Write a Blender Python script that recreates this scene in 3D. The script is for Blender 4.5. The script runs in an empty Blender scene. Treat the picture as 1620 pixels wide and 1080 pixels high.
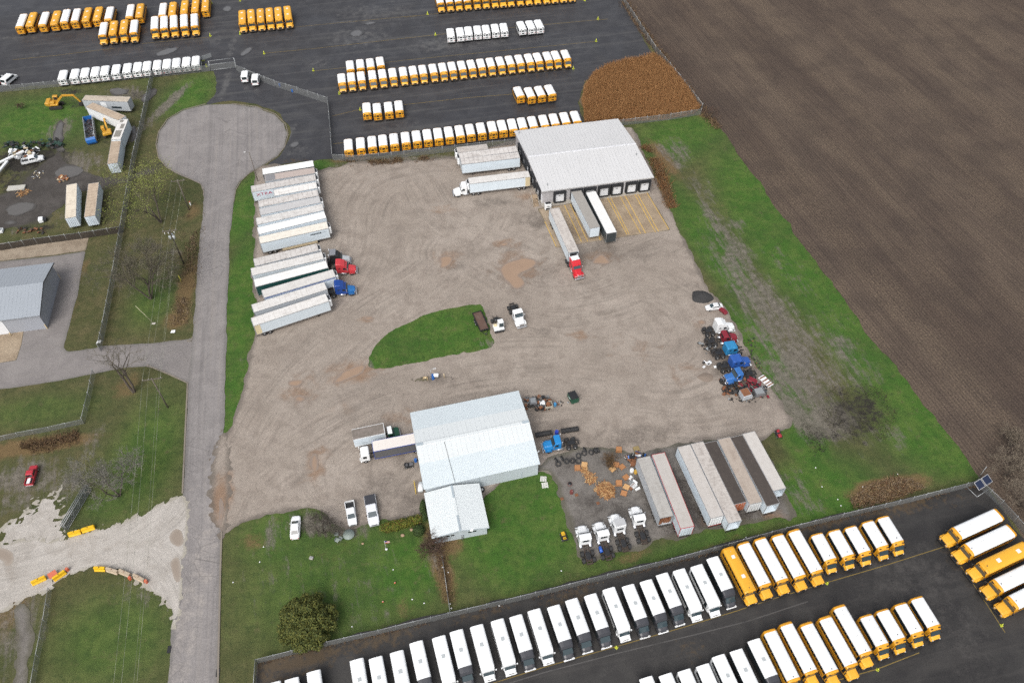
import bpy, bmesh, math, random
import numpy as np
from mathutils import Vector, Matrix
R = math.radians
random.seed(7)
rng = np.random.default_rng(7)
S = bpy.context.scene
COL = S.collection
FPX, PITCH, HCAM = 1260.0, R(49.733), 133.8
CP, SP = math.cos(PITCH), math.sin(PITCH)


def G(px, py, z=0.0):
    """surveying: a point of the photograph -> the world point at height z"""
    u, v = px - 810.0, 540.0 - py
    d = (u, FPX * CP + v * SP, -FPX * SP + v * CP)
    t = (z - HCAM) / d[2]
    return Vector((d[0] * t, d[1] * t, z))


def G2(px, py, z=0.0):
    g = G(px, py, z)
    return (g.x, g.y)


def heading(a, b, z=0.0):
    A, B = G(*a, z), G(*b, z)
    return math.atan2(B.y - A.y, B.x - A.x)


# ---------------------------------------------------------------- mesh builder
class MB:
    def __init__(s):
        s.v, s.f, s.m, s.s = [], [], [], []

    def add(s, vs, fs, mat=0, smooth=False):
        o = len(s.v)
        s.v += [tuple(p) for p in vs]
        for f in fs:
            s.f.append([o + i for i in f]); s.m.append(mat); s.s.append(smooth)
        return s

    def box(s, x0, x1, y0, y1, z0, z1, mat=0):
        vs = [(x, y, z) for z in (z0, z1) for x, y in ((x0, y0), (x1, y0), (x1, y1), (x0, y1))]
        return s.add(vs, [(3, 2, 1, 0), (4, 5, 6, 7), (0, 1, 5, 4), (1, 2, 6, 5), (2, 3, 7, 6), (3, 0, 4, 7)], mat)

    def loft(s, rings, mat=0, smooth=False, cap=True, closed=True):
        n = len(rings[0]); vs = [p for r in rings for p in r]; fs = []
        for i in range(len(rings) - 1):
            for j in range(n if closed else n - 1):
                k = (j + 1) % n
                fs.append((i * n + j, i * n + k, (i + 1) * n + k, (i + 1) * n + j))
        if cap:
            fs.append(tuple(range(n - 1, -1, -1))); fs.append(tuple((len(rings) - 1) * n + j for j in range(n)))
        return s.add(vs, fs, mat, smooth)

    def rbox(s, x0, x1, y0, y1, z0, z1, r=.06, mat=0):
        def ring(i, z):
            a0, a1, b0, b1 = x0 + i, x1 - i, y0 + i, y1 - i
            return [(a0 + r, b0, z), (a1 - r, b0, z), (a1, b0 + r, z), (a1, b1 - r, z), (a1 - r, b1, z), (a0 + r, b1, z), (a0, b1 - r, z), (a0, b0 + r, z)]
        return s.loft([ring(r * .7, z0), ring(0, z0 + r), ring(0, z1 - r), ring(r * .7, z1)], mat)

    def prism(s, prof, y0, y1, c=.08, mat=0, axis='y', smooth=False):
        """side profile (x,z) pushed along y with a chamfered rim"""
        n = len(prof); cx = sum(p[0] for p in prof) / n; cz = sum(p[1] for p in prof) / n
        sx = max(abs(p[0] - cx) for p in prof); sz = max(abs(p[1] - cz) for p in prof)
        ins = [(cx + (p[0] - cx) * (1 - c / sx), cz + (p[1] - cz) * (1 - c / sz)) for p in prof]
        rings = []
        for pr, y in ((ins, y0), (prof, y0 + c), (prof, y1 - c), (ins, y1)) if c > 0 else ((prof, y0), (prof, y1)):
            rings.append([(p[0], y, p[1]) if axis == 'y' else (y, p[0], p[1]) for p in pr])
        return s.loft(rings, mat, smooth)

    def cyl(s, p0, p1, r0, r1=None, n=10, mat=0, smooth=True, cap=True):
        r1 = r0 if r1 is None else r1
        a, b = Vector(p0), Vector(p1); d = (b - a)
        if d.length < 1e-6: return s
        d.normalize()
        u = d.orthogonal().normalized(); w = d.cross(u)
        rings = [[tuple(c + (u * math.cos(t) + w * math.sin(t)) * r) for t in [2 * math.pi * k / n for k in range(n)]] for c, r in ((a, r0), (b, r1))]
        return s.loft(rings, mat, smooth, cap)

    def tube(s, pts, r, n=6, mat=0):
        for a, b in zip(pts[:-1], pts[1:]): s.cyl(a, b, r, r, n, mat)
        return s

    def quad(s, a, b, c, d, mat=0):
        return s.add([a, b, c, d], [(0, 1, 2, 3)], mat)

    def band(s, xs, y0, y1, z0, z1, mats):
        """one connected strip of segments along x, each with its own material"""
        o = len(s.v); s.v += [(x, y, z) for x in xs for y, z in ((y0, z0), (y1, z0), (y1, z1), (y0, z1))]
        for i in range(len(xs) - 1):
            for j in range(4):
                k = (j + 1) % 4; s.f.append([o + i * 4 + j, o + i * 4 + k, o + i * 4 + 4 + k, o + i * 4 + 4 + j]); s.m.append(mats[i]); s.s.append(False)
        s.f += [[o, o + 1, o + 2, o + 3], [o + 4 * len(xs) - 4 + j for j in (3, 2, 1, 0)]]; s.m += [mats[0], mats[-1]]; s.s += [False, False]
        return s

    def slab(s, pts, th, mat=0):
        """polygon with a thickness along its own normal"""
        P = [Vector(p) for p in pts]; nrm = (P[1] - P[0]).cross(P[2] - P[0]).normalized() * th
        return s.loft([[tuple(p) for p in P], [tuple(p + nrm) for p in P]], mat)

    def ball(s, c, rx, ry=None, rz=None, n=10, m=6, mat=0, jit=0):
        ry = ry or rx; rz = rz or rx; rings = []
        for i in range(1, m):
            a = math.pi * i / m - math.pi / 2
            rings.append([(c[0] + rx * math.cos(a) * math.cos(2 * math.pi * k / n) * (1 + random.uniform(-jit, jit)),
                           c[1] + ry * math.cos(a) * math.sin(2 * math.pi * k / n) * (1 + random.uniform(-jit, jit)),
                           c[2] + rz * math.sin(a) * (1 + random.uniform(-jit, jit))) for k in range(n)])
        return s.loft(rings, mat, jit == 0)

    def xf(s, M, i0=0):
        s.v[i0:] = [tuple(M @ Vector(p)) for p in s.v[i0:]]
        return s

    def build(s, name, mats, parent=None, recalc=True):
        me = bpy.data.meshes.new(name)
        me.from_pydata(s.v, [], s.f)
        if not isinstance(mats, (list, tuple)): mats = [mats]
        for m in mats: me.materials.append(m)
        me.polygons.foreach_set('material_index', s.m)
        me.polygons.foreach_set('use_smooth', s.s)
        if recalc:
            bm = bmesh.new(); bm.from_mesh(me)
            bmesh.ops.recalc_face_normals(bm, faces=bm.faces)
            bm.to_mesh(me); bm.free()
        me.update()
        o = bpy.data.objects.new(name, me); COL.objects.link(o)
        if parent: o.parent = parent
        return o


def thing(name, label, cat, loc=(0, 0, 0), rz=0.0, group=None, scale=None):
    o = bpy.data.objects.new(name, None); COL.objects.link(o)
    o.empty_display_size = .5
    o.location = loc; o.rotation_euler = (0, 0, rz)
    if scale: o.scale = scale
    return tag(o, label, cat, group)


def tag(o, label=None, cat=None, group=None, kind=None):
    if label: o['label'] = label
    if cat: o['category'] = cat
    if group: o['group'] = group
    if kind: o['kind'] = kind
    return o


def clone(o, label=None, loc=None, rz=None, group=None, scale=None, parent=None):
    c = o.copy(); COL.objects.link(c)
    if parent: c.parent = parent
    for ch in o.children: clone(ch, parent=c)
    if label: c['label'] = label
    if group: c['group'] = group
    if loc is not None: c.location = loc
    if rz is not None: c.rotation_euler = (0, 0, rz)
    if scale: c.scale = scale
    return c


ORD = ['first', 'second', 'third', 'fourth', 'fifth', 'sixth', 'seventh', 'eighth', 'ninth', 'tenth', 'eleventh', 'twelfth', 'thirteenth', 'fourteenth',
       'fifteenth', 'sixteenth', 'seventeenth', 'eighteenth', 'nineteenth', 'twentieth', 'twenty-first', 'twenty-second', 'twenty-third', 'twenty-fourth']


def ordinal(i, n, side='left', other='right'):
    if i == 0: return side + 'most'
    if i == n - 1: return other + 'most'
    if i < n / 2: return ORD[i] + ' from the ' + side
    return ORD[n - 1 - i] + ' from the ' + other


# ---------------------------------------------------------------- materials
class NT:
    def __init__(s, name):
        s.mat = bpy.data.materials.new(name); s.mat.use_nodes = True
        s.t = s.mat.node_tree; s.b = s.t.nodes['Principled BSDF']

    def n(s, typ, **kw):
        nd = s.t.nodes.new(typ)
        for k, v in kw.items(): setattr(nd, k, v)
        return nd

    def lk(s, a, b): s.t.links.new(a, b)

    def put(s, sock, v):
        if hasattr(v, 'is_linked') or hasattr(v, 'links'): s.lk(v, sock)
        elif isinstance(v, (tuple, list)) and len(v) == 3 and sock.type == 'RGBA': sock.default_value = (*v, 1)
        else: sock.default_value = v

    def pos(s): return s.n('ShaderNodeNewGeometry').outputs['Position']

    def obj(s): return s.n('ShaderNodeTexCoord').outputs['Object']

    def rand(s): return s.n('ShaderNodeObjectInfo').outputs['Random']

    def attr(s, name, out='Fac'): return s.n('ShaderNodeAttribute', attribute_name=name).outputs[out]

    def sep(s, c):
        nd = s.n('ShaderNodeSeparateColor'); s.lk(c, nd.inputs[0]); return nd.outputs

    def sepv(s, c):
        nd = s.n('ShaderNodeSeparateXYZ'); s.lk(c, nd.inputs[0]); return nd.outputs

    def rot(s, a, deg, sc):
        nd = s.n('ShaderNodeMapping'); s.lk(a, nd.inputs[0]); nd.inputs['Rotation'].default_value = (0, 0, R(deg))
        return s.vm(nd.outputs[0], sc)

    def com(s, x, y, z):
        nd = s.n('ShaderNodeCombineXYZ')
        for i, v in enumerate((x, y, z)): s.put(nd.inputs[i], v)
        return nd.outputs[0]

    def vm(s, a, scale=None, add=None):
        nd = s.n('ShaderNodeMapping'); s.lk(a, nd.inputs[0])
        if scale: nd.inputs['Scale'].default_value = scale
        if add is not None: s.put(nd.inputs['Location'], add)
        return nd.outputs[0]

    def noise(s, v, scale, detail=3, rough=.55, dist=0.0, col=False):
        nd = s.n('ShaderNodeTexNoise'); s.lk(v, nd.inputs['Vector'])
        nd.inputs['Scale'].default_value = scale; nd.inputs['Detail'].default_value = detail
        nd.inputs['Roughness'].default_value = rough; nd.inputs['Distortion'].default_value = dist
        return nd.outputs['Color' if col else 'Fac']

    def voro(s, v, scale, feat='F1', out='Distance', rnd=1.0):
        nd = s.n('ShaderNodeTexVoronoi', feature=feat); s.lk(v, nd.inputs['Vector'])
        nd.inputs['Scale'].default_value = scale; nd.inputs['Randomness'].default_value = rnd
        return nd.outputs[out]

    def wave(s, v, scale, dist=0.0, direc='X'):
        nd = s.n('ShaderNodeTexWave', bands_direction=direc); s.lk(v, nd.inputs['Vector'])
        nd.inputs['Scale'].default_value = scale; nd.inputs['Distortion'].default_value = dist
        return nd.outputs['Fac']

    def ma(s, op, a, b=0.0, c=None, clamp=False):
        nd = s.n('ShaderNodeMath', operation=op, use_clamp=clamp)
        s.put(nd.inputs[0], a); s.put(nd.inputs[1], b)
        if c is not None: s.put(nd.inputs[2], c)
        return nd.outputs[0]

    def mix(s, f, a, b, mode='MIX'):
        nd = s.n('ShaderNodeMix', data_type='RGBA', blend_type=mode)
        s.put(nd.inputs[0], f); s.put(nd.inputs[6], a); s.put(nd.inputs[7], b)
        return nd.outputs[2]

    def ramp(s, f, lo, hi, a=0.0, b=1.0):
        nd = s.n('ShaderNodeMapRange', interpolation_type='SMOOTHSTEP'); s.put(nd.inputs[0], f)
        nd.inputs[1].default_value = lo; nd.inputs[2].default_value = hi; nd.inputs[3].default_value = a; nd.inputs[4].default_value = b
        return nd.outputs[0]

    def scale(s, c, f):
        nd = s.n('ShaderNodeVectorMath', operation='SCALE'); s.put(nd.inputs[0], c); s.put(nd.inputs[3], f); return nd.outputs[0]

    def out(s, col, rough=.6, metal=0.0, spec=.5, bump=None, bs=.3, bd=.1):
        s.put(s.b.inputs['Base Color'], col); s.put(s.b.inputs['Roughness'], rough)
        s.put(s.b.inputs['Metallic'], metal); s.put(s.b.inputs['Specular IOR Level'], spec)
        if bump is not None:
            nd = s.n('ShaderNodeBump'); nd.inputs['Strength'].default_value = bs; nd.inputs['Distance'].default_value = bd
            s.lk(bump, nd.inputs['Height']); s.lk(nd.outputs[0], s.b.inputs['Normal'])
        return s.mat


MC = {}


def paint(name, col, rough=.45, dirt=.25, dcol=(.16, .135, .11), metal=0.0, spec=.5, sc=1.3, var=.12):
    """painted / worn surface: blotches of dirt, a different offset and shade per object"""
    if name in MC: return MC[name]
    t = NT(name); v = t.obj()
    r = t.rand(); off = t.ma('MULTIPLY', r, 57.0)
    v2 = t.vm(v, add=t.com(off, off, off))
    d = t.noise(v2, sc, 4, .62)
    e = t.noise(v2, sc * 7, 2, .5)
    f = t.ramp(t.ma('ADD', t.ma('MULTIPLY', d, .75), t.ma('MULTIPLY', e, .25)), .48, .78, 0, dirt)
    shade = t.ma('ADD', t.ma('MULTIPLY', t.ma('SUBTRACT', r, .5), var), 1.0)
    MC[name] = t.out(t.mix(f, t.scale(col, shade), dcol), t.ma('ADD', rough, t.ma('MULTIPLY', f, .35)), metal, spec)
    return MC[name]


def plain(name, col, rough=.5, metal=0.0, spec=.5, emit=None):
    if name in MC: return MC[name]
    t = NT(name)
    MC[name] = t.out(col, rough, metal, spec)
    return MC[name]


# ---------------------------------------------------------------- numeric noise / ground sheets
_lat = rng.random((7, 256, 256))


def vnoise(x, y, k=0):
    xi = np.floor(x).astype(int); yi = np.floor(y).astype(int); fx = x - xi; fy = y - yi
    fx = fx * fx * (3 - 2 * fx); fy = fy * fy * (3 - 2 * fy); L = _lat[k]
    g = lambda a, b: L[a & 255, b & 255]
    return (g(xi, yi) * (1 - fx) + g(xi + 1, yi) * fx) * (1 - fy) + (g(xi, yi + 1) * (1 - fx) + g(xi + 1, yi + 1) * fx) * fy


def fbm(x, y, k=0, o=3):
    t = 0; a = .5; s = 0
    for i in range(o):
        t = t + a * vnoise(x * 2 ** i + 17 * i, y * 2 ** i + 9 * i, (k + i) % 7); s += a; a *= .5
    return t / s


def sdf(X, Y, poly):
    """signed distance to a polygon, positive inside"""
    d = np.full(X.shape, 1e9); ins = np.zeros(X.shape, bool); n = len(poly)
    for i in range(n):
        ax, ay = poly[i]; bx, by = poly[(i + 1) % n]
        ex, ey = bx - ax, by - ay; L = ex * ex + ey * ey + 1e-12
        t = np.clip(((X - ax) * ex + (Y - ay) * ey) / L, 0, 1)
        d = np.minimum(d, np.hypot(X - ax - t * ex, Y - ay - t * ey))
        if ay != by:
            ins ^= ((ay > Y) != (by > Y)) & (X < (bx - ax) * (Y - ay) / (by - ay) + ax)
    return np.where(ins, d, -d)


def smooth_poly(P, k=1):
    for _ in range(k):
        Q = []
        for i in range(len(P)):
            a, b = P[i], P[(i + 1) % len(P)]
            Q += [(a[0] * .75 + b[0] * .25, a[1] * .75 + b[1] * .25), (a[0] * .25 + b[0] * .75, a[1] * .25 + b[1] * .75)]
        P = Q
    return P


def chaikin(P, k):
    for _ in range(k):
        Q = [P[0]]
        for a, b in zip(P[:-1], P[1:]): Q += [(a[0] * .75 + b[0] * .25, a[1] * .75 + b[1] * .25), (a[0] * .25 + b[0] * .75, a[1] * .25 + b[1] * .75)]
        P = Q + [P[-1]]
    return P


def flowfield(X, Y, curves):
    best = np.full(X.shape, 1e9); T = np.zeros(X.shape); SS = np.zeros(X.shape)
    for ci, c in enumerate(curves):
        s0 = 0.0
        for (ax, ay), (bx, by) in zip(c[:-1], c[1:]):
            ex, ey = bx - ax, by - ay; L = math.hypot(ex, ey)
            t = np.clip(((X - ax) * ex + (Y - ay) * ey) / (L * L), 0, 1)
            d = np.hypot(X - ax - t * ex, Y - ay - t * ey)
            sg = np.sign(ex * (Y - ay) - ey * (X - ax))
            m = d < best
            best = np.where(m, d, best); T = np.where(m, d * sg + 40 * ci, T); SS = np.where(m, s0 + t * L, SS)
            s0 += L
    return SS, T


BOUNDS = (-215, 215, 28, 320)


def sheet(name, poly, mat, z, amp=.5, fr=.35, h=.8, masks=None, curves=None, relief=0, smooth=0, px=True, kind='structure', bounds=None):
    P = [G2(*p) for p in poly] if px else list(poly)
    if smooth: P = smooth_poly(P, smooth)
    bx = bounds or BOUNDS
    x0 = max(min(p[0] for p in P) - 2, bx[0]); x1 = min(max(p[0] for p in P) + 2, bx[1])
    y0 = max(min(p[1] for p in P) - 2, bx[2]); y1 = min(max(p[1] for p in P) + 2, bx[3])
    nx, ny = int((x1 - x0) / h) + 2, int((y1 - y0) / h) + 2
    X, Y = np.meshgrid(x0 + np.arange(nx) * h, y0 + np.arange(ny) * h)
    wob = lambda a, b: sdf(a, b, P) + amp * 2 * (fbm(a * fr + z * 900, b * fr, 1, 4) - .5)
    V = wob(X, Y)
    idx = np.arange(nx * ny).reshape(ny, nx); vf = V.ravel()
    a, b, c, d = idx[:-1, :-1].ravel(), idx[:-1, 1:].ravel(), idx[1:, 1:].ravel(), idx[1:, :-1].ravel()
    tri = np.concatenate([np.stack([a, b, c], 1), np.stack([a, c, d], 1)])
    pos = vf[tri] > 0; cnt = pos.sum(1)
    used = tri[cnt == 3]
    xy = np.stack([X.ravel(), Y.ravel()], 1)
    extra = []; ef = []; cache = {}

    def cut(i, j):
        k = (min(i, j), max(i, j))
        if k not in cache:
            t = vf[i] / (vf[i] - vf[j]); cache[k] = nx * ny + len(extra); extra.append(xy[i] * (1 - t) + xy[j] * t)
        return cache[k]
    for t3, p3 in zip(tri[(cnt == 1) | (cnt == 2)], pos[(cnt == 1) | (cnt == 2)]):
        poly2 = []
        for k in range(3):
            i, j = int(t3[k]), int(t3[(k + 1) % 3])
            if p3[k]: poly2.append(i)
            if p3[k] != p3[(k + 1) % 3]: poly2.append(cut(i, j))
        ef.append(poly2)
    allxy = np.concatenate([xy, np.array(extra).reshape(-1, 2)]) if extra else xy
    faces = [tuple(map(int, t)) for t in used] + ef
    ids = sorted({i for f in faces for i in f}); mp = {o: n for n, o in enumerate(ids)}
    pts = allxy[ids]; PX, PY = pts[:, 0], pts[:, 1]
    D = sdf(PX, PY, P)
    Z = np.full(len(ids), z)
    if relief: Z = Z + relief * np.clip(D / 3, 0, 1) * fbm(PX * .3, PY * .3, 3, 3)
    me = bpy.data.meshes.new(name)
    me.from_pydata(np.stack([PX, PY, Z], 1).tolist(), [], [tuple(mp[i] for i in f) for f in faces])
    me.materials.append(mat)
    at = me.attributes.new('edge', 'FLOAT', 'POINT'); at.data.foreach_set('value', D.astype(np.float32))
    M = np.zeros((len(ids), 4), np.float32)
    for m in (masks or []):
        ch, cx, cy, rx, ry, ang, st = m
        ux, uy = PX - cx, PY - cy; ca, sa = math.cos(ang), math.sin(ang)
        q = np.hypot((ux * ca + uy * sa) / rx, (-ux * sa + uy * ca) / ry)
        M[:, ch] = np.maximum(M[:, ch], st * np.clip(1.35 - q, 0, 1)) if st > 0 else M[:, ch] * (1 + st * np.clip(1.35 - q, 0, 1))
    at = me.attributes.new('msk', 'FLOAT_COLOR', 'POINT'); at.data.foreach_set('color', M.ravel())
    if curves:
        ss, tt = flowfield(PX, PY, [chaikin([G2(*p) for p in c], 3) for c in curves])
        at = me.attributes.new('flow', 'FLOAT_VECTOR', 'POINT')
        at.data.foreach_set('vector', np.stack([ss, tt, 0 * ss], 1).astype(np.float32).ravel())
    me.update()
    o = bpy.data.objects.new(name, me); COL.objects.link(o)
    return tag(o, kind=kind)


def blob(ch, px, py, rx, ry, ang=0, st=1.0):
    x, y = G2(px, py); return (ch, x, y, rx, ry, R(ang), st)


# ---------------------------------------------------------------- camera, light, view
cd = bpy.data.cameras.new('camera'); cam = bpy.data.objects.new('camera', cd); COL.objects.link(cam)
cam.location = (0, 0, HCAM); cam.rotation_euler = (R(90) - PITCH, 0, 0)
cd.sensor_width = 36; cd.lens = FPX / 1620 * 36; cd.clip_start = 1; cd.clip_end = 6000
S.camera = cam
W = bpy.data.worlds.new('World'); S.world = W; W.use_nodes = True
wt = W.node_tree; bg = wt.nodes['Background']
sky = wt.nodes.new('ShaderNodeTexSky'); sky.sky_type = 'NISHITA'; sky.sun_disc = False
SUN_EL, SUN_AZ = R(52), R(200)
sky.sun_elevation = SUN_EL; sky.sun_rotation = SUN_AZ; sky.air_density = 1.0; sky.dust_density = 6.0; sky.ozone_density = 1.0
hs = wt.nodes.new('ShaderNodeHueSaturation'); hs.inputs['Saturation'].default_value = .35
wt.links.new(sky.outputs[0], hs.inputs['Color']); wt.links.new(hs.outputs[0], bg.inputs['Color'])
bg.inputs['Strength'].default_value = .15
sl = bpy.data.lights.new('sun', 'SUN'); so = bpy.data.objects.new('sun', sl); COL.objects.link(so)
sl.energy = 1.1; sl.angle = R(35); sl.color = (1, .97, .93)
az = SUN_AZ
sd = Vector((math.sin(az) * math.cos(SUN_EL), math.cos(az) * math.cos(SUN_EL), math.sin(SUN_EL)))
so.rotation_euler = sd.to_track_quat('Z', 'Y').to_euler()
so.location = (0, 0, 200)
S.render.engine = 'CYCLES'; S.cycles.use_denoising = False
S.view_settings.view_transform = 'Standard'; S.view_settings.look = 'None'
S.view_settings.exposure = 0.2; S.view_settings.gamma = 1
# ================================================================ ground materials
def m_grass():
    t = NT('grass_ground'); p = t.pos()
    big = t.noise(p, .05, 3); mid = t.noise(p, .28, 4, .6); fine = t.noise(p, 2.2, 3, .65); vf = t.noise(p, 7, 2, .7)
    soil, lush, straw = t.sep(t.attr('msk', 'Color'))[:3]; dark = t.attr('msk', 'Alpha')
    lu = t.ramp(t.ma('ADD', lush, t.ma('MULTIPLY', t.ma('SUBTRACT', mid, .5), .5)), .05, .8)
    g = t.mix(lu, (.074, .078, .03), (.046, .112, .016))
    m2 = t.noise(p, .75, 4, .65)
    g = t.mix(t.ramp(mid, .36, .66), g, t.mix(lu, (.105, .094, .044), (.078, .132, .026)))
    g = t.mix(t.ma('MULTIPLY', t.ramp(m2, .46, .68), .6), g, t.mix(lu, (.044, .054, .022), (.03, .074, .013)))
    g = t.mix(t.ma('MULTIPLY', t.ramp(t.noise(p, .45, 5, .75), .53, .72), .6), g, (.115, .105, .05))
    g = t.mix(t.ma('MULTIPLY', t.ramp(t.noise(t.rot(p, 74, (.06, 1.1, 1)), 1.0, 3, .6), .5, .62), .22), g, t.scale(g, .7))
    g = t.mix(t.ma('MULTIPLY', t.ramp(big, .45, .65), .3), g, (.034, .06, .018))
    w = t.ma('ADD', t.ma('MULTIPLY', mid, .4), t.ma('ADD', t.ma('MULTIPLY', fine, .25), t.ma('MULTIPLY', m2, .35)))
    st = t.ramp(t.ma('ADD', straw, t.ma('SUBTRACT', w, .5)), .28, .62)
    g = t.mix(st, g, t.mix(fine, (.10, .065, .03), (.19, .135, .065)))
    so = t.ramp(t.ma('ADD', soil, t.ma('MULTIPLY', t.ma('SUBTRACT', t.ma('ADD', t.ma('MULTIPLY', w, .5), t.ma('MULTIPLY', t.noise(t.rot(p, 74, (.12, .8, 1)), 1.0, 5, .7), .5)), .5), 3.0)), .3, .78)
    g = t.mix(t.ma('MULTIPLY', so, .92), g, t.mix(t.ramp(m2, .3, .7), (.1, .09, .074), (.18, .162, .137)))
    dk = t.ramp(t.ma('ADD', dark, t.ma('MULTIPLY', t.ma('SUBTRACT', w, .5), 2.4)), .32, .75)
    g = t.mix(dk, g, t.mix(fine, (.018, .016, .012), (.036, .032, .027)))
    g = t.mix(t.ma('MULTIPLY', t.ramp(vf, .25, .75), .75), t.scale(g, .64), t.scale(g, 1.5))
    return t.out(g, t.ramp(dk, 0, 1, .9, .55), spec=.25, bump=t.ma('ADD', fine, vf), bs=.7, bd=.12)


def m_gravel(name, cols, dampcol, flow=True, streak=.5, edge_w=1.2, edgecol=(.10, .09, .06), speck=.4):
    t = NT(name); p = t.pos()
    big = t.noise(p, .045, 4, .6); mid = t.noise(p, .3, 4, .62, .4); fine = t.noise(p, 3.0, 3, .7); vf = t.noise(p, 9, 2, .7)
    c = t.mix(t.ramp(big, .35, .68), cols[0], cols[1])
    c = t.mix(t.ma('MULTIPLY', t.ramp(mid, .42, .66), .75), c, cols[2])
    c = t.mix(t.ma('MULTIPLY', t.ramp(t.noise(p, .13, 4, .65), .5, .68), .45), c, t.scale(cols[2], .84))
    if flow:
        f = t.attr('flow', 'Vector')
        s1 = t.noise(t.vm(f, (.035, .9, 1)), 1.0, 4, .7); s2 = t.noise(t.vm(f, (.02, 2.6, 1)), 1.0, 3, .65)
        sm = t.ma('ADD', t.ma('MULTIPLY', s1, .78), t.ma('MULTIPLY', s2, .22))
        s3 = t.noise(t.vm(f, (.012, 4.5, 1)), 1.0, 2, .6)
        on = t.ramp(t.noise(p, .07, 2), .36, .6)
        c = t.mix(t.ma('MULTIPLY', t.ma('MULTIPLY', t.ramp(sm, .48, .62), on), streak), c, t.scale(c, .72))
        c = t.mix(t.ma('MULTIPLY', t.ma('MULTIPLY', t.ramp(sm, .5, .38), on), streak * .8), c, t.scale(c, 1.16))
        c = t.mix(t.ma('MULTIPLY', t.ma('MULTIPLY', t.ramp(s3, .58, .68), t.ramp(t.noise(p, .11, 3), .5, .66)), streak), c, t.scale(c, .74))
    soil, lush, straw = t.sep(t.attr('msk', 'Color'))[:3]; dark = t.attr('msk', 'Alpha')
    w = t.ma('ADD', t.ma('MULTIPLY', mid, .55), t.ma('MULTIPLY', fine, .45))
    damp = t.ramp(t.ma('ADD', dark, t.ma('MULTIPLY', t.ma('SUBTRACT', w, .5), 1.3)), .25, .8)
    c = t.mix(damp, c, dampcol)
    c = t.mix(t.ma('MULTIPLY', t.ramp(t.ma('ADD', soil, t.ma('MULTIPLY', t.ma('SUBTRACT', mid, .5), 1.2)), .25, .8), .85), c, (.225, .145, .095))
    # hoof-sized pocks and stones
    c = t.mix(t.ma('MULTIPLY', t.ramp(t.noise(p, 1.3, 5, .75), .56, .68), speck), c, t.scale(c, .6))
    c = t.mix(t.ramp(vf, .28, .72), t.scale(c, .78), t.scale(c, 1.2))
    c = t.mix(t.ma('MULTIPLY', t.ramp(t.voro(p, 1.1, rnd=1.0), .1, .22, 1, 0), t.ramp(t.noise(p, .35, 3), .5, .65, 0, .5)), c, t.scale(c, .55))
    e = t.attr('edge'); ee = t.ramp(t.ma('ADD', e, t.ma('MULTIPLY', t.ma('SUBTRACT', w, .5), -edge_w * 2.2)), 0, edge_w, 1, 0)
    c = t.mix(t.ma('MULTIPLY', ee, .75), c, edgecol)
    return t.out(c, t.ramp(damp, 0, 1, .85, .45), spec=.3, bump=t.ma('ADD', fine, vf), bs=.5, bd=.06)


def m_asphalt(name, a, b, scuff_sheen, wet=.35, cracks=.0, flow=False):
    t = NT(name); p = t.pos()
    big = t.noise(p, .035, 4, .62, .6); mid = t.noise(p, .22, 4, .65, .5); fine = t.noise(p, 4, 3, .75)
    c = t.mix(t.ramp(mid, .35, .7), a, b)
    soil, lush, straw = t.sep(t.attr('msk', 'Color'))[:3]; dark = t.attr('msk', 'Alpha')
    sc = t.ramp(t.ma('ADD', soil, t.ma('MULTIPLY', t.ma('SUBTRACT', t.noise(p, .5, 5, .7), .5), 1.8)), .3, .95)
    c = t.mix(t.ma('MULTIPLY', sc, .7), c, scuff_sheen)
    c = t.mix(t.ramp(t.ma('ADD', straw, t.ma('MULTIPLY', t.ma('SUBTRACT', t.noise(p, .9, 4, .7), .5), 1.6)), .35, .75), c, (.07, .05, .03))
    # long wheel-worn streaks
    st = t.noise(t.vm(t.attr('flow', 'Vector'), (.015, 1.1, 1)), 1.0, 4, .65) if flow else t.noise(t.rot(p, -12, (.03, .5, 1)), 1.0, 4, .6)
    if flow: c = t.mix(t.ma('MULTIPLY', t.ramp(st, .5, .36), .5), c, t.scale(c, .72)); c = t.mix(t.ma('MULTIPLY', t.ramp(t.noise(p, 1.6, 5, .8), .58, .7), .5), c, t.scale(c, .55))
    c = t.mix(t.ma('MULTIPLY', t.ramp(st, .5, .68), .45), c, t.scale(scuff_sheen, .75))
    c = t.mix(t.ramp(fine, .3, .7), t.scale(c, .85), t.scale(c, 1.15))
    if cracks:
        ds = t.noise(p, .6, 3, col=True)
        q = t.n('ShaderNodeMix', data_type='RGBA'); t.lk(p, q.inputs[6]); t.lk(ds, q.inputs[7]); q.inputs[0].default_value = .02
        k = t.voro(t.vm(q.outputs[2], (.22, .2, 1)), 1.0, 'DISTANCE_TO_EDGE'); k2 = t.voro(t.vm(q.outputs[2], (.05, .34, 1)), 1.0, 'DISTANCE_TO_EDGE')
        k = t.ma('MINIMUM', k, t.ma('MULTIPLY', k2, 1.5))
        c = t.mix(t.ma('MULTIPLY', t.ma('MULTIPLY', t.ramp(k, .004, .014, 1, 0), cracks), t.ramp(t.noise(p, .12, 2), .4, .6)), c, t.scale(a, .5))
        e = t.attr('edge')
        c = t.mix(t.ma('MULTIPLY', t.ramp(t.ma('ADD', e, t.ma('MULTIPLY', fine, 1.0)), .3, 1.6, 1, 0), .55), c, (.12, .115, .105))
    r = t.ramp(t.ma('ADD', big, t.ma('MULTIPLY', dark, .35)), .4, .7, .62, wet)
    return t.out(c, r, spec=.45, bump=fine, bs=.25, bd=.03)


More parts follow.
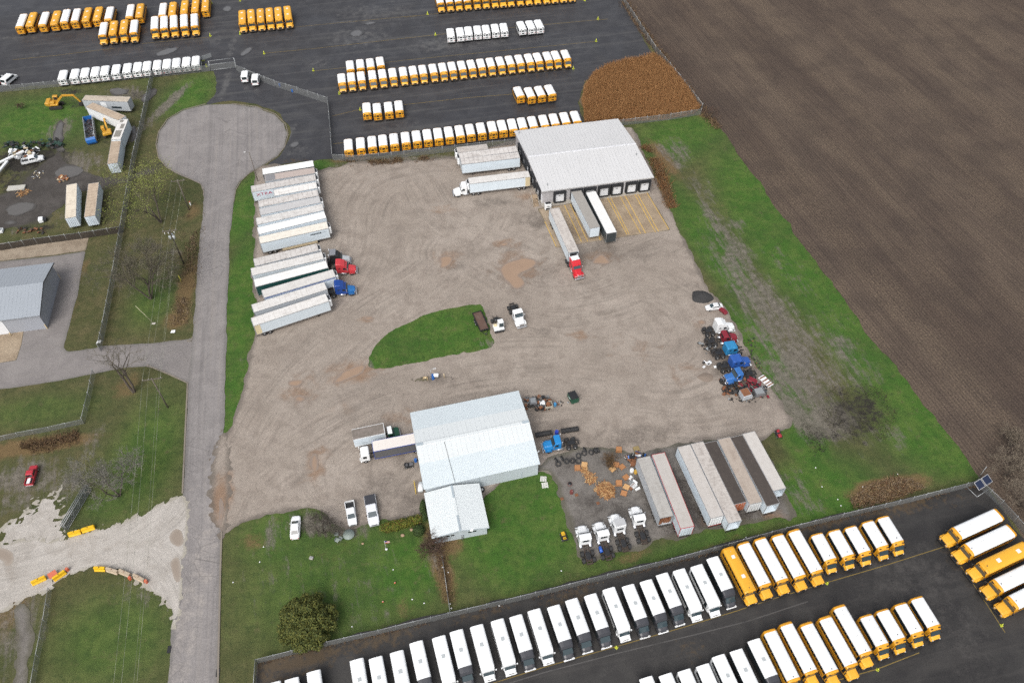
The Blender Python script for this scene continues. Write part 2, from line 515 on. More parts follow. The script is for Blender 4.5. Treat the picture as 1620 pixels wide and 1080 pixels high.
def m_field():
    t = NT('ploughed_soil'); p = t.pos()
    rot = t.n('ShaderNodeMapping'); t.lk(p, rot.inputs[0]); rot.inputs['Rotation'].default_value = (0, 0, R(72))
    v = rot.outputs[0]
    row = t.wave(t.vm(v, (1, 1, 1)), .42, 1.2, 'Y'); lon = t.noise(t.vm(v, (.05, 1.3, 1)), 1.0, 4, .65)
    big = t.noise(t.vm(v, (.008, .06, 1)), 1.0, 3); fine = t.noise(p, 2.6, 4, .75); vf = t.noise(p, 6, 3, .7)
    c = t.mix(t.ramp(big, .35, .65), (.073, .054, .043), (.099, .075, .058))
    c = t.mix(t.ma('MULTIPLY', t.ramp(lon, .4, .66), .4), c, (.038, .028, .025))
    c = t.mix(t.ma('MULTIPLY', row, .1), c, (.09, .068, .05))
    sp = t.ma('MULTIPLY', t.ramp(t.noise(p, 4, 4, .8), .54, .66), t.ramp(t.noise(t.vm(v, (.1, .8, 1)), 1.0, 4, .7), .36, .6))
    c = t.mix(t.ma('MULTIPLY', sp, .7), c, (.2, .15, .105))
    bands = t.ramp(t.noise(t.vm(v, (.012, .11, 1)), 1.0, 3, .6), .42, .62)
    c = t.mix(t.ma('MULTIPLY', t.ma('MULTIPLY', bands, t.ramp(t.noise(p, 2.2, 5, .8), .45, .62)), .6), c, (.17, .13, .09))
    c = t.mix(t.ramp(t.noise(p, .09, 3), .4, .65, 0, .35), c, (.044, .034, .03))
    c = t.mix(t.ramp(fine, .3, .7), t.scale(c, .68), t.scale(c, 1.3))
    return t.out(c, .9, spec=.2, bump=t.ma('ADD', row, fine), bs=.6, bd=.15)


def m_puddle(name, col, rough=.06, rim=(.2, .15, .11)):
    t = NT(name); p = t.pos(); n = t.noise(p, .5, 3)
    e = t.attr('edge'); sh = t.ramp(t.ma('ADD', e, t.ma('MULTIPLY', t.ma('SUBTRACT', n, .5), .8)), 0, .7)
    c = t.mix(sh, rim, t.mix(n, t.scale(col, .9), t.scale(col, 1.1)))
    return t.out(c, t.ramp(sh, 0, 1, .5, rough), spec=.5)


MG = m_grass()
m_yard = m_gravel('yard_gravel', [(.272, .234, .2), (.314, .273, .236), (.232, .197, .168)], (.145, .124, .106), streak=.66, edgecol=(.115, .1, .085), speck=.6)
m_pad = m_gravel('grey_stone', [(.16, .148, .135), (.2, .185, .17), (.12, .11, .1)], (.06, .052, .046), flow=False, edgecol=(.09, .085, .06), speck=.35)
m_white = m_gravel('crushed_limestone', [(.39, .366, .335), (.44, .415, .385), (.33, .305, .275)], (.26, .225, .19), streak=.5, edge_w=.7, edgecol=(.3, .28, .23), speck=.2)
m_tan = m_gravel('tan_stone', [(.27, .22, .165), (.31, .26, .2), (.22, .175, .13)], (.13, .1, .075), flow=False, speck=.7, edge_w=.4)
m_street = m_asphalt('worn_street', (.2, .186, .182), (.245, .228, .222), (.33, .3, .275), .6, .5, True)
m_drive = m_asphalt('drive_asphalt', (.185, .17, .165), (.225, .208, .2), (.27, .25, .235), .6, .3)
m_lot = m_asphalt('lot_asphalt', (.033, .033, .037), (.049, .049, .053), (.115, .113, .11), .2)
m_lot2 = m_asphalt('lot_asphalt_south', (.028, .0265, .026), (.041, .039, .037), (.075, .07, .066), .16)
m_mud = m_gravel('wet_mud', [(.06, .054, .05), (.09, .082, .076), (.045, .04, .036)], (.022, .02, .018), flow=False, edgecol=(.05, .05, .025))
m_apron = m_gravel('loading_concrete', [(.3, .235, .165), (.345, .28, .205), (.24, .185, .13)], (.15, .11, .075), flow=False, edge_w=.2, speck=.2)
m_line = paint('road_paint', (.19, .135, .035), .8, .95, (.04, .037, .034), sc=.9)
m_dline = paint('dock_paint', (.58, .37, .06), .6, .5, (.28, .21, .14), sc=.8)
m_kerb = paint('kerb_concrete', (.2, .175, .145), .85, .9, (.13, .115, .1), sc=.4)
m_pud = m_puddle('brown_puddle', (.3, .21, .148), rim=(.225, .18, .15))
m_pudg = m_puddle('sky_grey_puddle', (.11, .105, .1), .04, (.06, .055, .05))  # grey base colour imitates the sky mirrored in the water
m_pudl = m_puddle('sky_grey_lot_puddle', (.12, .12, .122), .04, (.05, .05, .052))  # pale base stands in for sky reflection on wet asphalt
m_pudw = m_puddle('pale_puddle', (.27, .225, .185), .1, (.3, .26, .22))

# ================================================================ ground sheets
tb = bpy.data.meshes.new('terrain')
tb.from_pydata([(-4000, -3000, -.4), (4000, -3000, -.4), (4000, 6000, -.4), (-4000, 6000, -.4)], [], [(0, 1, 2, 3)])
tb.materials.append(MG); tag(bpy.data.objects.new('terrain', tb), kind='structure'); COL.objects.link(bpy.data.objects['terrain'])
gm = [
    # lush
    blob(1, 385, 470, 6, 28, 4, 1.0), blob(1, 392, 330, 6, 16, 0, 1), blob(1, 370, 620, 5, 14, 0, 1), blob(1, 500, 262, 5, 3, 0, 1),
    blob(1, 690, 535, 17, 11, 10, 1.0), blob(1, 820, 830, 14, 15, 0, 1.0), blob(1, 860, 780, 8, 9, 0, .8), blob(1, 560, 905, 26, 19, 10, .6), blob(1, 640, 900, 9, 9, 10, .95), blob(1, 450, 850, 12, 10, 0, .6),
    blob(1, 1080, 215, 14, 20, -60, .7), blob(1, 1250, 380, 13, 45, 15, 1), blob(1, 1120, 380, 6, 26, 16, .9), blob(1, 1400, 560, 12, 30, 20, 1.0),
    blob(1, 1490, 690, 14, 12, 0, .9), blob(1, 1210, 560, 4, 20, 18, 1.0), blob(1, 1270, 690, 5, 16, 15, 1), blob(1, 1300, 780, 14, 9, 20, .9), blob(1, 1130, 850, 30, 3, 20, .6), blob(1, 960, 890, 12, 4, 20, .5),
    blob(1, 180, 1010, 15, 12, 0, .5), blob(1, 60, 190, 22, 16, 0, .75), blob(1, 300, 150, 9, 14, -10, .75), blob(1, 230, 130, 6, 5, 0, .3),
    blob(1, 240, 480, 7, 10, 0, .5), blob(1, 230, 720, 10, 20, 0, .56), blob(1, 60, 650, 18, 6, 8, .42), blob(1, 170, 800, 8, 5, 0, .5), blob(1, 60, 700, 4, 3, 0, .3),
    # bare soil
    blob(0, 1200, 470, 7, 26, 20, .7), blob(0, 1245, 530, 10, 20, 20, .64), blob(0, 1265, 600, 11, 14, 20, .72), blob(0, 1330, 560, 8, 14, 20, .5), blob(0, 1155, 380, 4, 16, 20, .6), blob(0, 1250, 430, 5, 14, 20, .4), blob(0, 1185, 430, 3, 14, 22, .62), blob(0, 1290, 590, 10, 14, 10, .5), blob(0, 1130, 345, 3, 12, 20, .6), blob(0, 1165, 355, 4, 3, 0, .55),
    blob(0, 1075, 240, 4, 8, 10, .55), blob(0, 1260, 540, 7, 10, 10, .55), blob(0, 1285, 660, 4, 8, 10, .6), blob(0, 1230, 610, 3, 8, 20, .5), blob(0, 1250, 500, 3, 16, 24, .5), blob(0, 1320, 500, 4, 10, 20, .3),
    blob(0, 40, 755, 9, 5, 0, .7), blob(0, 100, 760, 7, 7, 0, .5), blob(0, 30, 790, 8, 4, 0, .5), blob(0, 150, 690, 3, 5, 0, .45), blob(0, 500, 830, 7, 3, 0, .75), blob(0, 430, 845, 2, 4, 0, .6),
    blob(0, 95, 205, 4, 7, 0, .75), blob(0, 90, 260, 14, 7, 0, .8), blob(0, 200, 150, 8, 5, 0, .7), blob(0, 215, 210, 3, 12, -20, .55), blob(0, 265, 165, 2.2, 14, -18, .85), blob(0, 40, 340, 12, 8, 0, .5), blob(0, 380, 570, 2, 6, 0, .3),
    blob(0, 1480, 700, 3, 3, 0, .2), blob(0, 1345, 600, 4, 8, 20, .35), blob(0, 20, 1000, 6, 9, 0, .6), blob(0, 215, 935, 8, 3, -20, .4),
    blob(0, 690, 880, 3, 9, 15, .5), blob(0, 560, 930, 12, 9, 0, .32), blob(0, 440, 900, 8, 8, 0, .3), blob(2, 400, 855, 3, 2.5, 0, .5), blob(0, 600, 880, 8, 6, 0, .25), blob(2, 520, 870, 9, 4, 0, .3), blob(0, 505, 905, 10, 5, 0, .25), blob(0, 620, 970, 5, 4, 0, .3), blob(0, 545, 835, 6, 2.5, 0, .7),
    blob(0, 1060, 248, 3, 10, 20, .6), blob(0, 640, 254, 22, 2.2, 6, .7), blob(0, 1110, 300, 4, 9, 20, .5), blob(0, 215, 390, 3, 2, 0, .4), blob(0, 275, 400, 3, 1.4, 0, .6),
    # straw / rusty dead growth
    blob(2, 295, 455, 3, 13, 5, .65), blob(2, 280, 505, 4, 5, 0, .6), blob(2, 305, 335, 3, 6, 5, .5), blob(2, 55, 705, 16, 2.6, 10, .75), blob(2, 0, 715, 8, 3, 10, .6), blob(2, 130, 430, 2, 9, 0, .45), blob(2, 115, 490, 2, 6, 0, .4), blob(2, 20, 690, 10, 1.6, 10, .4),
    blob(2, 1395, 775, 8, 3, 12, .85), blob(2, 1430, 765, 7, 2.5, 12, .7), blob(2, 1300, 770, 3, 2, 0, .3), blob(2, 700, 850, 5, 4, -40, .8), blob(2, 700, 905, 2.5, 8, 18, .7), blob(2, 600, 262, 20, 1.6, 8, .6), blob(2, 560, 252, 9, 1.5, 8, .6),
    blob(2, 1050, 250, 3, 12, 20, .65), blob(2, 1045, 290, 3, 6, 20, .6), blob(2, 185, 240, 4, 8, -10, .4), blob(2, 170, 290, 5, 5, 0, .4), blob(2, 400, 860, 4, 2, 0, .5), blob(2, 1120, 180, 5, 3, 0, .6), blob(2, 1000, 880, 6, 1.6, 20, .5), blob(2, 1130, 862, 10, 1.4, 20, .4), blob(2, 640, 965, 3, 3, 0, .4),
    blob(2, 75, 372, 3, 2, 0, .4), blob(2, 20, 960, 4, 8, 0, .55), blob(2, 240, 560, 8, 2, 4, .3), blob(2, 200, 610, 5, 6, 0, .45),
    # black mud
    blob(3, 1352, 645, 9, 7, 10, .6), blob(3, 1330, 630, 5, 4, 0, .5), blob(3, 1385, 650, 5, 6, 0, .5), blob(3, 1300, 690, 6, 3, 0, .5), blob(3, 1345, 675, 7, 5, 0, .5), blob(0, 1310, 665, 8, 6, 20, .9), blob(0, 1260, 655, 3, 8, 20, .9), blob(0, 1400, 690, 8, 6, 0, .4), blob(0, 1280, 800, 5, 3, 0, .4), blob(0, 1255, 770, 4, 6, 20, .5), blob(3, 50, 255, 14, 9, 0, .8), blob(3, 40, 290, 12, 7, 0, .6), blob(3, 115, 145, 6, 2.5, 0, .6), blob(3, 215, 150, 6, 4, 0, .45),
    blob(3, 60, 360, 8, 2, 0, .6), blob(3, 120, 165, 6, 3, 0, .5), blob(3, 170, 215, 5, 5, 0, .5), blob(3, 440, 1000, 4, 3, 0, .2), blob(3, 1260, 630, 4, 8, 20, .35), blob(3, 35, 975, 3, 5, 0, .4),
]
sheet('ground', [(-215, 28), (215, 28), (215, 320), (-215, 320)], MG, 0, amp=0, h=1.0, masks=gm, px=False)
FIELD_EDGE = [(955, -30), (975, 0), (1008, 48), (1060, 112), (1115, 182), (1140, 205), (1190, 275), (1260, 372), (1352, 500), (1450, 622), (1548, 750), (1562, 768), (1650, 900)]
sheet('field', FIELD_EDGE + [(1900, 900), (2600, -140), (860, -140)], m_field(), .02, amp=1.0, fr=.25, h=1.2)
road_poly = [(250, 1180), (264, 1080), (270, 1033), (274, 958), (281, 880), (288, 805), (290, 781), (294, 690), (298.5, 600), (305, 534), (314, 400), (322, 325), (322, 303), (318, 292), (305, 286), (285, 277), (265, 267), (252, 250), (248, 229), (252, 210), (266, 190), (290, 175),
             (325, 166), (365, 165), (405, 170), (435, 182), (450, 197), (455, 213), (450, 232), (438, 247), (415, 262), (395, 273), (380, 286), (372, 300), (369, 320), (364, 370), (360, 475), (357, 597), (354, 690), (352, 780), (351, 841), (347, 992), (344, 1080), (338, 1180)]
E_LOT = [(1035, 88), (1018, 62), (985, 5), (960, -30)]
top_lot = [(-400, 150), (0, 145), (23, 140), (90, 133), (134, 128), (231, 121), (310, 113), (338, 113), (344, 130), (340, 150), (325, 166), (365, 160), (405, 165), (440, 178), (458, 200), (459, 215), (452, 236), (438, 252), (422, 262), (480, 257), (505, 253), (525, 251), (545, 252), (640, 243), (720, 233), (815, 221), (925, 205), (915, 165), (925, 130), (960, 104)] + E_LOT + [(900, -140), (-500, -140)]
lm = [blob(0, 700, 70, 16, 7, 8, .62), blob(0, 570, 60, 14, 10, 8, .55), blob(0, 500, 100, 8, 4, 0, .5), blob(0, 260, 82, 7, 3, 0, .55), blob(0, 75, 85, 10, 2.5, 10, .4), blob(0, 20, 60, 12, 3, 0, .45), blob(0, 600, 20, 20, 10, 0, .5), blob(0, 770, 65, 12, 4, 0, .5), blob(0, 470, 240, 6, 4, 0, .5), blob(0, 358, 130, 1.6, 12, 4, .75), blob(0, 368, 70, 2, 14, 2, .6), blob(0, 650, 200, 12, 4, 8, .4),
      blob(0, 340, 60, 5, 8, 0, .45), blob(0, 560, 35, 20, 2, 8, .5), blob(0, 900, 70, 12, 6, 0, .4), blob(2, 470, 255, 8, 1.5, 0, .5), blob(2, 500, 150, 3, 2, 0, .3), blob(2, 60, 143, 16, 1.2, 8, .6), blob(0, 545, 52, 6, 1.4, 6, .7), blob(0, 455, 215, 1.5, 8, -10, .8)]
sheet('bus_lot', top_lot, m_lot, .03, amp=.7, h=.9, masks=lm)
sheet('yard', [(404, 262), (440, 262), (480, 262), (505, 271), (527, 265), (560, 257), (620, 256), (660, 254), (715, 250), (760, 236), (820, 222), (1000, 200), (1040, 290), (1068, 345), (1082, 378), (1100, 415), (1122, 460), (1152, 492), (1172, 530), (1195, 575), (1225, 620), (1252, 662), (1248, 676), (1215, 690), (1100, 740), (960, 770), (900, 775), (868, 752), (820, 740), (760, 790), (672, 800), (668, 842), (655, 820), (612, 821), (600, 827), (548, 834), (520, 820), (500, 806), (463, 806), (439, 811), (402, 819), (377, 831), (363, 845), (350, 850), (346, 842), (348, 760), (350, 690), (360, 682), (372, 655), (386, 615), (398, 550), (403, 530), (402, 400)],
      m_yard, .055, amp=1.2, h=.5, masks=[
          blob(3, 600, 320, 20, 8, 0, .22), blob(3, 830, 430, 14, 9, 0, .5), blob(3, 950, 400, 10, 7, 0, .6), blob(3, 1000, 400, 12, 6, 0, .45), blob(3, 720, 420, 6, 4, 0, .5), blob(3, 850, 350, 6, 5, 0, .6), blob(3, 780, 320, 10, 3, 0, .5), blob(3, 610, 780, 9, 8, 0, .5), blob(3, 650, 800, 6, 5, 0, .6), blob(3, 640, 720, 8, 6, 0, .45), blob(3, 870, 690, 10, 8, 0, .5), blob(3, 1000, 690, 16, 4, 10, .5), blob(3, 1165, 580, 6, 13, 20, .85), blob(3, 862, 640, 4, 2.5, 10, .7),
          blob(3, 1130, 470, 4, 3, 0, .4), blob(3, 620, 600, 10, 3, 0, .3), blob(3, 690, 600, 5, 2, 0, .6), blob(3, 1100, 460, 6, 4, 0, .5), blob(3, 480, 720, 6, 10, 0, .2), blob(3, 410, 560, 4, 8, 0, .35), blob(3, 560, 480, 12, 2, 0, .25), blob(3, 800, 390, 4, 3, 0, .5), blob(3, 920, 610, 20, 3, 8, .3), blob(3, 760, 500, 5, 6, 0, .45), blob(3, 860, 525, 5, 2, 0, .5),
          blob(0, 705, 412, 5, 4, 0, .55), blob(0, 820, 425, 9, 8, 0, .5), blob(0, 950, 408, 6, 4, 0, .5), blob(0, 500, 735, 3, 6, 0, .6), blob(0, 560, 590, 8, 4, 10, .7), blob(0, 475, 615, 6, 5, 0, .5), blob(0, 345, 800, 3, 9, 0, .8), blob(0, 800, 385, 4, 2.5, 0, .6), blob(0, 700, 330, 5, 2, 0, .6), blob(0, 840, 310, 6, 3, 0, .5), blob(0, 1110, 510, 4, 3, 0, .3), blob(0, 1075, 590, 8, 5, 0, .35), blob(0, 580, 505, 3, 1.6, 0, .6), blob(0, 640, 660, 8, 3, 0, .4), blob(0, 540, 650, 8, 2, 0, .3), blob(0, 1000, 550, 12, 7, 0, .3), blob(0, 920, 530, 4, 2, 0, .5)],
      curves=[[(345, 860), (362, 790), (400, 740), (470, 690), (560, 640), (660, 605), (780, 580), (900, 575), (1000, 590), (1070, 600), (1120, 570), (1120, 520), (1080, 470), (1010, 440), (940, 470), (860, 480), (780, 440), (720, 400)],
              [(345, 850), (420, 690), (470, 610), (540, 545), (620, 490), (700, 450), (760, 380), (800, 300), (840, 260)], [(420, 560), (500, 480), (560, 400), (560, 330), (600, 280), (700, 270)],
              [(560, 740), (620, 690), (640, 640)], [(850, 660), (930, 655), (1010, 670), (1100, 680), (1200, 660)], [(660, 270), (700, 350), (790, 380), (880, 420), (960, 400), (1040, 370)]])
sheet('gravel_pad', [(848, 742), (869, 747), (882, 765), (888, 792), (899, 816), (909, 865), (923, 888), (942, 883), (983, 872), (1010, 867), (1037, 857), (1056, 854), (1092, 844), (1132, 836), (1173, 827), (1200, 825), (1227, 822), (1252, 827), (1255, 816), (1244, 792), (1238, 770), (1215, 720), (1180, 690), (1080, 700), (1000, 715), (930, 705), (870, 722)],
      m_pad, .075, amp=1.3, h=.5, masks=[blob(3, 960, 800, 9, 6, 0, .5), blob(3, 1040, 800, 3, 14, 20, .6), blob(3, 1085, 790, 3, 16, 20, .7), blob(3, 1150, 825, 12, 3, 10, .6), blob(3, 900, 740, 7, 4, 0, .4), blob(3, 940, 850, 8, 4, 0, .4), blob(3, 980, 730, 8, 4, 0, .5), blob(3, 970, 780, 5, 4, 0, .5), blob(0, 1225, 815, 3, 2, 0, .7), blob(0, 1130, 825, 4, 2, 0, .5)])
ISL = [(583, 572), (586, 560), (592, 548), (605, 534), (622, 522), (640, 514), (665, 502), (690, 493), (730, 484), (752, 481), (762, 483), (767, 495), (774, 518), (783, 543), (779, 550), (768, 553), (720, 560), (650, 576), (600, 584), (584, 583)]
sheet('grass_island', ISL, MG, .085, amp=.42, fr=.9, h=.35, smooth=1, masks=[blob(1, 690, 530, 30, 30, 0, 1), blob(0, 772, 545, 3, 2, 0, .5), blob(0, 585, 578, 2, 2, 0, .6), blob(2, 700, 575, 8, 1, 8, .4)])
sheet('road', road_poly, m_street, .07, amp=.35, h=.7, curves=[[(305, 1180), (309, 1080), (318, 900), (322, 780), (328, 600), (338, 420), (346, 320), (352, 220), (352, 150)]], masks=[blob(0, 320, 880, 3, 40, 0, .6), blob(0, 310, 980, 2, 30, 0, .5), blob(0, 320, 740, 4, 18, 0, .3), blob(3, 300, 1000, 3, 20, 0, .2)])
sheet('gravel_spill', [(350, 850), (346, 842), (336, 820), (332, 780), (334, 740), (340, 705), (350, 682), (362, 690), (364, 780), (360, 850)], m_yard, .078, amp=1.3, fr=1.0, h=.3, curves=[[(345, 860), (362, 790), (400, 740)]], masks=[blob(0, 345, 800, 2.5, 9, 0, .7)])
sheet('gravel_drive', [(290, 783), (278, 787), (265, 792), (230, 810), (195, 825), (150, 839), (110, 850), (77, 857), (60, 850), (30, 855), (-60, 880), (-60, 990), (0, 970), (23, 956), (47, 946), (82, 932), (94, 918), (110, 911), (131, 902), (152, 897), (190, 903), (211, 918), (223, 925), (249, 942), (258, 953), (268, 962), (276, 1000), (286, 960), (288, 900), (296, 850), (298, 800)],
      m_white, .085, amp=1.2, fr=1.3, h=.3, masks=[blob(3, 150, 870, 14, 3, 6, .3), blob(3, 20, 900, 8, 4, 0, .35)],
      curves=[[(-20, 920), (60, 905), (140, 880), (210, 855), (270, 815), (292, 770)], [(-20, 935), (120, 890), (210, 880), (255, 910), (278, 980)]])
sheet('limestone_scatter', [(0, 842), (8, 830), (40, 812), (66, 790), (85, 778), (95, 800), (98, 830), (110, 845), (90, 862), (40, 870), (0, 870)], m_white, .05, amp=4.2, fr=1.5, h=.28)
sheet('mud_track', [(20, 965), (38, 953), (46, 965), (52, 1005), (47, 1040), (40, 1085), (22, 1085), (26, 1030), (24, 1000)], m_pad, .04, amp=1.2, h=.5)
sheet('mud_path', [(-30, 318), (20, 300), (60, 262), (95, 235), (112, 262), (150, 275), (185, 281), (218, 272), (252, 262), (258, 269), (215, 285), (170, 297), (130, 305), (110, 322), (70, 350), (20, 362), (-30, 368)], m_mud, .03, amp=2.2, fr=.3, h=.6)
sheet('driveway', [(-60, 420), (0, 414), (60, 408), (135, 398), (129, 430), (122, 470), (111, 510), (100, 550), (106, 556), (150, 551), (165, 547), (200, 545), (240, 543), (300, 536), (305, 533), (308, 560), (303, 606), (297, 606), (265, 592), (232, 579), (190, 583), (145, 592), (60, 608), (0, 616), (-60, 624)],
      m_drive, .035, amp=.25, h=.6, masks=[blob(3, 90, 530, 3, 4, 0, .7), blob(0, 250, 560, 8, 3, 0, .4)])
sheet('stone_border', [(-60, 390), (0, 385), (100, 373), (142, 367), (141, 380), (135, 397), (60, 407), (-60, 420)], m_tan, .05, amp=.3, h=.5)
sheet('drive_apron', [(-30, 533), (5, 529), (38, 523), (34, 545), (26, 570), (0, 574), (-30, 578)], m_apron, .055, amp=.05, h=.5)
dm = [blob(3, 905, 365, 6, 6, 0, .4), blob(3, 960, 360, 8, 5, 0, .4), blob(3, 1030, 330, 6, 6, 0, .2)]
sheet('loading_pad', [(851, 331), (1024, 303), (1060, 364), (992, 374), (930, 384), (880, 392), (857, 341)], m_apron, .075, amp=.25, h=.5, masks=dm)
LOWER_TOP = [(405, 1049), (430, 1037), (520, 1013), (620, 988), (710, 967), (760, 955), (870, 929), (960, 906), (1060, 882), (1150, 858), (1240, 834), (1330, 812), (1440, 787), (1545, 761)]
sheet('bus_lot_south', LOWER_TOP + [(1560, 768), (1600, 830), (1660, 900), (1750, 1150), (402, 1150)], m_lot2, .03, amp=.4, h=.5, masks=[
    blob(2, 470, 1045, 11, 3, 14, .75), blob(2, 600, 1010, 10, 2.4, 14, .6), blob(2, 430, 1060, 4, 4, 0, .6), blob(2, 900, 945, 8, 2, 18, .6), blob(2, 1060, 890, 12, 1.8, 18, .4), blob(2, 1420, 800, 14, 3, 14, .6), blob(2, 1300, 828, 12, 2, 14, .55), blob(2, 1500, 790, 8, 3, 0, .4), blob(2, 760, 970, 10, 1.5, 14, .5), blob(2, 1095, 1030, 4, 4, 0, .4),
    blob(0, 1440, 915, 13, 10, 0, .55), blob(0, 1520, 1000, 6, 12, 0, .5), blob(0, 1330, 965, 12, 4, 20, .35), blob(3, 1440, 930, 12, 10, 0, .8), blob(3, 1560, 1040, 6, 10, 0, .5), blob(0, 1000, 1040, 12, 3, 18, .3)])  # leading pale blob paints a wet sky sheen into the asphalt colour
sheet('reed_bed_soil', [(918, 158), (924, 135), (935, 120), (960, 104), (1000, 95), (1036, 88), (1062, 110), (1088, 142), (1108, 172), (1100, 182), (1050, 190), (975, 194), (925, 200)], m_gravel('reed_litter', [(.2, .105, .04), (.24, .125, .05), (.16, .08, .03)], (.05, .03, .016), flow=False, edge_w=.5), .045, amp=.8, h=.8)

PUD = [
    (m_pud, [(789, 428), (797, 417), (818, 410), (829, 407), (846, 411), (851, 418), (840, 427), (819, 434), (829, 441), (831, 450), (819, 460), (808, 453), (797, 441)], .5),
    (m_pud, [(693, 408), (706, 404), (718, 407), (715, 418), (704, 424), (694, 426), (698, 416)], .7), (m_pud, [(940, 408), (952, 401), (962, 410), (968, 417), (950, 419), (935, 417)], .7),
    (m_pud, [(525, 606), (545, 585), (572, 576), (580, 579), (573, 592), (550, 600), (536, 607)], .8), (m_pud, [(455, 604), (470, 599), (482, 603), (472, 612), (458, 611)], .8), (m_pud, [(462, 632), (474, 624), (485, 630), (476, 638)], .6),
    (m_pud, [(492, 720), (500, 716), (505, 733), (500, 752), (492, 742)], .9), (m_pud, [(346, 790), (351, 786), (355, 800), (352, 820), (348, 845), (345, 830), (348, 812)], .4), (m_pud, [(786, 389), (800, 382), (808, 384), (800, 391)], .6), (m_pud, [(1100, 508), (1112, 505), (1120, 511), (1108, 516)], .6),
    (m_pud, [(573, 503), (585, 500), (593, 504), (582, 509)], .5),
    (m_pudw, [(268, 852), (272, 841), (281, 834), (290, 838), (292, 860), (281, 866), (272, 862)], .5), (m_pudw, [(268, 895), (274, 883), (285, 880), (287, 911), (283, 925), (272, 907)], .5), (m_pudw, [(-20, 866), (12, 867), (23, 876), (19, 893), (10, 896), (7, 886), (-20, 884)], .5),
    (m_pudg, [(82, 215), (95, 190), (102, 195), (98, 220), (105, 240), (88, 238)], 1.2), (m_pudg, [(80, 275), (100, 262), (125, 262), (140, 270), (120, 280), (95, 285)], 1.5), (m_pudg, [(5, 330), (35, 318), (60, 322), (50, 335), (15, 345)], 1.4), (m_pudg, [(170, 142), (195, 138), (205, 146), (190, 152), (178, 150)], 1.3), (m_pudg, [(220, 155), (245, 138), (250, 145), (232, 165)], 1.2), (m_pudg, [(205, 205), (214, 195), (217, 215), (208, 230)], 1.0),
    (m_pudl, [(378, 88), (388, 77), (400, 74), (398, 82), (385, 90)], .6), (m_pudl, [(240, 88), (262, 77), (283, 73), (280, 82), (255, 90)], 3.0), (m_pudl, [(351, 14), (360, 9), (368, 12), (364, 19), (354, 19)], .7), (m_pudl, [(572, 38), (588, 34), (597, 36), (585, 41)], .7), (m_pudl, [(455, 230), (470, 222), (476, 228), (463, 236)], .8), (m_pudl, [(552, 52), (568, 46), (576, 53), (566, 61), (556, 60)], 3.0),
    (m_pudg, [(5, 352), (20, 348), (30, 353), (12, 357)], 1.0),
]
for m, poly, amp in PUD: sheet('puddle', poly, m, .095, amp=amp * .8, fr=.5, h=.45, smooth=1)


def strip(name, pts, w, z, mat, px=True, h=.0, kind='structure'):
    P = [Vector(G2(*p)) for p in pts] if px else [Vector(p) for p in pts]
    b = MB(); Lr = []; Rr = []
    for i, p in enumerate(P):
        d = (P[min(i + 1, len(P) - 1)] - P[max(i - 1, 0)]).normalized(); n = Vector((-d.y, d.x)) * w / 2
        Lr.append(p + n); Rr.append(p - n)
    for i in range(len(P) - 1):
        a, c, d, e = Lr[i], Rr[i], Rr[i + 1], Lr[i + 1]
        if h: b.loft([[(q.x, q.y, z) for q in (a, c, d, e)], [(q.x, q.y, z + h) for q in (a, c, d, e)]])
        else: b.quad(*[(q.x, q.y, z) for q in (a, c, d, e)])
    return tag(b.build(name, mat), kind=kind)


for pts in ([(419, 84.7), (500, 77), (640, 61), (688, 55.7), (800, 45), (962, 30.5)], [(497, 112.5), (551, 107), (640, 95.6), (780, 82), (943, 66)], [(380, 53.6), (480, 42), (660, 25)], [(640, 28), (682, 23), (926, 1)], [(537, 148), (640, 135.6), (780, 122), (907, 109)], [(525, 184), (568, 174)], [(639, 166), (740, 155), (814, 149)], [(225, 69.4), (334, 59)], [(527, 228), (545, 226)], [(20, 95), (90, 88), (180, 77)]):
    strip('lane_marking', pts, .14, .036, m_line)
for pts in ([(780, 1080), (860, 1055), (975, 1022), (1080, 992), (1165, 966), (1219, 948), (1308, 921), (1400, 894), (1495, 864)], [(1290, 1085), (1387, 1058), (1454, 1032)], [(1497, 862), (1522, 898), (1547, 934), (1590, 1000)]):
    strip('lane_marking', pts, .14, .036, m_line)
strip('pavement_seam', [(800, 1082), (861, 1063), (980, 1032), (1101, 1003), (1180, 983), (1278, 951)], .18, .034, paint('seam_grey', (.075, .072, .07), .8, .8, (.03, .03, .03), sc=.5))
Z6 = lambda x, y: (640 + x / 3.857, 160 + y / 3.857)
for a, c in (((975, 635), (1080, 860)), ((1010, 630), (1118, 858)), ((1105, 640), (1195, 850)), ((1238, 592), (1358, 815)), ((1257, 590), (1370, 812)), ((1313, 580), (1440, 808)), ((1343, 575), (1470, 806)), ((1403, 568), (1531, 800)), ((1421, 566), (1550, 797)), ((1478, 560), (1612, 783)), ((855, 735), (925, 888))):
    strip('bay_marking', [Z6(*a), Z6(*c)], .15, .081, m_dline)
strip('kerb', [(351, 841), (349, 900), (347, 992), (345, 1080)], .3, .02, m_kerb, h=.16)
strip('kerb', [(322, 310), (322, 299), (317, 291), (304, 285), (285, 276), (264, 266), (251, 250), (247, 229), (251, 209), (265, 189), (290, 174), (325, 165)], .2, .02, m_kerb, h=.13)
strip('kerb', [(367, 164.5), (405, 169), (436, 181), (452, 197), (456, 213), (451, 232), (439, 248), (416, 263), (395, 274), (381, 287), (373, 301), (370, 320)], .2, .02, m_kerb, h=.13)
strip('kerb', [(305, 533), (302, 540), (296, 539)], .3, .02, m_kerb, h=.14)
strip('kerb', [(233, 578), (265, 591), (297, 606), (293, 690), (289, 780)], .3, .02, m_kerb, h=.14)
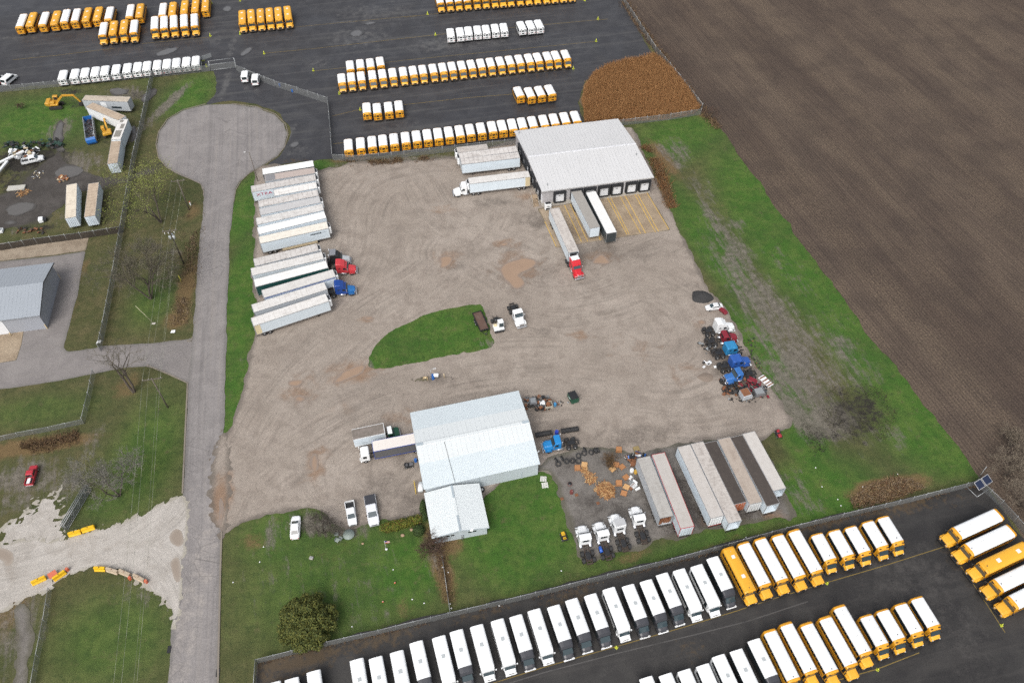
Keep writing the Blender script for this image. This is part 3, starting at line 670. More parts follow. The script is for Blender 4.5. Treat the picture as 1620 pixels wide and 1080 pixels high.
# ================================================================ vehicle materials
WHITE = paint('white_paint', (.8, .82, .83), .35, .12)
WHITE2 = paint('old_white_paint', (.7, .72, .73), .5, .3)
YEL = paint('bus_yellow', (.68, .32, .02), .35, .15, (.3, .15, .03))
YELC = paint('bus_cap_yellow', (.74, .38, .035), .35, .12, (.3, .15, .03))
BLACK = paint('black_paint', (.02, .021, .023), .4, .25, (.07, .065, .06))
DGREY = paint('dark_grey_paint', (.045, .047, .055), .35, .15, (.09, .085, .08))
RUB = plain('rubber', (.024, .024, .025), .75)
RIM = plain('rim_steel', (.55, .55, .55), .45, .3)
GLASS = plain('dark_glass', (.015, .022, .026), .08, 0, .6)
WSG = plain('windshield_glass', (.035, .055, .065), .07, 0, .8)
CHROME = plain('chrome', (.62, .63, .65), .2, .85)
STEEL = paint('galvanised', (.33, .35, .36), .5, .3, (.2, .19, .18), .4)
CHAS = paint('chassis_grime', (.03, .028, .027), .75, .6, (.08, .065, .05))
RED = plain('lamp_red', (.4, .015, .01), .4)
HATCH = plain('hatch_grey', (.4, .43, .44), .5)
HATW = plain('hatch_white', (.72, .73, .72), .5)
LAMP = plain('lamp_clear', (.6, .6, .58), .2)


def wheel(par, x, y, r=.5, w=.3, rim=True, steel=RIM, z=None):
    z = r if z is None else z
    b = MB(); s = 1 if y > 0 else -1
    pr = [(r * .5, w / 2), (r * .88, w / 2), (r, w * .36), (r, -w * .36), (r * .88, -w / 2), (r * .5, -w / 2)]
    n = 14
    b.loft([[(x + q * math.cos(2 * math.pi * k / n), y + s * dy, z + q * math.sin(2 * math.pi * k / n)) for k in range(n)] for q, dy in pr], 0, False, False)
    wl = b.build('wheel', RUB, par)
    if rim:
        c = MB(); yo = y + s * w * .36
        c.cyl((x, y - s * w * .3, z), (x, yo, z), r * .56, r * .56, 12); c.cyl((x, yo, z), (x, yo + s * .06, z), r * .28, r * .2, 8)
        c.build('rim', steel, wl)
    return wl


def arch(x, hw, zs, zt, rise, r, n=7, bot=None):
    """bus cross-section ring: skirt, side, rounded shoulder, crowned roof"""
    P = [(x, -hw + .05, bot), (x, -hw, bot + .08), (x, -hw, zs)]
    for k in range(n + 1):
        a = math.pi - math.pi * k / n
        ca, sa = math.cos(a), math.sin(a)
        e = .62
        P.append((x, hw * math.copysign(abs(ca) ** e, ca), zs + (zt - zs) * abs(sa) ** e + 0 * rise))
    P += [(x, hw, zs), (x, hw, bot + .08), (x, hw - .05, bot)]
    return P


def roof_skin(x0, x1, hw, zs, zt, off=.015, n=7, lim=.9, xn=2):
    rings = []
    for x in [x0 + (x1 - x0) * i / xn for i in range(xn + 1)]:
        r = []
        for k in range(n + 1):
            a = math.pi - math.pi * k / n; ca, sa = math.cos(a), math.sin(a); e = .62
            r.append((x, (hw + off) * math.copysign(abs(ca) ** e, ca), zs + (zt - zs + off) * abs(sa) ** e))
        rings.append(r)
    rings2 = rings
    return MB().loft(rings2, 0, True, False, False)


def school_bus(full, body_m, cap_m, roof_m, label, grp, hatch_m, rear_ws=True):
    """+x forward, origin on the ground under the rear end of the body"""
    rt = thing('school_bus', label, 'bus', group=grp)
    hw = 1.18
    if full: Lb, zt, zs, bot, nw = 8.9, 3.1, 2.55, .5, 11
    else: Lb, zt, zs, bot, nw = 5.25, 2.85, 2.35, .42, 6
    b = MB()
    secs = [arch(-.12, hw - .12, zs - .12, zt - .3, 0, 0, bot=bot + .1), arch(.0, hw - .03, zs - .03, zt - .1, 0, 0, bot=bot), arch(.25, hw, zs, zt, 0, 0, bot=bot)]
    if full: secs += [arch(Lb - .3, hw, zs, zt, 0, 0, bot=bot), arch(Lb - .05, hw - .03, zs - .05, zt - .12, 0, 0, bot=bot), arch(Lb, hw - .08, zs - .1, zt - .22, 0, 0, bot=bot)]
    else: secs += [arch(Lb - .05, hw, zs, zt, 0, 0, bot=bot), arch(Lb + .12, hw - .03, zs - .05, zt - .12, 0, 0, bot=bot), arch(Lb + .55, hw - .1, zs - .28, zt - .42, 0, 0, bot=bot)]
    b.loft(secs, 0, False)
    b.build('body', body_m, rt)
    roof_skin(.42 if full else .3, Lb - (.45 if full else .12), hw, zs, zt, lim=.9).build('roof', roof_m, rt, False)
    # front
    h = MB(); w = MB()
    if full:
        def ring(x, hw_, z0, z1): return [(x, -hw_, z0), (x, -hw_ * 1.02, z0 + .5 * (z1 - z0)), (x, -hw_ * .86, z1 - .06), (x, -hw_ * .5, z1), (x, hw_ * .5, z1), (x, hw_ * .86, z1 - .06), (x, hw_ * 1.02, z0 + .5 * (z1 - z0)), (x, hw_, z0)]
        h.loft([ring(Lb - .02, 1.08, .55, 1.72), ring(Lb + .7, 1.02, .55, 1.62), ring(Lb + 1.3, .95, .55, 1.48), ring(Lb + 1.48, .86, .6, 1.3)], 0, False)
        for s in (-1, 1): h.rbox(Lb + .35, Lb + 1.35, s * 1.0 - .17, s * 1.0 + .17, .75, 1.2, .1)
        w.loft([[(Lb + .012, -1.04, 1.72), (Lb + .012, 1.04, 1.72), (Lb + .012, .98, 2.5), (Lb + .012, -.98, 2.5)], [(Lb + .09, -1.02, 1.72), (Lb + .09, 1.02, 1.72), (Lb + .03, .96, 2.5), (Lb + .03, -.96, 2.5)]])
        fx, nose = Lb + .85, Lb + 1.5
    else:
        def ring(x, hw_, z0, z1): return [(x, -hw_, z0), (x, -hw_ * 1.02, z0 + .45 * (z1 - z0)), (x, -hw_ * .86, z1 - .08), (x, -hw_ * .5, z1), (x, hw_ * .5, z1), (x, hw_ * .86, z1 - .08), (x, hw_ * 1.02, z0 + .45 * (z1 - z0)), (x, hw_, z0)]
        h.loft([ring(Lb + .5, 1.03, .45, 1.62), ring(Lb + .95, 1.0, .45, 1.46), ring(Lb + 1.45, .95, .5, 1.22), ring(Lb + 1.68, .84, .55, 1.02)], 0, False)
        w.loft([[(Lb + .55, -.86, 2.12), (Lb + .55, .86, 2.12), (Lb + 1.0, .92, 1.44), (Lb + 1.0, -.92, 1.44)], [(Lb + .62, -.84, 2.15), (Lb + .62, .84, 2.15), (Lb + 1.12, .9, 1.46), (Lb + 1.12, -.9, 1.46)]])
        fx, nose = Lb + 1.0, Lb + 1.7
    h.build('hood', cap_m, rt); w.build('windshield', WSG, rt)
    g = MB(); g.rbox(nose - .1, nose + .04, -.5, .5, .72, 1.05 if not full else 1.2, .03); g.build('grille', BLACK, rt)
    for s in (-1, 1):
        MB().rbox(nose - .14, nose + .02, s * .7 - .11, s * .7 + .11, .85, 1.02, .03).build('headlight', LAMP, rt)
    MB().rbox(nose - .08, nose + .16, -1.08, 1.08, .45, .68, .04).build('bumper', BLACK, rt)
    MB().rbox(-.3, -.1, -1.1, 1.1, .48, .72, .04).build('bumper', BLACK, rt)
    # windows
    for s in (-1, 1):
        x0 = .45; st = (Lb - .95) / nw; wx = [x0 - .04]; wm = [1]
        for k in range(nw): wx += [x0 + k * st + .03, x0 + (k + 1) * st - .03]; wm += [0, 1]
        wx.append(x0 + nw * st + .04)
        MB().band(wx, s * hw - .01, s * hw + .014, zs - (.76 if full else 1.0), zs - .03, wm).build('window_band', [GLASS, body_m if full else BLACK], rt)
        if s < 0: MB().box(Lb - .44, Lb + .02, s * hw - .02, s * hw + .012, bot + .3, zs - .1).build('entry_door', GLASS, rt)
        elif not full: MB().box(Lb - .35, Lb + .1, s * hw - .02, s * hw + .012, zs - .75, zs - .12).build('driver_window', GLASS, rt)
        q = MB()
        q.box(.1, Lb - .6, s * hw - .01, s * hw + .014, bot + .5, bot + .62)
        q.build('rub_rail', BLACK, rt)
        m = MB(); mx = Lb + (.25 if full else .75)
        m.tube([(mx - .1, s * 1.0, zs - .35), (mx + .12, s * 1.38, zs - .45)], .035, 5); m.rbox(mx + .06, mx + .22, s * 1.38 - .14, s * 1.38 + .14, zs - .95, zs - .42, .04)
        m.build('mirror', BLACK, rt)
        MB().rbox(-.2, -.12, s * .92 - .1, s * .92 + .1, bot + .55, bot + .78, .02).build('tail_light', RED, rt)
    z = zs - .62
    for y0, y1, z0, z1 in ((-.98, -.66, z, z + .46), (-.4, .4, z, z + .46), (.66, .98, z, z + .46), (-.38, .38, z - .72, z - .42)): MB().box(-.165, -.1, y0, y1, z0, z1).build('rear_window', GLASS, rt)
    for y in (-.69, .69): MB().rbox(-.16, -.02, y - .23, y + .23, zs + .05, zs + .24, .03).build('warning_light', BLACK, rt)
    fx2 = Lb - (.02 if full else -.3)
    zf = zt - .42 if full else zt - .36
    for y in (-.73, .73): MB().rbox(fx2 - .04, fx2 + .1, y - .23, y + .23, zf, zf + .2, .03).build('warning_light', BLACK, rt)
    for hx in ((2.0, 5.9) if full else (2.6,)):
        MB().rbox(hx - .33, hx + .33, -.33, .33, zt - .0, zt + .06, .02).build('roof_hatch', hatch_m, rt)
    MB().cyl((.95, 0, zt), (.95, 0, zt + .12), .07, .05, 6).build('strobe_lamp', HATCH, rt)
    MB().cyl((Lb - .75, 0, zt), (Lb - .75, 0, zt + .07), .11, .09, 8).build('roof_vent', DGREY, rt)
    for x, ww in ((2.3 if full else 1.35, .46), (fx, .28)):
        for s in (-1, 1): wheel(rt, x, s * (1.0 if ww < .4 else .93), .48 if full else .4, ww, False)
    return rt


def shuttle_bus(black, label, grp):
    rt = thing('shuttle_bus', label, 'shuttle bus', group=grp)
    body = BLACK if black else WHITE; front = DGREY if black else WHITE
    hw, zt, zs, bot = 1.17, 2.95, 2.6, .4
    L = 7.3
    b = MB(); rl = 6.05 if black else 6.9
    b.loft([arch(-.06, hw - .06, zs - .05, zt - .12, 0, 0, bot=bot), arch(.12, hw, zs, zt, 0, 0, bot=bot), arch(rl - .1, hw, zs, zt, 0, 0, bot=bot), arch(rl, hw, zs, zt - .01, 0, 0, bot=bot)])
    b.build('body', body, rt)
    roof_skin(-.02, rl, hw, zs, zt, .014).build('roof', WHITE, rt, False)
    c = MB()
    if black: c.loft([arch(rl + .002, hw - .005, zs, zt - .03, 0, 0, bot=bot), arch(rl + .85, hw - .05, zs - .14, zt - .2, 0, 0, bot=bot), arch(rl + 1.15, hw - .1, zs - .45, zt - .6, 0, 0, bot=bot)])
    else: c.loft([arch(rl + .002, hw - .005, zs, zt, 0, 0, bot=bot), arch(rl + .35, hw - .04, zs - .1, zt - .12, 0, 0, bot=bot), arch(rl + .62, hw - .12, zs - .4, zt - .5, 0, 0, bot=bot)])
    c.build('front_cap', front, rt)
    hx = 7.2

    def ring(x, hw_, z0, z1): return [(x, -hw_, z0), (x, -hw_ * 1.02, z0 + .45 * (z1 - z0)), (x, -hw_ * .86, z1 - .08), (x, -hw_ * .5, z1), (x, hw_ * .5, z1), (x, hw_ * .86, z1 - .08), (x, hw_ * 1.02, z0 + .45 * (z1 - z0)), (x, hw_, z0)]
    MB().loft([ring(hx - .3, 1.02, .45, 1.75), ring(hx + .55, .99, .45, 1.42), ring(hx + 1.05, .94, .5, 1.2), ring(hx + 1.25, .85, .55, 1.0)]).build('hood', front, rt)
    MB().loft([[(hx - .02, -.86, 2.15), (hx - .02, .86, 2.15), (hx + .58, .93, 1.42), (hx + .58, -.93, 1.42)], [(hx + .06, -.84, 2.2), (hx + .06, .84, 2.2), (hx + .7, .91, 1.44), (hx + .7, -.91, 1.44)]]).build('windshield', WSG, rt)
    MB().rbox(hx + 1.15, hx + 1.4, -.98, .98, .42, .74, .06).build('bumper', WHITE, rt)
    MB().rbox(-.2, -.04, -1.05, 1.05, .45, .65, .04).build('bumper', BLACK, rt)
    MB().rbox(hx + 1.2, hx + 1.3, -.5, .5, .78, 1.0, .02).build('grille', BLACK, rt)
    for s in (-1, 1):
        n = 5; wx = [.46]; wm = [1]
        for k in range(n): wx += [.5 + k * 1.1, .5 + (k + 1) * 1.1 - .06]; wm += [0, 1]
        MB().band(wx + [.5 + n * 1.1], s * hw - .01, s * hw + .012, 1.5, 2.45, wm).build('window_band', [GLASS, BLACK], rt)
        if s < 0: MB().box(6.05, 6.75, s * hw - .02, s * hw + .012, .7, 2.4).build('entry_door', GLASS, rt)
        m = MB(); m.tube([(hx + .1, s * .98, 1.75), (hx + .2, s * 1.32, 1.7)], .03, 5); m.rbox(hx + .12, hx + .28, s * 1.36 - .12, s * 1.36 + .12, 1.4, 1.85, .04)
        m.build('mirror', BLACK if black else WHITE, rt)
        MB().box(hx - .2, hx + .4, s * 1.03 - .01, s * 1.03 + .012, 1.4, 1.72).build('cab_window', GLASS, rt)
        MB().rbox(-.1, -.05, s * .95 - .09, s * .95 + .09, .8, 1.1, .02).build('tail_light', RED, rt)
        MB().rbox(hx + 1.16, hx + 1.28, s * .68 - .13, s * .68 + .13, .82, .98, .03).build('headlight', LAMP, rt)
    MB().box(-.075, -.03, -.55, .55, 1.5, 2.35).build('rear_window', GLASS, rt)
    MB().rbox(3.0, 3.62, -.3, .3, zt + .0, zt + .09, .03).build('roof_hatch', HATCH, rt)
    for x, ww in ((1.6, .44), (hx + .5, .26)):
        for s in (-1, 1): wheel(rt, x, s * .92, .4, ww, False)
    return rt


# ---------------------------------------------------------------- bus rows
PROTO = {}


def bus(kind, label, grp):
    """first of a kind is built, the others are copies of it and of its parts"""
    if kind not in PROTO:
        a = dict(label=label, grp=grp)
        if kind == 'full_white': PROTO[kind] = school_bus(True, YEL, YELC, WHITE, hatch_m=HATW, **a)
        elif kind == 'full_yellow': PROTO[kind] = school_bus(True, YEL, YELC, YELC, hatch_m=HATW, **a)
        elif kind == 'short_yellow': PROTO[kind] = school_bus(False, YEL, YELC, WHITE, hatch_m=HATW, **a)
        elif kind == 'short_white': PROTO[kind] = school_bus(False, WHITE, WHITE, WHITE, hatch_m=HATW, **a)
        elif kind == 'shuttle_black': PROTO[kind] = shuttle_bus(True, **a)
        elif kind == 'shuttle_white': PROTO[kind] = shuttle_bus(False, **a)
        return PROTO[kind]
    return clone(PROTO[kind], label, group=grp)


REF = {'full': (.0, 8.9, 3.1), 'short': (.1, 5.2, 2.85), 'shuttle': (0, 6.05, 2.95)}


def put_bus(kind, pt, hd, at_rear, label, grp, scale=None):
    o = bus(kind, label, grp)
    x0, x1, zr = REF[kind.split('_')[0]]
    if kind == 'shuttle_white': x1 = 7.3
    sc = scale or (1, 1, 1)
    if isinstance(sc, float): sc = (sc, sc, sc)
    g = G(pt[0], pt[1], zr * sc[2]); lx = (x0 if at_rear else x1) * sc[0]
    o.location = (g.x - math.cos(hd) * lx, g.y - math.sin(hd) * lx, .05)
    o.rotation_euler = (0, 0, hd); o.scale = sc
    return o


def row(kinds, pts, hd_deg, at_rear, what, where, grp, scale=None, jit=.6):
    n = len(pts)
    for i, (p, k) in enumerate(zip(pts, kinds)):
        w = what[k] if isinstance(what, dict) else what
        put_bus(k, p, R(hd_deg + random.uniform(-jit, jit)), at_rear, f'{w}, {ordinal(i, n)} {where}', grp, scale)


def line_pts(xs, a, b): return [(x, a[1] + (b[1] - a[1]) * (x - a[0]) / (b[0] - a[0])) for x in xs]


SY, FW, FY, SW, UB, UW = 'short_yellow', 'full_white', 'full_yellow', 'short_white', 'shuttle_black', 'shuttle_white'
xs = [540.9, 556.2, 572.1, 589.8, 606, 622.3, 639, 654.9, 670.2, 686.7, 702, 717, 732.5, 747.8, 763, 778.3, 793.9, 809.2, 824.4, 839.7, 854, 869.1, 882.8, 898.1]
row([SY] * 24, line_pts(xs, (540.9, 130.9), (898.1, 92.5)), -78.6, False, 'short white-roofed yellow bus', 'in the long forward-facing row', 'short yellow buses facing the camera mid-lot', (1.0, .98, 1.0))
row([SY] * 4, [(554.4, 110.2), (570.6, 108.2), (586.7, 106.7), (602.7, 104.2)], 101.5, True, 'short white-roofed yellow bus', 'of four behind the long row', 'short yellow buses behind the mid-lot row')
row([SY] * 4, [(580.4, 178.8), (597.2, 179.5), (615.3, 177.5), (631.8, 175.3)], 99.5, True, 'short yellow bus seen from behind', 'of four near the inner fence', 'four short yellow buses near the fence')
row([SY] * 4, [(824.6, 152.4), (841.8, 153.5), (858, 151.4), (874.4, 149.3)], 104.5, True, 'short yellow bus seen from behind', 'of four beside the reeds', 'four short yellow buses near the reeds')
xs = [551.4, 570.7, 589.1, 606.4, 624.2, 642.5, 660.3, 677.5, 694.4, 711.8, 728.9, 745.8, 763.2, 780.8, 796.9, 812.9, 828.8, 845.6, 863, 879.8, 896.7, 914]
row([SY] * 22, line_pts(xs, (551.4, 237.8), (914, 192.2)), 99.6, True, 'short white-roofed yellow bus', 'in the fence row behind the warehouse', 'short yellow buses along the warehouse fence')
xs = [96.7, 115.6, 131.9, 148.1, 163.7, 181.5, 199.3, 215.5, 230.8, 247, 262.3, 277.5, 293.2, 308.6]
row([SW] * 14, line_pts(xs, (96.7, 124.3), (308.6, 101.3)), 101.5, True, 'small all-white bus', 'of fourteen along the scrapyard fence', 'white minibuses along the scrapyard fence', (.9, 1.04, 1.0))
row([SW] * 7, [(713.6, 56.8), (728.9, 55.4), (742.2, 53.9), (756.5, 52.4), (770.1, 51.3), (784.7, 49.7), (798.4, 48.4)], 97.5, True, 'small all-white bus', 'of seven parked together high in the lot', 'seven white minibuses in the lot', (.9, 1.04, 1.0))
row([SW] * 3, [(827.5, 45.2), (841.7, 44), (855.3, 42.6)], 103, True, 'small all-white bus', 'of the detached group of three', 'three white minibuses in the lot', (.9, 1.04, 1.0))
WH = {FW: 'white-roofed full-size yellow bus', FY: 'all-yellow full-size bus'}
row([FY] * 6, [(382.9, 37), (397.5, 35.3), (412.1, 34.3), (426.7, 32.9), (440.9, 31.6), (456.2, 29.9)], -76.6, False, WH, 'of six beside the lot entrance lane', 'six yellow buses by the entrance lane')
row([FW, FY, FW, FY, FW, FW, FY, FY, FW], [(29.1, 42.8), (45.3, 40.2), (65.4, 39.5), (84.2, 37.6), (99.7, 35.3), (116.6, 34), (134.1, 32.4), (151.6, 31.1), (169.7, 30.9)], 102, True, WH, 'of nine in the upper left corner', 'buses of the upper left row')
row([FW, FY], [(203.4, 27), (219, 25.9)], 102, True, WH, 'of the pair behind the front four', 'pair of buses at the upper left')
row([FW, FY, FY, FW], [(160.7, 56.4), (176.9, 54.4), (193.7, 52.5), (209.9, 52.5)], -76, False, WH, 'of four facing forward at upper left', 'four buses facing forward at the upper left')
row([FW, FY, FY, FY, FY], [(255.4, 24.8), (271.2, 23.3), (290, 20.5), (307.3, 17.9), (323.7, 15.8)], 102, True, WH, 'of five cut by the top edge', 'five buses seen from behind at the top')
row([FW] * 5, [(243.4, 46.7), (258.6, 45.8), (274.3, 44.6), (290.7, 43.1), (307.3, 42)], -74.8, False, WH, 'of five facing forward by the lane', 'five white-roofed buses facing forward')
xs = [699.5, 714, 727.9, 742, 756.7, 770.8, 785, 797.7, 810.3, 825, 838.7, 852.3, 866.6, 879.6, 893.3, 907]
row([FW, FW, FW, FW] + [FY] * 12, [(x - 2, 5.5 - 16 * (x - 699.5) / 207) for x in xs], -78.6, False, WH, 'of the row at the top edge', 'full-size buses along the top edge')
# south lot
S1 = [(432.5, 1079, UB), (461, 1072.8, UB), (495.6, 1061, UB), (563.7, 1042.5, UW), (593.8, 1039.5, UB), (627.2, 1030.1, UW), (658, 1014.8, UB), (693.8, 1006.7, UW), (721.7, 997, UB), (753.8, 988.9, UW), (786.5, 980, UW), (815.8, 973.5, UB), (844.7, 964, UW), (875.6, 958.1, UB), (904, 947.5, UB), (933.8, 940.1, UB), (963.2, 930.2, UW), (993.6, 925.3, UB), (1022, 917.9, UB), (1047.4, 907.3, UB), (1074.3, 900.6, UW), (1102.2, 894, UW), (1127.4, 881.4, UB)]
WHU = {UB: 'black-sided shuttle bus', UW: 'all-white shuttle bus'}
row([s[2] for s in S1], [s[:2] for s in S1], -73.4, True, WHU, 'along the south fence', 'shuttle buses along the south fence', (.99, .96, 1), .4)
S2 = [(1022, 1071, UB), (1052.8, 1066, UB), (1082.5, 1059.4, UW), (1112, 1051.2, UW), (1136.8, 1036.4, UW), (1165, 1027.8, UB), (1192.9, 1011.4, UB)]
row([s[2] for s in S2], [s[:2] for s in S2], -73.4, True, WHU, 'of the second row at the bottom', 'shuttle buses of the second row', (.99, .96, 1), .4)
NEAR = (.955, .94, 1)
row([FY, FW, FW, FW, FW], [(1152, 865), (1176, 857), (1202.5, 850), (1230, 844.5), (1256, 837)], -73.4, True, WH, 'by the south fence', 'full-size buses along the south fence', NEAR, .5)
row([SY] * 5, [(1293, 844), (1320.2, 838.3), (1346.2, 832.6), (1373.4, 824.2), (1393.7 + 4, 817)], -75.3, True, 'short white-roofed yellow bus', 'ending the south fence row', 'short buses along the south fence', (.98, .96, 1), .5)
row([FW] * 5, [(1217.7, 995.3), (1243.6, 984.2), (1275.7, 984.2), (1305.4, 974.3), (1327.7, 957)], -73.6, True, WH, 'in the second row of the south lot', 'full-size buses of the second row', NEAR, .5)
row([SY] * 4, [(1370.9, 973), (1396.9, 964.4), (1425.3, 954.5), (1451.3, 944.6)], -74.8, True, 'short white-roofed yellow bus', 'of four ending the second row', 'short buses of the second row', (.98, .96, 1), .5)
for i, (k, p, q) in enumerate(((FW, (1512.3, 843), 0), (FW, (1531.2, 869.3), 0), (FY, (1555.4, 897.6), 0), (FW, (1577.5, 926), 0), (FW, (1601, 953), 0))):
    put_bus(k, p, R(202.8), False, ('topmost white-roofed bus of the angled group at the right edge', 'second white-roofed bus from the top of the angled right-edge group', 'all-yellow bus of the angled group at the right edge', 'white-roofed bus just below the all-yellow bus at the right edge', 'lowest white-roofed bus of the angled group at the right edge')[i], 'angled buses at the right edge', (1.16, 1.06, 1.05))
# ================================================================ trailers
def roof_mat(name, col, dcol, ribs=.35, dirt=.6):
    if name in MC: return MC[name]
    t = NT(name); v = t.obj(); r = t.rand(); off = t.ma('MULTIPLY', r, 91.0); v2 = t.vm(v, add=t.com(off, off, 0.0))
    n = t.noise(t.vm(v2, (.35, 1.2, 1)), 1.0, 5, .7); m = t.noise(t.vm(v2, (2.2, .8, 1)), 1.0, 3, .65)
    x = t.sepv(v)[0]; fr = t.ma('FRACT', t.ma('MULTIPLY', x, .82)); rib = t.ramp(t.ma('ABSOLUTE', t.ma('SUBTRACT', fr, .5)), .43, .49)
    f = t.ma('MULTIPLY', t.ramp(t.ma('ADD', t.ma('MULTIPLY', n, .6), t.ma('MULTIPLY', m, .4)), .42, .68), dirt)
    c = t.mix(f, t.scale(col, t.ma('ADD', t.ma('MULTIPLY', r, .16), .92)), dcol)
    c = t.mix(t.ma('MULTIPLY', rib, ribs), c, t.scale(dcol, .85))
    MC[name] = t.out(c, .6, spec=.3, bump=rib, bs=.4, bd=.02)
    return MC[name]


RW = roof_mat('clean_trailer_roof', (.66, .65, .63), (.42, .39, .36))
RG = roof_mat('ribbed_trailer_roof', (.55, .53, .51), (.3, .27, .25), .6, .75)
RD = roof_mat('dusty_trailer_roof', (.47, .44, .41), (.25, .22, .2), .1, .8)
RP = roof_mat('plain_white_roof', (.74, .75, .74), (.6, .57, .52), .05, .4)
RB = roof_mat('bare_dark_roof', (.062, .052, .046), (.09, .075, .065), .15, .6)
RT = roof_mat('tan_dusty_roof', (.36, .31, .265), (.25, .2, .165), .05, .6)
RR = roof_mat('weathered_tan_roof', (.47, .38, .29), (.24, .18, .13), .5, .7)
RS = roof_mat('pale_stained_roof', (.52, .46, .38), (.2, .16, .12), .1, .65)
SIDE = paint('trailer_side_sky_tint', (.62, .7, .76), .4, .18)  # white with the bluish sky reflection mixed into its colour
SIDED = paint('trailer_side_dull', (.42, .45, .48), .5, .3)
SGREEN = paint('trailer_side_green', (.012, .06, .055), .4, .15)
SBLK = paint('trailer_side_dark', (.035, .045, .05), .4, .2)
ALU = paint('aluminium_trim', (.42, .42, .42), .45, .3, (.2, .19, .18), .5)
RUST = paint('rust', (.2, .085, .04), .85, .6, (.08, .045, .03))
REDT = paint('red_trim', (.42, .03, .04), .5, .3)
BLUET = paint('blue_trim', (.03, .07, .3), .5, .2)
WOOD = paint('pale_wood', (.5, .38, .22), .8, .5, (.2, .14, .08), sc=2)
TANP = paint('tan_panel', (.5, .42, .28), .7, .4)


def text_obj(body, size, mat, par, loc, rot, name='lettering', extr=.006, squash=1.0):
    cu = bpy.data.curves.new(name, 'FONT'); cu.body = body; cu.size = size; cu.extrude = extr; cu.align_x = 'CENTER'; cu.align_y = 'CENTER'
    tmp = bpy.data.objects.new(name, cu); COL.objects.link(tmp)
    dg = bpy.context.evaluated_depsgraph_get(); dg.update()
    me = bpy.data.meshes.new_from_object(tmp.evaluated_get(dg)); bpy.data.objects.remove(tmp)
    me.materials.clear(); me.materials.append(mat)
    o = bpy.data.objects.new(name, me); COL.objects.link(o); o.parent = par; o.location = loc; o.rotation_euler = rot; o.scale = (squash, 1, 1)
    return o


def trailer(rear, front, label, grp, roof=RW, side=SIDE, reefer=False, door=None, L=None, trim=ALU, skirt=None, open_rear=False, legs=True, z=4.05, w=2.55, at='rear', wheels=True, sag=0, floor=1.15, name='semi_trailer', patch=None, frame_top=False):
    """box trailer: rear and front are photo points of the middle of its roof ends"""
    A, B = G(*rear, z), G(*front, z)
    hd = math.atan2(B.y - A.y, B.x - A.x); L = L or (B - A).length
    o = A if at == 'rear' else B - Vector((math.cos(hd), math.sin(hd), 0)) * L
    rt = thing(name, label, 'trailer', (o.x, o.y, .05), hd, grp)
    hw = w / 2; z0 = floor
    b = MB()
    b.box(0, L, -hw, -hw + .06, z0, z - .03); b.box(0, L, hw - .06, hw, z0, z - .03); b.box(L - .06, L, -hw + .061, hw - .061, z0, z - .03); b.box(.02, L - .07, -hw + .061, hw - .061, z0, z0 + .12)
    if not open_rear: b.box(.04, .1, -hw + .061, hw - .061, z0 + .121, z - .03)
    b.build('body', side, rt)
    MB().slab([(0.03, -hw + .03, z - .02), (L - .03, -hw + .03, z - .02), (L - .03, hw - .03, z - .02), (.03, hw - .03, z - .02)], .03).build('roof', roof, rt)
    f = MB(); e = .05
    for s in (-1, 1):
        f.box(-.01, L + .01, s * hw - .035, s * hw + .035, z - .08, z + (.05 if frame_top else .018)); f.box(0, L, s * hw - .02, s * hw + .02, z0 - .1, z0 + .06)
    f.box(-.03, .05, -hw, hw, z - .1, z + .022); f.box(L - .05, L + .03, -hw, hw, z - .1, z + .022)
    for s in (-1, 1):
        f.box(-.03, .06, s * hw - .05, s * hw + .03, z0 - .1, z); f.box(L - .06, L + .03, s * hw - .05, s * hw + .03, z0 - .1, z)
    f.build('frame', trim, rt)
    p = MB(); n = int(L / 1.22)
    for s in (-1, 1):
        for k in range(1, n): p.box(k * L / n - .025, k * L / n + .025, s * hw - .005, s * hw + .012, z0 + .07, z - .09)
    p.build('side_post', side, rt)
    if not open_rear:
        for s in (-1, 1):
            d = MB().rbox(-.045, .03, min(s * .03, s * (hw - .08)), max(s * .03, s * (hw - .08)), z0 + .05, z - .15, .02).build('rear_door', door or side, rt)
            r = MB(); r.cyl((-.07, s * .35, z0 + .1), (-.07, s * .35, z - .2), .025, n=6); r.cyl((-.07, s * .8, z0 + .1), (-.07, s * .8, z - .2), .025, n=6); r.build('lock_rod', STEEL, d)
    if wheels:
        for x in (1.6, 2.85):
            for s in (-1, 1): wheel(rt, x, s * (hw - .3), .5, .56)
        c = MB(); c.box(.5, 4.2, -.5, -.38, z0 - .38, z0 - .1); c.box(.5, 4.2, .38, .5, z0 - .38, z0 - .1); c.box(1.5, 1.7, -1, 1, .42, .6); c.box(2.75, 2.95, -1, 1, .42, .6); c.build('bogie', CHAS, rt)
        c = MB(); c.box(-.02, .06, -1.1, 1.1, .45, .57); c.box(0, .05, -.7, -.6, .57, z0); c.box(0, .05, .6, .7, .57, z0); c.build('underride_guard', CHAS, rt)
    if legs:
        for s in (-1, 1):
            c = MB(); c.box(L - 3.0, L - 2.82, s * .75 - .09, s * .75 + .09, .2, z0); c.box(L - 3.1, L - 2.72, s * .75 - .16, s * .75 + .16, 0, .06); c.build('landing_leg', CHAS, rt)
    if reefer:
        c = MB(); c.rbox(L + .03, L + .62, -1.0, 1.0, z0 + .75, z - .12, .14); c.build('refrigeration_unit', WHITE, rt)
        c = MB(); c.box(L + .45, L + .64, -.72, .72, z - 1.0, z - .35); c.box(L + .08, L + .5, -.78, .78, z - .2, z - .105); c.build('cooling_grille', BLACK, rt)
    if skirt:
        c = MB()
        for s in (-1, 1): c.box(4.6, L - 3.3, s * hw - .05, s * hw - .01, .35, z0 - .1)
        c.build('side_skirt', skirt, rt)
    if patch: patch(rt, L, hw, z, z0)
    return rt


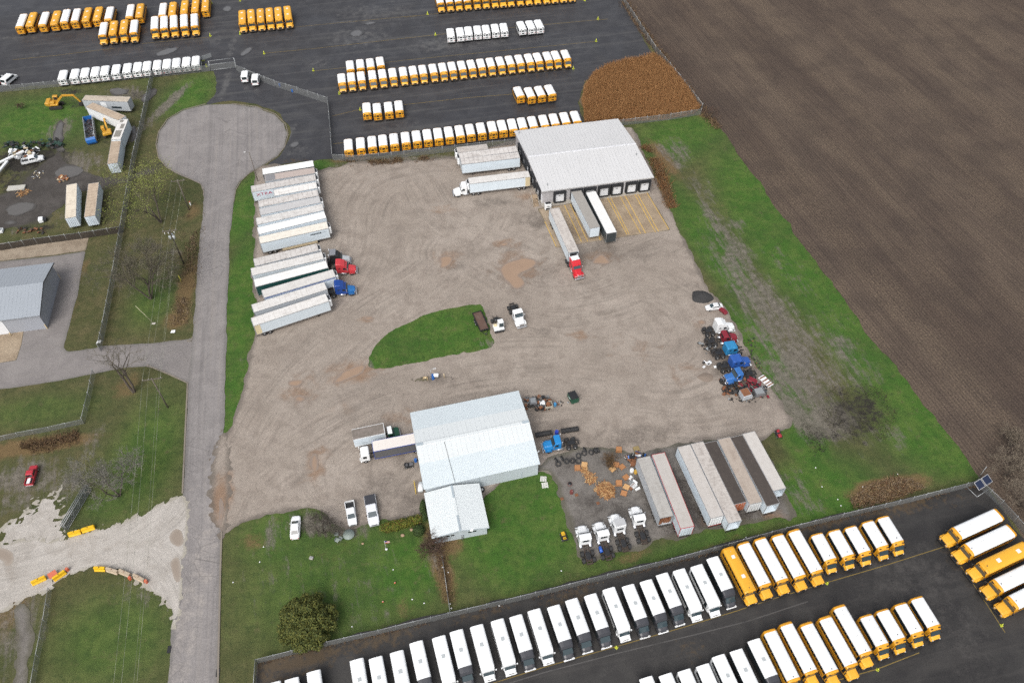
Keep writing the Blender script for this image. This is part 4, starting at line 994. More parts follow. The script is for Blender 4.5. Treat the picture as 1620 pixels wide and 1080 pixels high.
GL = 'trailers parked along the grass strip'
T = {}
T[1] = trailer((415.3, 272.1), (495.9, 258.7), 'white-roofed trailer with orange rear end, topmost along the strip', GL, RP, SBLK, door=paint('orange_doors', (.62, .25, .04), .5, .2))


def back_frame(rt, L, hw, z, z0):
    MB().rbox(.15, 2.6, -hw + .1, hw - .1, z + .012, z + .04, .01).build('grey_tarp', paint('grey_tarp', (.2, .2, .21), .7, .5), rt)


trailer((418.9, 282.4), (497.8, 269.7), 'tan-roofed trailer with a grey tarped end below the topmost trailer', GL, RR if False else roof_mat('pinkish_roof', (.42, .36, .33), (.36, .3, .27), .1, .5), SIDED, patch=back_frame, reefer=True)


def xtra(rt, L, hw, z, z0):
    m = plain('red_letters', (.4, .01, .05), .5)
    text_obj('XTRA', 1.25, m, rt, (2.9, -hw - .02, z - 1.15), (R(90), 0, 0), squash=1.25)
    MB().box(1.5, 4.2, -hw - .022, -hw - .012, z0 + .35, z0 + .41).build('side_stripe', plain('grey_letters', (.3, .33, .35), .5), rt)


trailer((397.5, 299.6), (499.3, 280.9), 'long ribbed-roof trailer with red XTRA lettering on its side', GL, RG, patch=xtra, reefer=True)
trailer((433.6, 305.6), (501, 293), 'short smooth-roofed white trailer beside the red-lettered trailer', GL, RW, legs=True, reefer=True)
trailer((409.3, 323.3), (503.2, 305), 'white trailer with fine grey roof ribs, fifth from the top', GL, RG, reefer=False)
trailer((411.4, 335.7), (506.2, 315.9), 'dusty grey-roofed white trailer, sixth from the top of the strip', GL, RD if False else roof_mat('light_grey_roof', (.5, .5, .5), (.4, .39, .39), .05, .7), SIDE, reefer=True)
trailer((405.9, 350.8), (511.1, 327.7), 'white trailer with dark smudges along its roof', GL, roof_mat('smudged_roof', (.62, .61, .59), (.28, .26, .25), .1, .7), SIDE)


def slogan(rt, L, hw, z, z0):
    m = plain('dark_decal', (.03, .04, .05), .5); b = MB(); x = L - 4.6
    for k in range(9):
        a = random.uniform(.12, .3); b.box(x, x + a, -hw - .02, -hw - .012, z - 1.0 - random.uniform(0, .08), z - .72 + random.uniform(0, .08)); x += a + .07
    b.box(x, x + 1.3, -hw - .02, -hw - .012, z - .9, z - .84)
    b.build('side_decal', m, rt)


trailer((408.1, 365.8), (514.6, 339.9), 'plain white-roofed trailer, next to last of the upper strip group', GL, RP)
trailer((410.4, 380.4), (518.2, 356), 'cream-roofed trailer with its long sky-tinted white side and skirt showing', GL, roof_mat('cream_roof', (.7, .67, .6), (.5, .45, .38), .05, .6), SIDE, reefer=True, skirt=TANP, patch=slogan)
GL2 = 'trailers of the lower strip group'
trailer((402.1, 415.6), (502.6, 391.1), 'grime-ribbed white trailer, top of the lower strip group', GL2, RG, SIDED, reefer=True)
trailer((397.7, 430.6), (510.7, 404.2), 'white ribbed trailer hitched to the grey and black tractor', GL2, RW, SIDE, reefer=True, patch=slogan, legs=False)
trailer((402.6, 448.3), (517.4, 418), 'white-roofed trailer with dark green side behind the red tractor', GL2, RP, SGREEN, door=WHITE2)


def bluel(rt, L, hw, z, z0): MB().box(.2, L - .2, -hw - .03, -hw - .014, z - .42, z - .22).build('side_stripe', BLUET, rt)


trailer((415.6, 465.3), (528.9, 431.9), 'white trailer with a blue stripe beside the blue tractor', GL2, roof_mat('worn_roof', (.56, .55, .53), (.4, .38, .36), .08, .6), SIDE, reefer=True, patch=bluel)
trailer((399.8, 488.3), (515.3, 452.2), 'ribbed white trailer hitched to the blue tractor', GL2, RW, SIDED, legs=False)


def doorp(rt, L, hw, z, z0):
    MB().rbox(.08, 1.3, -hw - .03, -hw + .01, z0 + .1, z - .15, .01).build('side_panel', paint('cream_panel', (.62, .53, .34), .6, .3), rt)


trailer((399.1, 509.7), (517.8, 470.6), 'nearest white strip trailer with a cream panel at its rear', GL2, RW, SIDE, reefer=True, patch=doorp)
GD = 'trailers backed to the warehouse'
trailer((771.3, 232.5), (723, 238), 'short grey-roofed trailer farthest behind the side dock', 'trailers at the side docks', RD, WHITE, reefer=True, L=8.3, at='front')
trailer((818, 235.7), (726.4, 246.9), 'white side-dock trailer with grimy roof panels, the upper of two', 'trailers at the side docks', RG, SIDE, reefer=True)
trailer((821.3, 245.5), (729.2, 256.1), 'long white trailer at the side dock with no tractor', 'trailers at the side docks', RG, SIDE)


def doorw(rt, L, hw, z, z0):
    for s in (-1, 1): MB().rbox(.05, 1.25, s * hw - .02, s * hw + .04, z0 + .05, z - .1, .01).build('open_door', paint('cream_panel', (.62, .53, .34), .6, .3), rt)


trailer((837.3, 275.4), (741.4, 286.7), 'white trailer at the side dock hitched to the white tractor', 'trailers at the side docks', RW, SIDE, reefer=True, legs=True, patch=doorw)
trailer((876.7, 330), (907.8, 398.9), 'dirty-roofed trailer pulled out by the red tractor', GD, RD, SIDE, legs=False, reefer=False, patch=lambda rt, L, hw, z, z0: MB().rbox(L + .03, L + .5, -1.0, 1.0, z0 + .6, z - .1, .1).build('refrigeration_unit', BLACK, rt))
trailer((911.5, 302.6), (941.2, 360.4), 'grey-roofed white trailer backed into a front dock', GD, roof_mat('grey_roof', (.34, .325, .3), (.26, .24, .22), .05, .6), SIDE)
trailer((934.5, 304), (967.8, 368.6), 'white-roofed trailer with black sides at the front dock', GD, RP, SBLK, trim=ALU)
GV = 'old trailers parked in the gravel pad'


def ragged(rt, L, hw, z, z0):
    b = MB()
    for k in range(9): b.rbox(.1 + random.uniform(0, .4), .6 + random.uniform(.1, .9), -hw + .1 + k * .25, -hw + .45 + k * .25, z0 + .13, z0 + .5 + random.uniform(0, 1.2), .03)
    b.build('scrap_load', RUST, rt)


trailer((1054.7, 817.5), (1018, 723.3), 'grey-roofed old trailer with a torn open rusty rear', GV, roof_mat('old_grey_roof', (.37, .36, .34), (.24, .22, .2), .1, .6), SIDED, open_rear=True, patch=ragged)
trailer((1087.5, 834.2), (1041.3, 717.5), 'grey trailer with thin red roof edges, right of the torn trailer', GV, roof_mat('pad_grey_roof', (.47, .445, .42), (.36, .33, .3), .03, .6), SIDE, trim=REDT)
trailer((1134.7, 817.8), (1081.7, 705.3), 'clean grey trailer with white rear doors and red sill, left of six', GV, roof_mat('pad_grey_roof', (.47, .445, .42), (.36, .33, .3), .03, .6), SIDE, door=WHITE, trim=ALU, patch=lambda rt, L, hw, z, z0: MB().box(-.06, .02, -hw, hw, z0 - .12, z0 + .02).build('rear_sill', REDT, rt))
trailer((1162.8, 825.3), (1102.5, 700.3), 'grimy grey trailer with open rear, second of the six', GV, RD, SIDE, open_rear=True)
trailer((1170.8, 795.8), (1123.3, 699.2), 'dark-roofed trailer with orange rear wall between grey trailers', GV, RB, SIDED, frame_top=True, door=paint('orange_rear', (.42, .12, .05), .6, .4))
trailer((1195.8, 795.8), (1145, 693.3), 'tan-roofed trailer with white rear doors between dark trailers', GV, RT, SIDE, door=WHITE2, frame_top=True)
trailer((1223, 798.3), (1165, 690), 'dark-roofed trailer with an open empty rear', GV, RB, SIDE, open_rear=True, frame_top=True)
trailer((1233.3, 774.2), (1184.2, 684.2), 'pale grey trailer at the right end of the six', GV, roof_mat('pad_pale_roof', (.5, .48, .455), (.4, .37, .34), .02, .5), SIDE, open_rear=True)
GX = 'trailers in the scrapyard'


def signs(rt, L, hw, z, z0):
    s = 1 if rt.rotation_euler.z > 1.5 or rt.rotation_euler.z < -1.5 else -1
    MB().box(L * .38, L * .5, s * hw - .02, s * hw + .03, z0 + .5, z - .5).build('white_sign', WHITE, rt)
    b = MB(); b.box(L * .41, L * .47, s * hw, s * hw + .045, z0 + 1.1, z - .9); b.box(L * .66, L * .69, s * hw, s * hw + .03, z - 1.1, z - .7); b.build('blue_sign', plain('sign_blue', (.1, .35, .6), .5), rt)
    MB().box(L * .6, L * .82, s * hw - .02, s * hw + .03, z0 + .7, z0 + 1.3).build('dark_lettering_panel', plain('dark_decal', (.03, .04, .05), .5), rt)


trailer((132.4, 155), (204.3, 157.7), 'grey-sided scrapyard trailer with signs beside the excavator arm', GX, RS, SIDED, wheels=False, legs=False, floor=.9, z=3.9, patch=signs)
trailer((193.4, 187.5), (141.3, 166), 'slanting white scrapyard trailer with a tan roof', GX, RR, WHITE2, wheels=False, legs=False, floor=.9, z=3.9)


def patches(rt, L, hw, z, z0):
    b = MB()
    for x0, x1, y0, y1 in ((1.2, 4.2, -.8, .9), (5, 7.2, -.9, .1), (8, 9.2, -.2, .8)): b.rbox(x0, x1, y0, y1, z + .012, z + .03, .01)
    b.build('roof_patch', paint('grey_patch', (.22, .21, .19), .8, .3), rt)


trailer((183.3, 221), (195.5, 189.2), 'white scrapyard trailer with grey roof patches along the long fence', GX, RW, SIDE, wheels=False, legs=False, floor=.9, z=3.9, patch=patches)
trailer((177.8, 258.9), (183.9, 221.9), 'tan-roofed container nearest the long fence, white ribbed end', GX, RR, SIDE, wheels=False, legs=False, floor=.3, z=3.4)
trailer((111.6, 344.6), (113.5, 291.7), 'cream-roofed trailer with spots, left of the scrapyard gate pair', GX, roof_mat('spotted_roof', (.62, .56, .46), (.3, .24, .18), .02, .5), SIDE, wheels=False, legs=True, floor=.9, z=3.8)
trailer((141.9, 342.5), (148.2, 290), 'brown-stained trailer, right of the scrapyard gate pair', GX, RR, SIDE, wheels=False, legs=True, floor=.9, z=3.8)

# ================================================================ tractors
def cpaint(name, col): return paint(name, col, .3, .1)


def tractor(label, color, grp=None, sleeper=True, cab=True, hood=True, roofc=None, hoodc=None, chassis=CHAS, fairing=True, stacks=True, wheels=(.9, 2.2), fwheel=True, tall=None, name='truck_tractor', deck=False):
    """+x forward, origin on the ground under the rear of the frame; 7.6 m long"""
    rt = thing(name, label, 'truck', group=grp)
    m = color; hc = hoodc or color; rc = roofc or color
    f = MB()
    for s in (-1, 1): f.box(0, 7.2, s * .43 - .06, s * .43 + .06, .72, .98)
    for x in (.05, 1.5, 2.8, 3.6): f.box(x, x + .16, -.37, .37, .74, .94)
    for x in wheels: f.cyl((x, -.95, .52), (x, .95, .52), .12, n=8); f.ball((x, 0, .52), .28, .28, .25, 8, 6)
    f.box(.0, .1, -.62, .62, .68, .95)
    for x in wheels: f.rbox(x - .3, x + .3, -.75, .75, .6, .7, .03)
    if fwheel: f.cyl((6.15, -.95, .5), (6.15, .95, .5), .08, n=8)
    f.build('chassis', chassis, rt)
    MB().prism([(1.0, -.46), (2.1, -.46), (2.3, -.2), (2.3, .2), (2.1, .46), (1.0, .46), (.75, .18), (.75, -.18)], 0, .09, .02, axis='y').xf(Matrix(((1, 0, 0, 0), (0, 0, 1, 0), (0, 1, 0, .99), (0, 0, 0, 1)))).build('fifth_wheel', BLACK, rt)
    for x in wheels:
        for s in (-1, 1): wheel(rt, x, s * .93, .52, .58)
    if fwheel:
        for s in (-1, 1): wheel(rt, 6.15, s * 1.02, .52, .3, True, CHROME)
    top = 3.75 if (sleeper and fairing) else (3.1 if sleeper else 2.95)
    if tall: top = tall
    if cab:
        x0 = 2.75 if sleeper else 3.75
        if sleeper: prof = [(x0, .95), (x0, top - .1), (x0 + .35, top), (x0 + 1.2, top - .12), (4.75, 2.95 + (top - 2.95) * .35), (5.05, 2.7), (5.5, 1.95), (5.5, .85), (4.0, .75)]
        else: prof = [(x0, .95), (x0, top - .12), (x0 + .12, top), (4.75, top), (5.0, top - .15), (5.5, 1.95), (5.5, .85), (4.2, .75)]
        MB().prism(prof, -1.08, 1.08, .12).build('cab', m, rt)
        if roofc: MB().rbox(x0 + .05, x0 + 1.5, -.98, .98, top - .05, top + .1, .05).build('roof_fairing', rc, rt)
        zt_ = 2.66
        MB().loft([[(5.02, -.92, 2.66), (5.02, .92, 2.66), (5.47, .97, 2.0), (5.47, -.97, 2.0)], [(5.08, -.9, 2.7), (5.08, .9, 2.7), (5.54, .95, 2.02), (5.54, -.95, 2.02)]]).build('windshield', WSG, rt)
        for s in (-1, 1):
            MB().prism([(4.35, 1.85), (4.35, 2.5), (4.85, 2.5), (5.25, 1.9)], s * 1.08 - .012, s * 1.08 + .015, 0).build('side_window', GLASS, rt)
            if sleeper: MB().rbox(3.3, 3.75, s * 1.08 - .012, s * 1.08 + .015, 2.2, 2.5, .005).build('sleeper_window', GLASS, rt)
            q = MB(); q.tube([(5.3, s * 1.08, 2.3), (5.35, s * 1.38, 2.35)], .03, 5); q.rbox(5.25, 5.4, s * 1.36 - .1, s * 1.36 + .1, 1.85, 2.5, .03); q.build('mirror', CHROME, rt)
        if not sleeper: MB().box(x0 - .02, x0 + .01, -.6, .6, 2.0, 2.55).build('rear_window', GLASS, rt)
        v = MB(); v.box(5.0, 5.2, -.95, .95, 2.72, 2.76); v.build('sun_visor', BLACK if not sleeper else m, rt)
    if hood:
        def ring(x, hw_, z0, z1): return [(x, -hw_, z0), (x, -hw_, z0 + .5 * (z1 - z0)), (x, -hw_ * .82, z1 - .1), (x, -hw_ * .5, z1), (x, hw_ * .5, z1), (x, hw_ * .82, z1 - .1), (x, hw_, z0 + .5 * (z1 - z0)), (x, hw_, z0)]
        h = MB(); h.loft([ring(5.48, 1.0, .95, 1.98), ring(6.2, .9, .95, 1.85), ring(7.0, .78, .9, 1.68), ring(7.2, .7, .9, 1.55)])
        for s in (-1, 1): h.loft([[(x, s * 1.0 - .2, .62), (x, s * 1.0 - .2, z), (x, s * 1.0 + .2, z - .04), (x, s * 1.0 + .2, .62)] for x, z in ((5.55, .78), (5.8, 1.12), (6.15, 1.22), (6.6, 1.14), (6.95, .85))])
        h.build('hood', hc, rt)
        MB().rbox(7.16, 7.27, -.55, .55, .85, 1.5, .04).build('grille', CHROME, rt)
        MB().rbox(7.2, 7.5, -1.15, 1.15, .4, .75, .08).build('bumper', CHROME, rt)
        for s in (-1, 1): MB().rbox(7.0, 7.14, s * .92 - .13, s * .92 + .13, .95, 1.15, .03).build('headlight', LAMP, rt)
    if cab:
        for s in (-1, 1):
            MB().cyl((3.3, s * .88, .66), (4.9, s * .88, .66), .33, n=12).build('fuel_tank', CHROME, rt)
            if stacks: MB().cyl((2.6 if sleeper else 3.62, s * .95, 1.0), (2.6 if sleeper else 3.62, s * .95, top + .25), .09, n=8).build('exhaust_stack', CHROME, rt)
    return rt


def put_truck(o, nose, rear=None, z=1.0, hd=None, ox=7.4):
    hd = heading(rear, nose, z) if hd is None else hd
    g = G(*nose, z)
    o.location = (g.x - math.cos(hd) * ox, g.y - math.sin(hd) * ox, .05); o.rotation_euler = (0, 0, hd)
    return o


cRED = cpaint('truck_red', (.5, .02, .03)); cRED2 = cpaint('faded_truck_red', (.5, .045, .055)); cBLU = cpaint('truck_blue', (.012, .055, .26)); cBLU2 = cpaint('bright_blue', (.015, .2, .5)); cGRY = cpaint('truck_grey', (.2, .21, .23))
cLB = cpaint('sky_blue', (.03, .22, .45)); cJB = cpaint('junk_blue', (.025, .09, .34)); cMAR = cpaint('maroon', (.2, .018, .03))
put_truck(tractor('grey-roofed black sleeper tractor with silver hood in the strip', BLACK, roofc=cGRY, hoodc=paint('silver_paint', (.42, .44, .46), .3, .1)), (554.8, 409.4), (519, 399), 1.2, hd=heading((397.7, 430.6), (510.7, 404.2), 4.05) - R(13))
put_truck(tractor('bright red sleeper tractor in the strip of trailers', cRED2, stacks=False), (564.7, 424.2), (528.9, 418.2), 1.2, hd=heading((402.6, 448.3), (517.4, 418), 4.05) - R(16))
put_truck(tractor('deep blue sleeper tractor in the strip of trailers', cBLU, hoodc=cpaint('blue_hood', (.02, .13, .36))), (563.5, 456.5), (526.4, 451), 1.2, hd=heading((399.8, 488.3), (515.3, 452.2), 4.05) - R(16))
put_truck(tractor('white tractor hitched at the side dock of the warehouse', WHITE, sleeper=False, tall=3.3), (716.5, 304.5), None, 1.0, hd=heading((837.3, 275.4), (741.4, 286.7), 4.05))
put_truck(tractor('red sleeper tractor with a white roof fairing in front of docks', cRED, roofc=WHITE2), (917.6, 439), None, 1.0, hd=heading((876.7, 330), (907.8, 398.9), 4.05) + R(3))
put_truck(tractor('white day-cab tractor without trailer parked beside the grass island', WHITE, sleeper=False, stacks=False), (826, 516), (811, 484), 1.0)
put_truck(tractor('bright blue day-cab tractor beside the workshop wall', cBLU2, sleeper=False), (857.5, 707), (913, 698), 1.0)
for k, (n, r_, lab, kw) in enumerate((((919, 832), (931, 880), 'white hooded tractor at the left of the four parked nose-up', {}), ((945.5, 826.5), (961.5, 876), 'white tractor with a blue tank on its frame', {}),
                                   ((970.5, 814), (990, 869), 'white tractor with a tall grey sleeper roof', dict(roofc=paint('grey_roof_paint', (.4, .41, .42), .5, .3), tall=3.4)), ((1003, 802), (1019, 854), 'white hooded tractor next to the torn old trailer', {}))):
    t_ = put_truck(tractor(lab, WHITE, 'bare tractors parked nose-up on the gravel pad', sleeper=False, stacks=False, chassis=paint('rusty_chassis', (.055, .04, .032), .8, .6, (.1, .07, .05)), **kw), n, r_, 1.0)
    if k == 1: MB().cyl((1.6, 1.0, 1.15), (2.7, 1.0, 1.15), .3, n=12).build('blue_tank', cpaint('tank_blue', (.02, .1, .45)), t_)
GJ = 'stripped trucks along the right edge of the yard'
put_truck(tractor('white stripped sleeper truck at the head of the wreck line', WHITE2, GJ, stacks=False), (1161, 515), (1103, 525), 1.2)
put_truck(tractor('maroon truck wreck squeezed beside the white one', cMAR, GJ, sleeper=False, hood=True, stacks=False, tall=2.8), (1166, 532), (1109, 541), 1.2)
put_truck(tractor('sky blue cab wreck with no hood', cLB, GJ, sleeper=True, hood=False, fairing=False, stacks=False), (1177, 549), (1116, 561), 1.2)
put_truck(tractor('royal blue wreck with its hood, facing right', cJB, GJ, sleeper=True, fairing=False, stacks=False), (1186, 569), (1127, 582), 1.2)
put_truck(tractor('blue day-cab wreck facing left into the yard', cpaint('junk_blue_light', (.035, .14, .4)), GJ, sleeper=False, stacks=False), (1146, 600), (1200, 586), 1.2)

# yard tractor, flatbed, box trucks
yt = thing('yard_tractor', 'white yard tractor with offset cab and rusty deck by the island', 'truck')
b = MB(); b.box(0, 4.6, -.5, -.38, .65, .95); b.box(0, 4.6, .38, .5, .65, .95); b.box(1, 1.2, -.4, .4, .7, .9); b.cyl((1.1, -.9, .52), (1.1, .9, .52), .12); b.build('chassis', CHAS, yt)
MB().rbox(2.7, 4.55, -1.15, 1.15, .55, 1.25, .08).build('body', WHITE2, yt)
MB().prism([(2.9, 1.25), (2.95, 2.75), (4.05, 2.75), (4.3, 1.25)], -.1, 1.12, .08).build('cab', WHITE, yt)
MB().slab([(4.11, .02, 2.6), (4.11, 1.0, 2.6), (4.3, 1.0, 1.6), (4.3, .02, 1.6)], .02).build('windshield', WSG, yt)
MB().box(2.88, 2.94, .05, .95, 1.7, 2.5).build('rear_window', GLASS, yt)
MB().rbox(2.85, 3.6, -1.05, -.25, 1.25, 1.45, .05).build('engine_cover', paint('cream_panel', (.62, .53, .34), .6, .3), yt)
MB().rbox(4.5, 4.75, -1.1, 1.1, .4, .85, .05).build('bumper', BLACK, yt)
MB().cyl((1.2, 0, 1.0), (1.2, 0, 1.1), .55, n=16).build('fifth_wheel', BLACK, yt)
for s in (-1, 1): wheel(yt, 1.1, s * .9, .5, .5); wheel(yt, 3.7, s * .95, .5, .3)
put_truck(yt, (790.5, 523.5), (781, 495), .8, ox=4.6)
fb = thing('flatbed_trailer', 'rusty-decked black equipment trailer on the grass island', 'trailer', (0, 0, .05))
hd = heading((754, 494), (767.5, 524), .8); g = G(754, 494, .8); fb.location = (g.x, g.y, .05); fb.rotation_euler = (0, 0, hd)
MB().box(.1, 5.6, -.95, .95, .72, .8).build('deck', paint('rusty_deck', (.11, .065, .05), .85, .7, (.17, .14, .12), sc=.8), fb)
b = MB()
for s in (-1, 1): b.box(0, 5.7, s * 1.0 - .05, s * 1.0 + .05, .6, 1.05)
b.box(0, .1, -.95, .95, .6, 1.0); b.box(5.6, 5.7, -.95, .95, .6, 1.05); b.build('frame', BLACK, fb)
b = MB(); b.tube([(5.65, .8, .62), (6.9, 0, .6)], .06, 6); b.tube([(5.65, -.8, .62), (6.9, 0, .6)], .06, 6); b.cyl((6.6, 0, 0), (6.6, 0, .9), .05); b.build('drawbar', BLACK, fb)
for x in (2.2, 3.1):
    for s in (-1, 1): wheel(fb, x, s * 1.18, .38, .24); MB().rbox(x - .42, x + .42, s * 1.18 - .14, s * 1.18 + .14, .78, .84, .03).build('mudguard', BLACK, fb)


def box_truck(label, cabm, boxroof, side, L, trim, rear, front, z, hd=None, cabover=False, w=2.45):
    A, B = G(*rear, z), G(*front, z); hd = math.atan2(B.y - A.y, B.x - A.x) if hd is None else hd
    rt = thing('box_truck', label, 'truck', (B.x - math.cos(hd) * L, B.y - math.sin(hd) * L, .05), hd)
    hw = w / 2; b = MB(); b.box(0, L, -hw, -hw + .05, 1.1, z - .02); b.box(0, L, hw - .05, hw, 1.1, z - .02); b.box(L - .05, L, -hw + .051, hw - .051, 1.1, z - .02); b.box(0.01, .06, -hw + .051, hw - .051, 1.1, z - .02); b.box(.07, L - .06, -hw + .051, hw - .051, 1.1, 1.2)
    b.build('cargo_box', side, rt)
    MB().slab([(.02, -hw + .02, z - .015), (L - .02, -hw + .02, z - .015), (L - .02, hw - .02, z - .015), (.02, hw - .02, z - .015)], .03).build('roof', boxroof, rt)
    f = MB()
    for s in (-1, 1): f.box(0, L, s * hw - .04, s * hw + .04, z - .1, z + .03); f.box(0, L, s * hw - .03, s * hw + .03, 1.0, 1.15); f.box(L - .06, L + .03, s * hw - .05, s * hw + .05, 1.0, z)
    f.box(L - .04, L + .05, -hw, hw, z - .12, z + .04); f.build('frame', trim, rt)
    f = MB(); f.box(.1, L + 2.0, -.5, -.38, .65, .95); f.box(.1, L + 2.0, .38, .5, .65, .95); f.build('chassis', CHAS, rt)
    x = L + (.5 if not cabover else .9)
    if cabover:
        f = MB(); f.prism([(x, .7), (x, 2.5), (x + .15, 2.65), (x + 1.35, 2.65), (x + 1.6, 2.4), (x + 1.75, 1.5), (x + 1.75, .6)], -1.1, 1.1, .1); f.build('cab', cabm, rt)
        MB().slab([(x + 1.61, -.95, 2.38), (x + 1.61, .95, 2.38), (x + 1.755, .95, 1.55), (x + 1.755, -.95, 1.55)], -.02).build('windshield', WSG, rt)
        for s in (-1, 1):
            MB().rbox(x + .55, x + 1.3, s * 1.1 - .01, s * 1.1 + .015, 1.6, 2.3, .004).build('side_window', GLASS, rt)
            q = MB(); q.tube([(x + 1.55, s * 1.05, 2.3), (x + 1.9, s * 1.35, 2.45), (x + 1.9, s * 1.35, 1.8)], .035, 5); q.rbox(x + 1.82, x + 1.95, s * 1.35 - .1, s * 1.35 + .1, 1.7, 2.3, .03); q.build('mirror', WHITE, rt)
        MB().rbox(x + 1.7, x + 1.9, -1.1, 1.1, .4, .7, .05).build('bumper', WHITE2, rt); fx = x + .9
    else:
        MB().prism([(x, .7), (x, 2.35), (x + .15, 2.5), (x + .95, 2.48), (x + 1.3, 1.75), (x + 2.2, 1.45), (x + 2.35, 1.0), (x + 2.35, .55), (x, .55)], -1.02, 1.02, .1).build('cab', cabm, rt)
        MB().slab([(x + 1.0, -.85, 2.42), (x + 1.0, .85, 2.42), (x + 1.28, .9, 1.8), (x + 1.28, -.9, 1.8)], -.02).build('windshield', WSG, rt)
        MB().rbox(x + .02, x + .9, -.9, .9, 2.49, 2.53, .01).build('roof_panel', WHITE, rt)
        MB().rbox(x + 2.3, x + 2.5, -1.0, 1.0, .4, .65, .05).build('bumper', CHROME, rt); fx = x + 1.6
        for s in (-1, 1): MB().rbox(x + .3, x + .95, s * 1.02 - .01, s * 1.02 + .014, 1.6, 2.25, .004).build('side_window', GLASS, rt)
    for s in (-1, 1): wheel(rt, 1.6, s * .9, .48, .5); wheel(rt, fx, s * .98, .48, .28)
    return rt


box_truck('box truck with a rusty grey roof and green cab by the workshop', cpaint('dark_green', (.012, .06, .035)), roof_mat('rusty_grey_roof', (.17, .15, .13), (.26, .22, .2), .15, .8), SIDE, 6.2, WHITE2, (566, 686), (607.5, 677.2), 3.5)
box_truck('white cabover box truck with a grey curtain side entering the workshop', WHITE, roof_mat('cream_box_roof', (.72, .68, .64), (.6, .54, .5), .04, .4), paint('grey_curtain', (.1, .1, .105), .6, .3), 9.6, BLUET, (650, 694.5), (589.5, 706.3), 3.6, cabover=True)

# ================================================================ cars
def pickup(label, col, nose, tail, bed='black', load=None, z=.8, name='pickup_truck', L=5.7):
    rt = thing(name, label, 'pickup'); hd = heading(tail, nose, z); A, B = G(*tail, z), G(*nose, z); L0 = (B - A).length
    rt.location = (A.x, A.y, .06); rt.rotation_euler = (0, 0, hd); k = L0 / 5.7; rt.scale = (k, min(k, 1.05), 1)
    b = MB()
    def ring(x, hw_, z0, z1): return [(x, -hw_ + .06, z0), (x, -hw_, z0 + .2), (x, -hw_, z1 - .12), (x, -hw_ + .1, z1), (x, hw_ - .1, z1), (x, hw_, z1 - .12), (x, hw_, z0 + .2), (x, hw_ - .06, z0)]
    b.loft([ring(2.0, .98, .4, 1.12), ring(4.3, .98, .4, 1.12), ring(5.2, .95, .42, 1.05), ring(5.58, .86, .45, .95), ring(5.68, .75, .5, .85)])
    for s in (-1, 1): b.rbox(0.03, 2.0, s * .95 - .07, s * .95 + .07, .45, 1.13, .04)
    b.rbox(0, .1, -.9, .9, .5, 1.12, .03); b.rbox(.1, 2.0, -.9, .9, .45, .62, .02)
    b.build('body', col, rt)
    MB().prism([(1.95, 1.08), (2.15, 1.75), (2.4, 1.83), (3.35, 1.82), (3.6, 1.74), (4.35, 1.08)], -.85, .85, .12).build('cab', col, rt)
    MB().slab([(3.62, -.7, 1.72), (3.62, .7, 1.72), (4.32, .78, 1.12), (4.32, -.78, 1.12)], -.03).build('windshield', WSG, rt)
    MB().slab([(2.13, -.7, 1.7), (2.13, .7, 1.7), (1.97, .76, 1.2), (1.97, -.76, 1.2)], .02).build('rear_window', GLASS, rt)
    for s in (-1, 1):
        MB().prism([(2.25, 1.18), (2.4, 1.68), (3.45, 1.68), (3.95, 1.18)], s * .85 - .03, s * .85 + .015, 0).build('side_window', GLASS, rt)
        MB().rbox(3.85, 4.0, s * 1.08 - .1, s * 1.08 + .1, 1.1, 1.3, .03).build('mirror', BLACK, rt)
        wheel(rt, 1.05, s * .88, .38, .26); wheel(rt, 4.6, s * .88, .38, .26)
        MB().rbox(5.5, 5.66, s * .7 - .13, s * .7 + .13, .7, .88, .03).build('headlight', LAMP, rt)
    MB().rbox(5.6, 5.8, -.85, .85, .4, .62, .05).build('bumper', CHROME, rt); MB().rbox(-.14, .02, -.9, .9, .42, .6, .04).build('bumper', CHROME, rt)
    MB().rbox(5.64, 5.72, -.5, .5, .62, .85, .02).build('grille', BLACK, rt)
    if bed == 'cover': MB().rbox(.02, 1.98, -.96, .96, 1.12, 1.2, .04).build('bed_cover', DGREY, rt)
    else: MB().box(.12, 1.96, -.86, .86, .62, .66).build('bed_liner', BLACK, rt)
    if load: MB().rbox(.3, 1.9, -.2, .6, .68, .98, .05).build('bed_load', load, rt)
    return rt


pickup('white pickup with an open black bed in front of workshop', WHITE, (558.3, 830), (552.6, 793))
pickup('white pickup with a dark bed cover, right of the other pickup', paint('pearl_white', (.68, .7, .74), .3, .1), (592.3, 830), (584.5, 784), bed='cover')
pickup('red pickup with a white load on the muddy lot', cpaint('pickup_red', (.42, .03, .045)), (54.5, 736), (45.5, 767), load=WHITE)


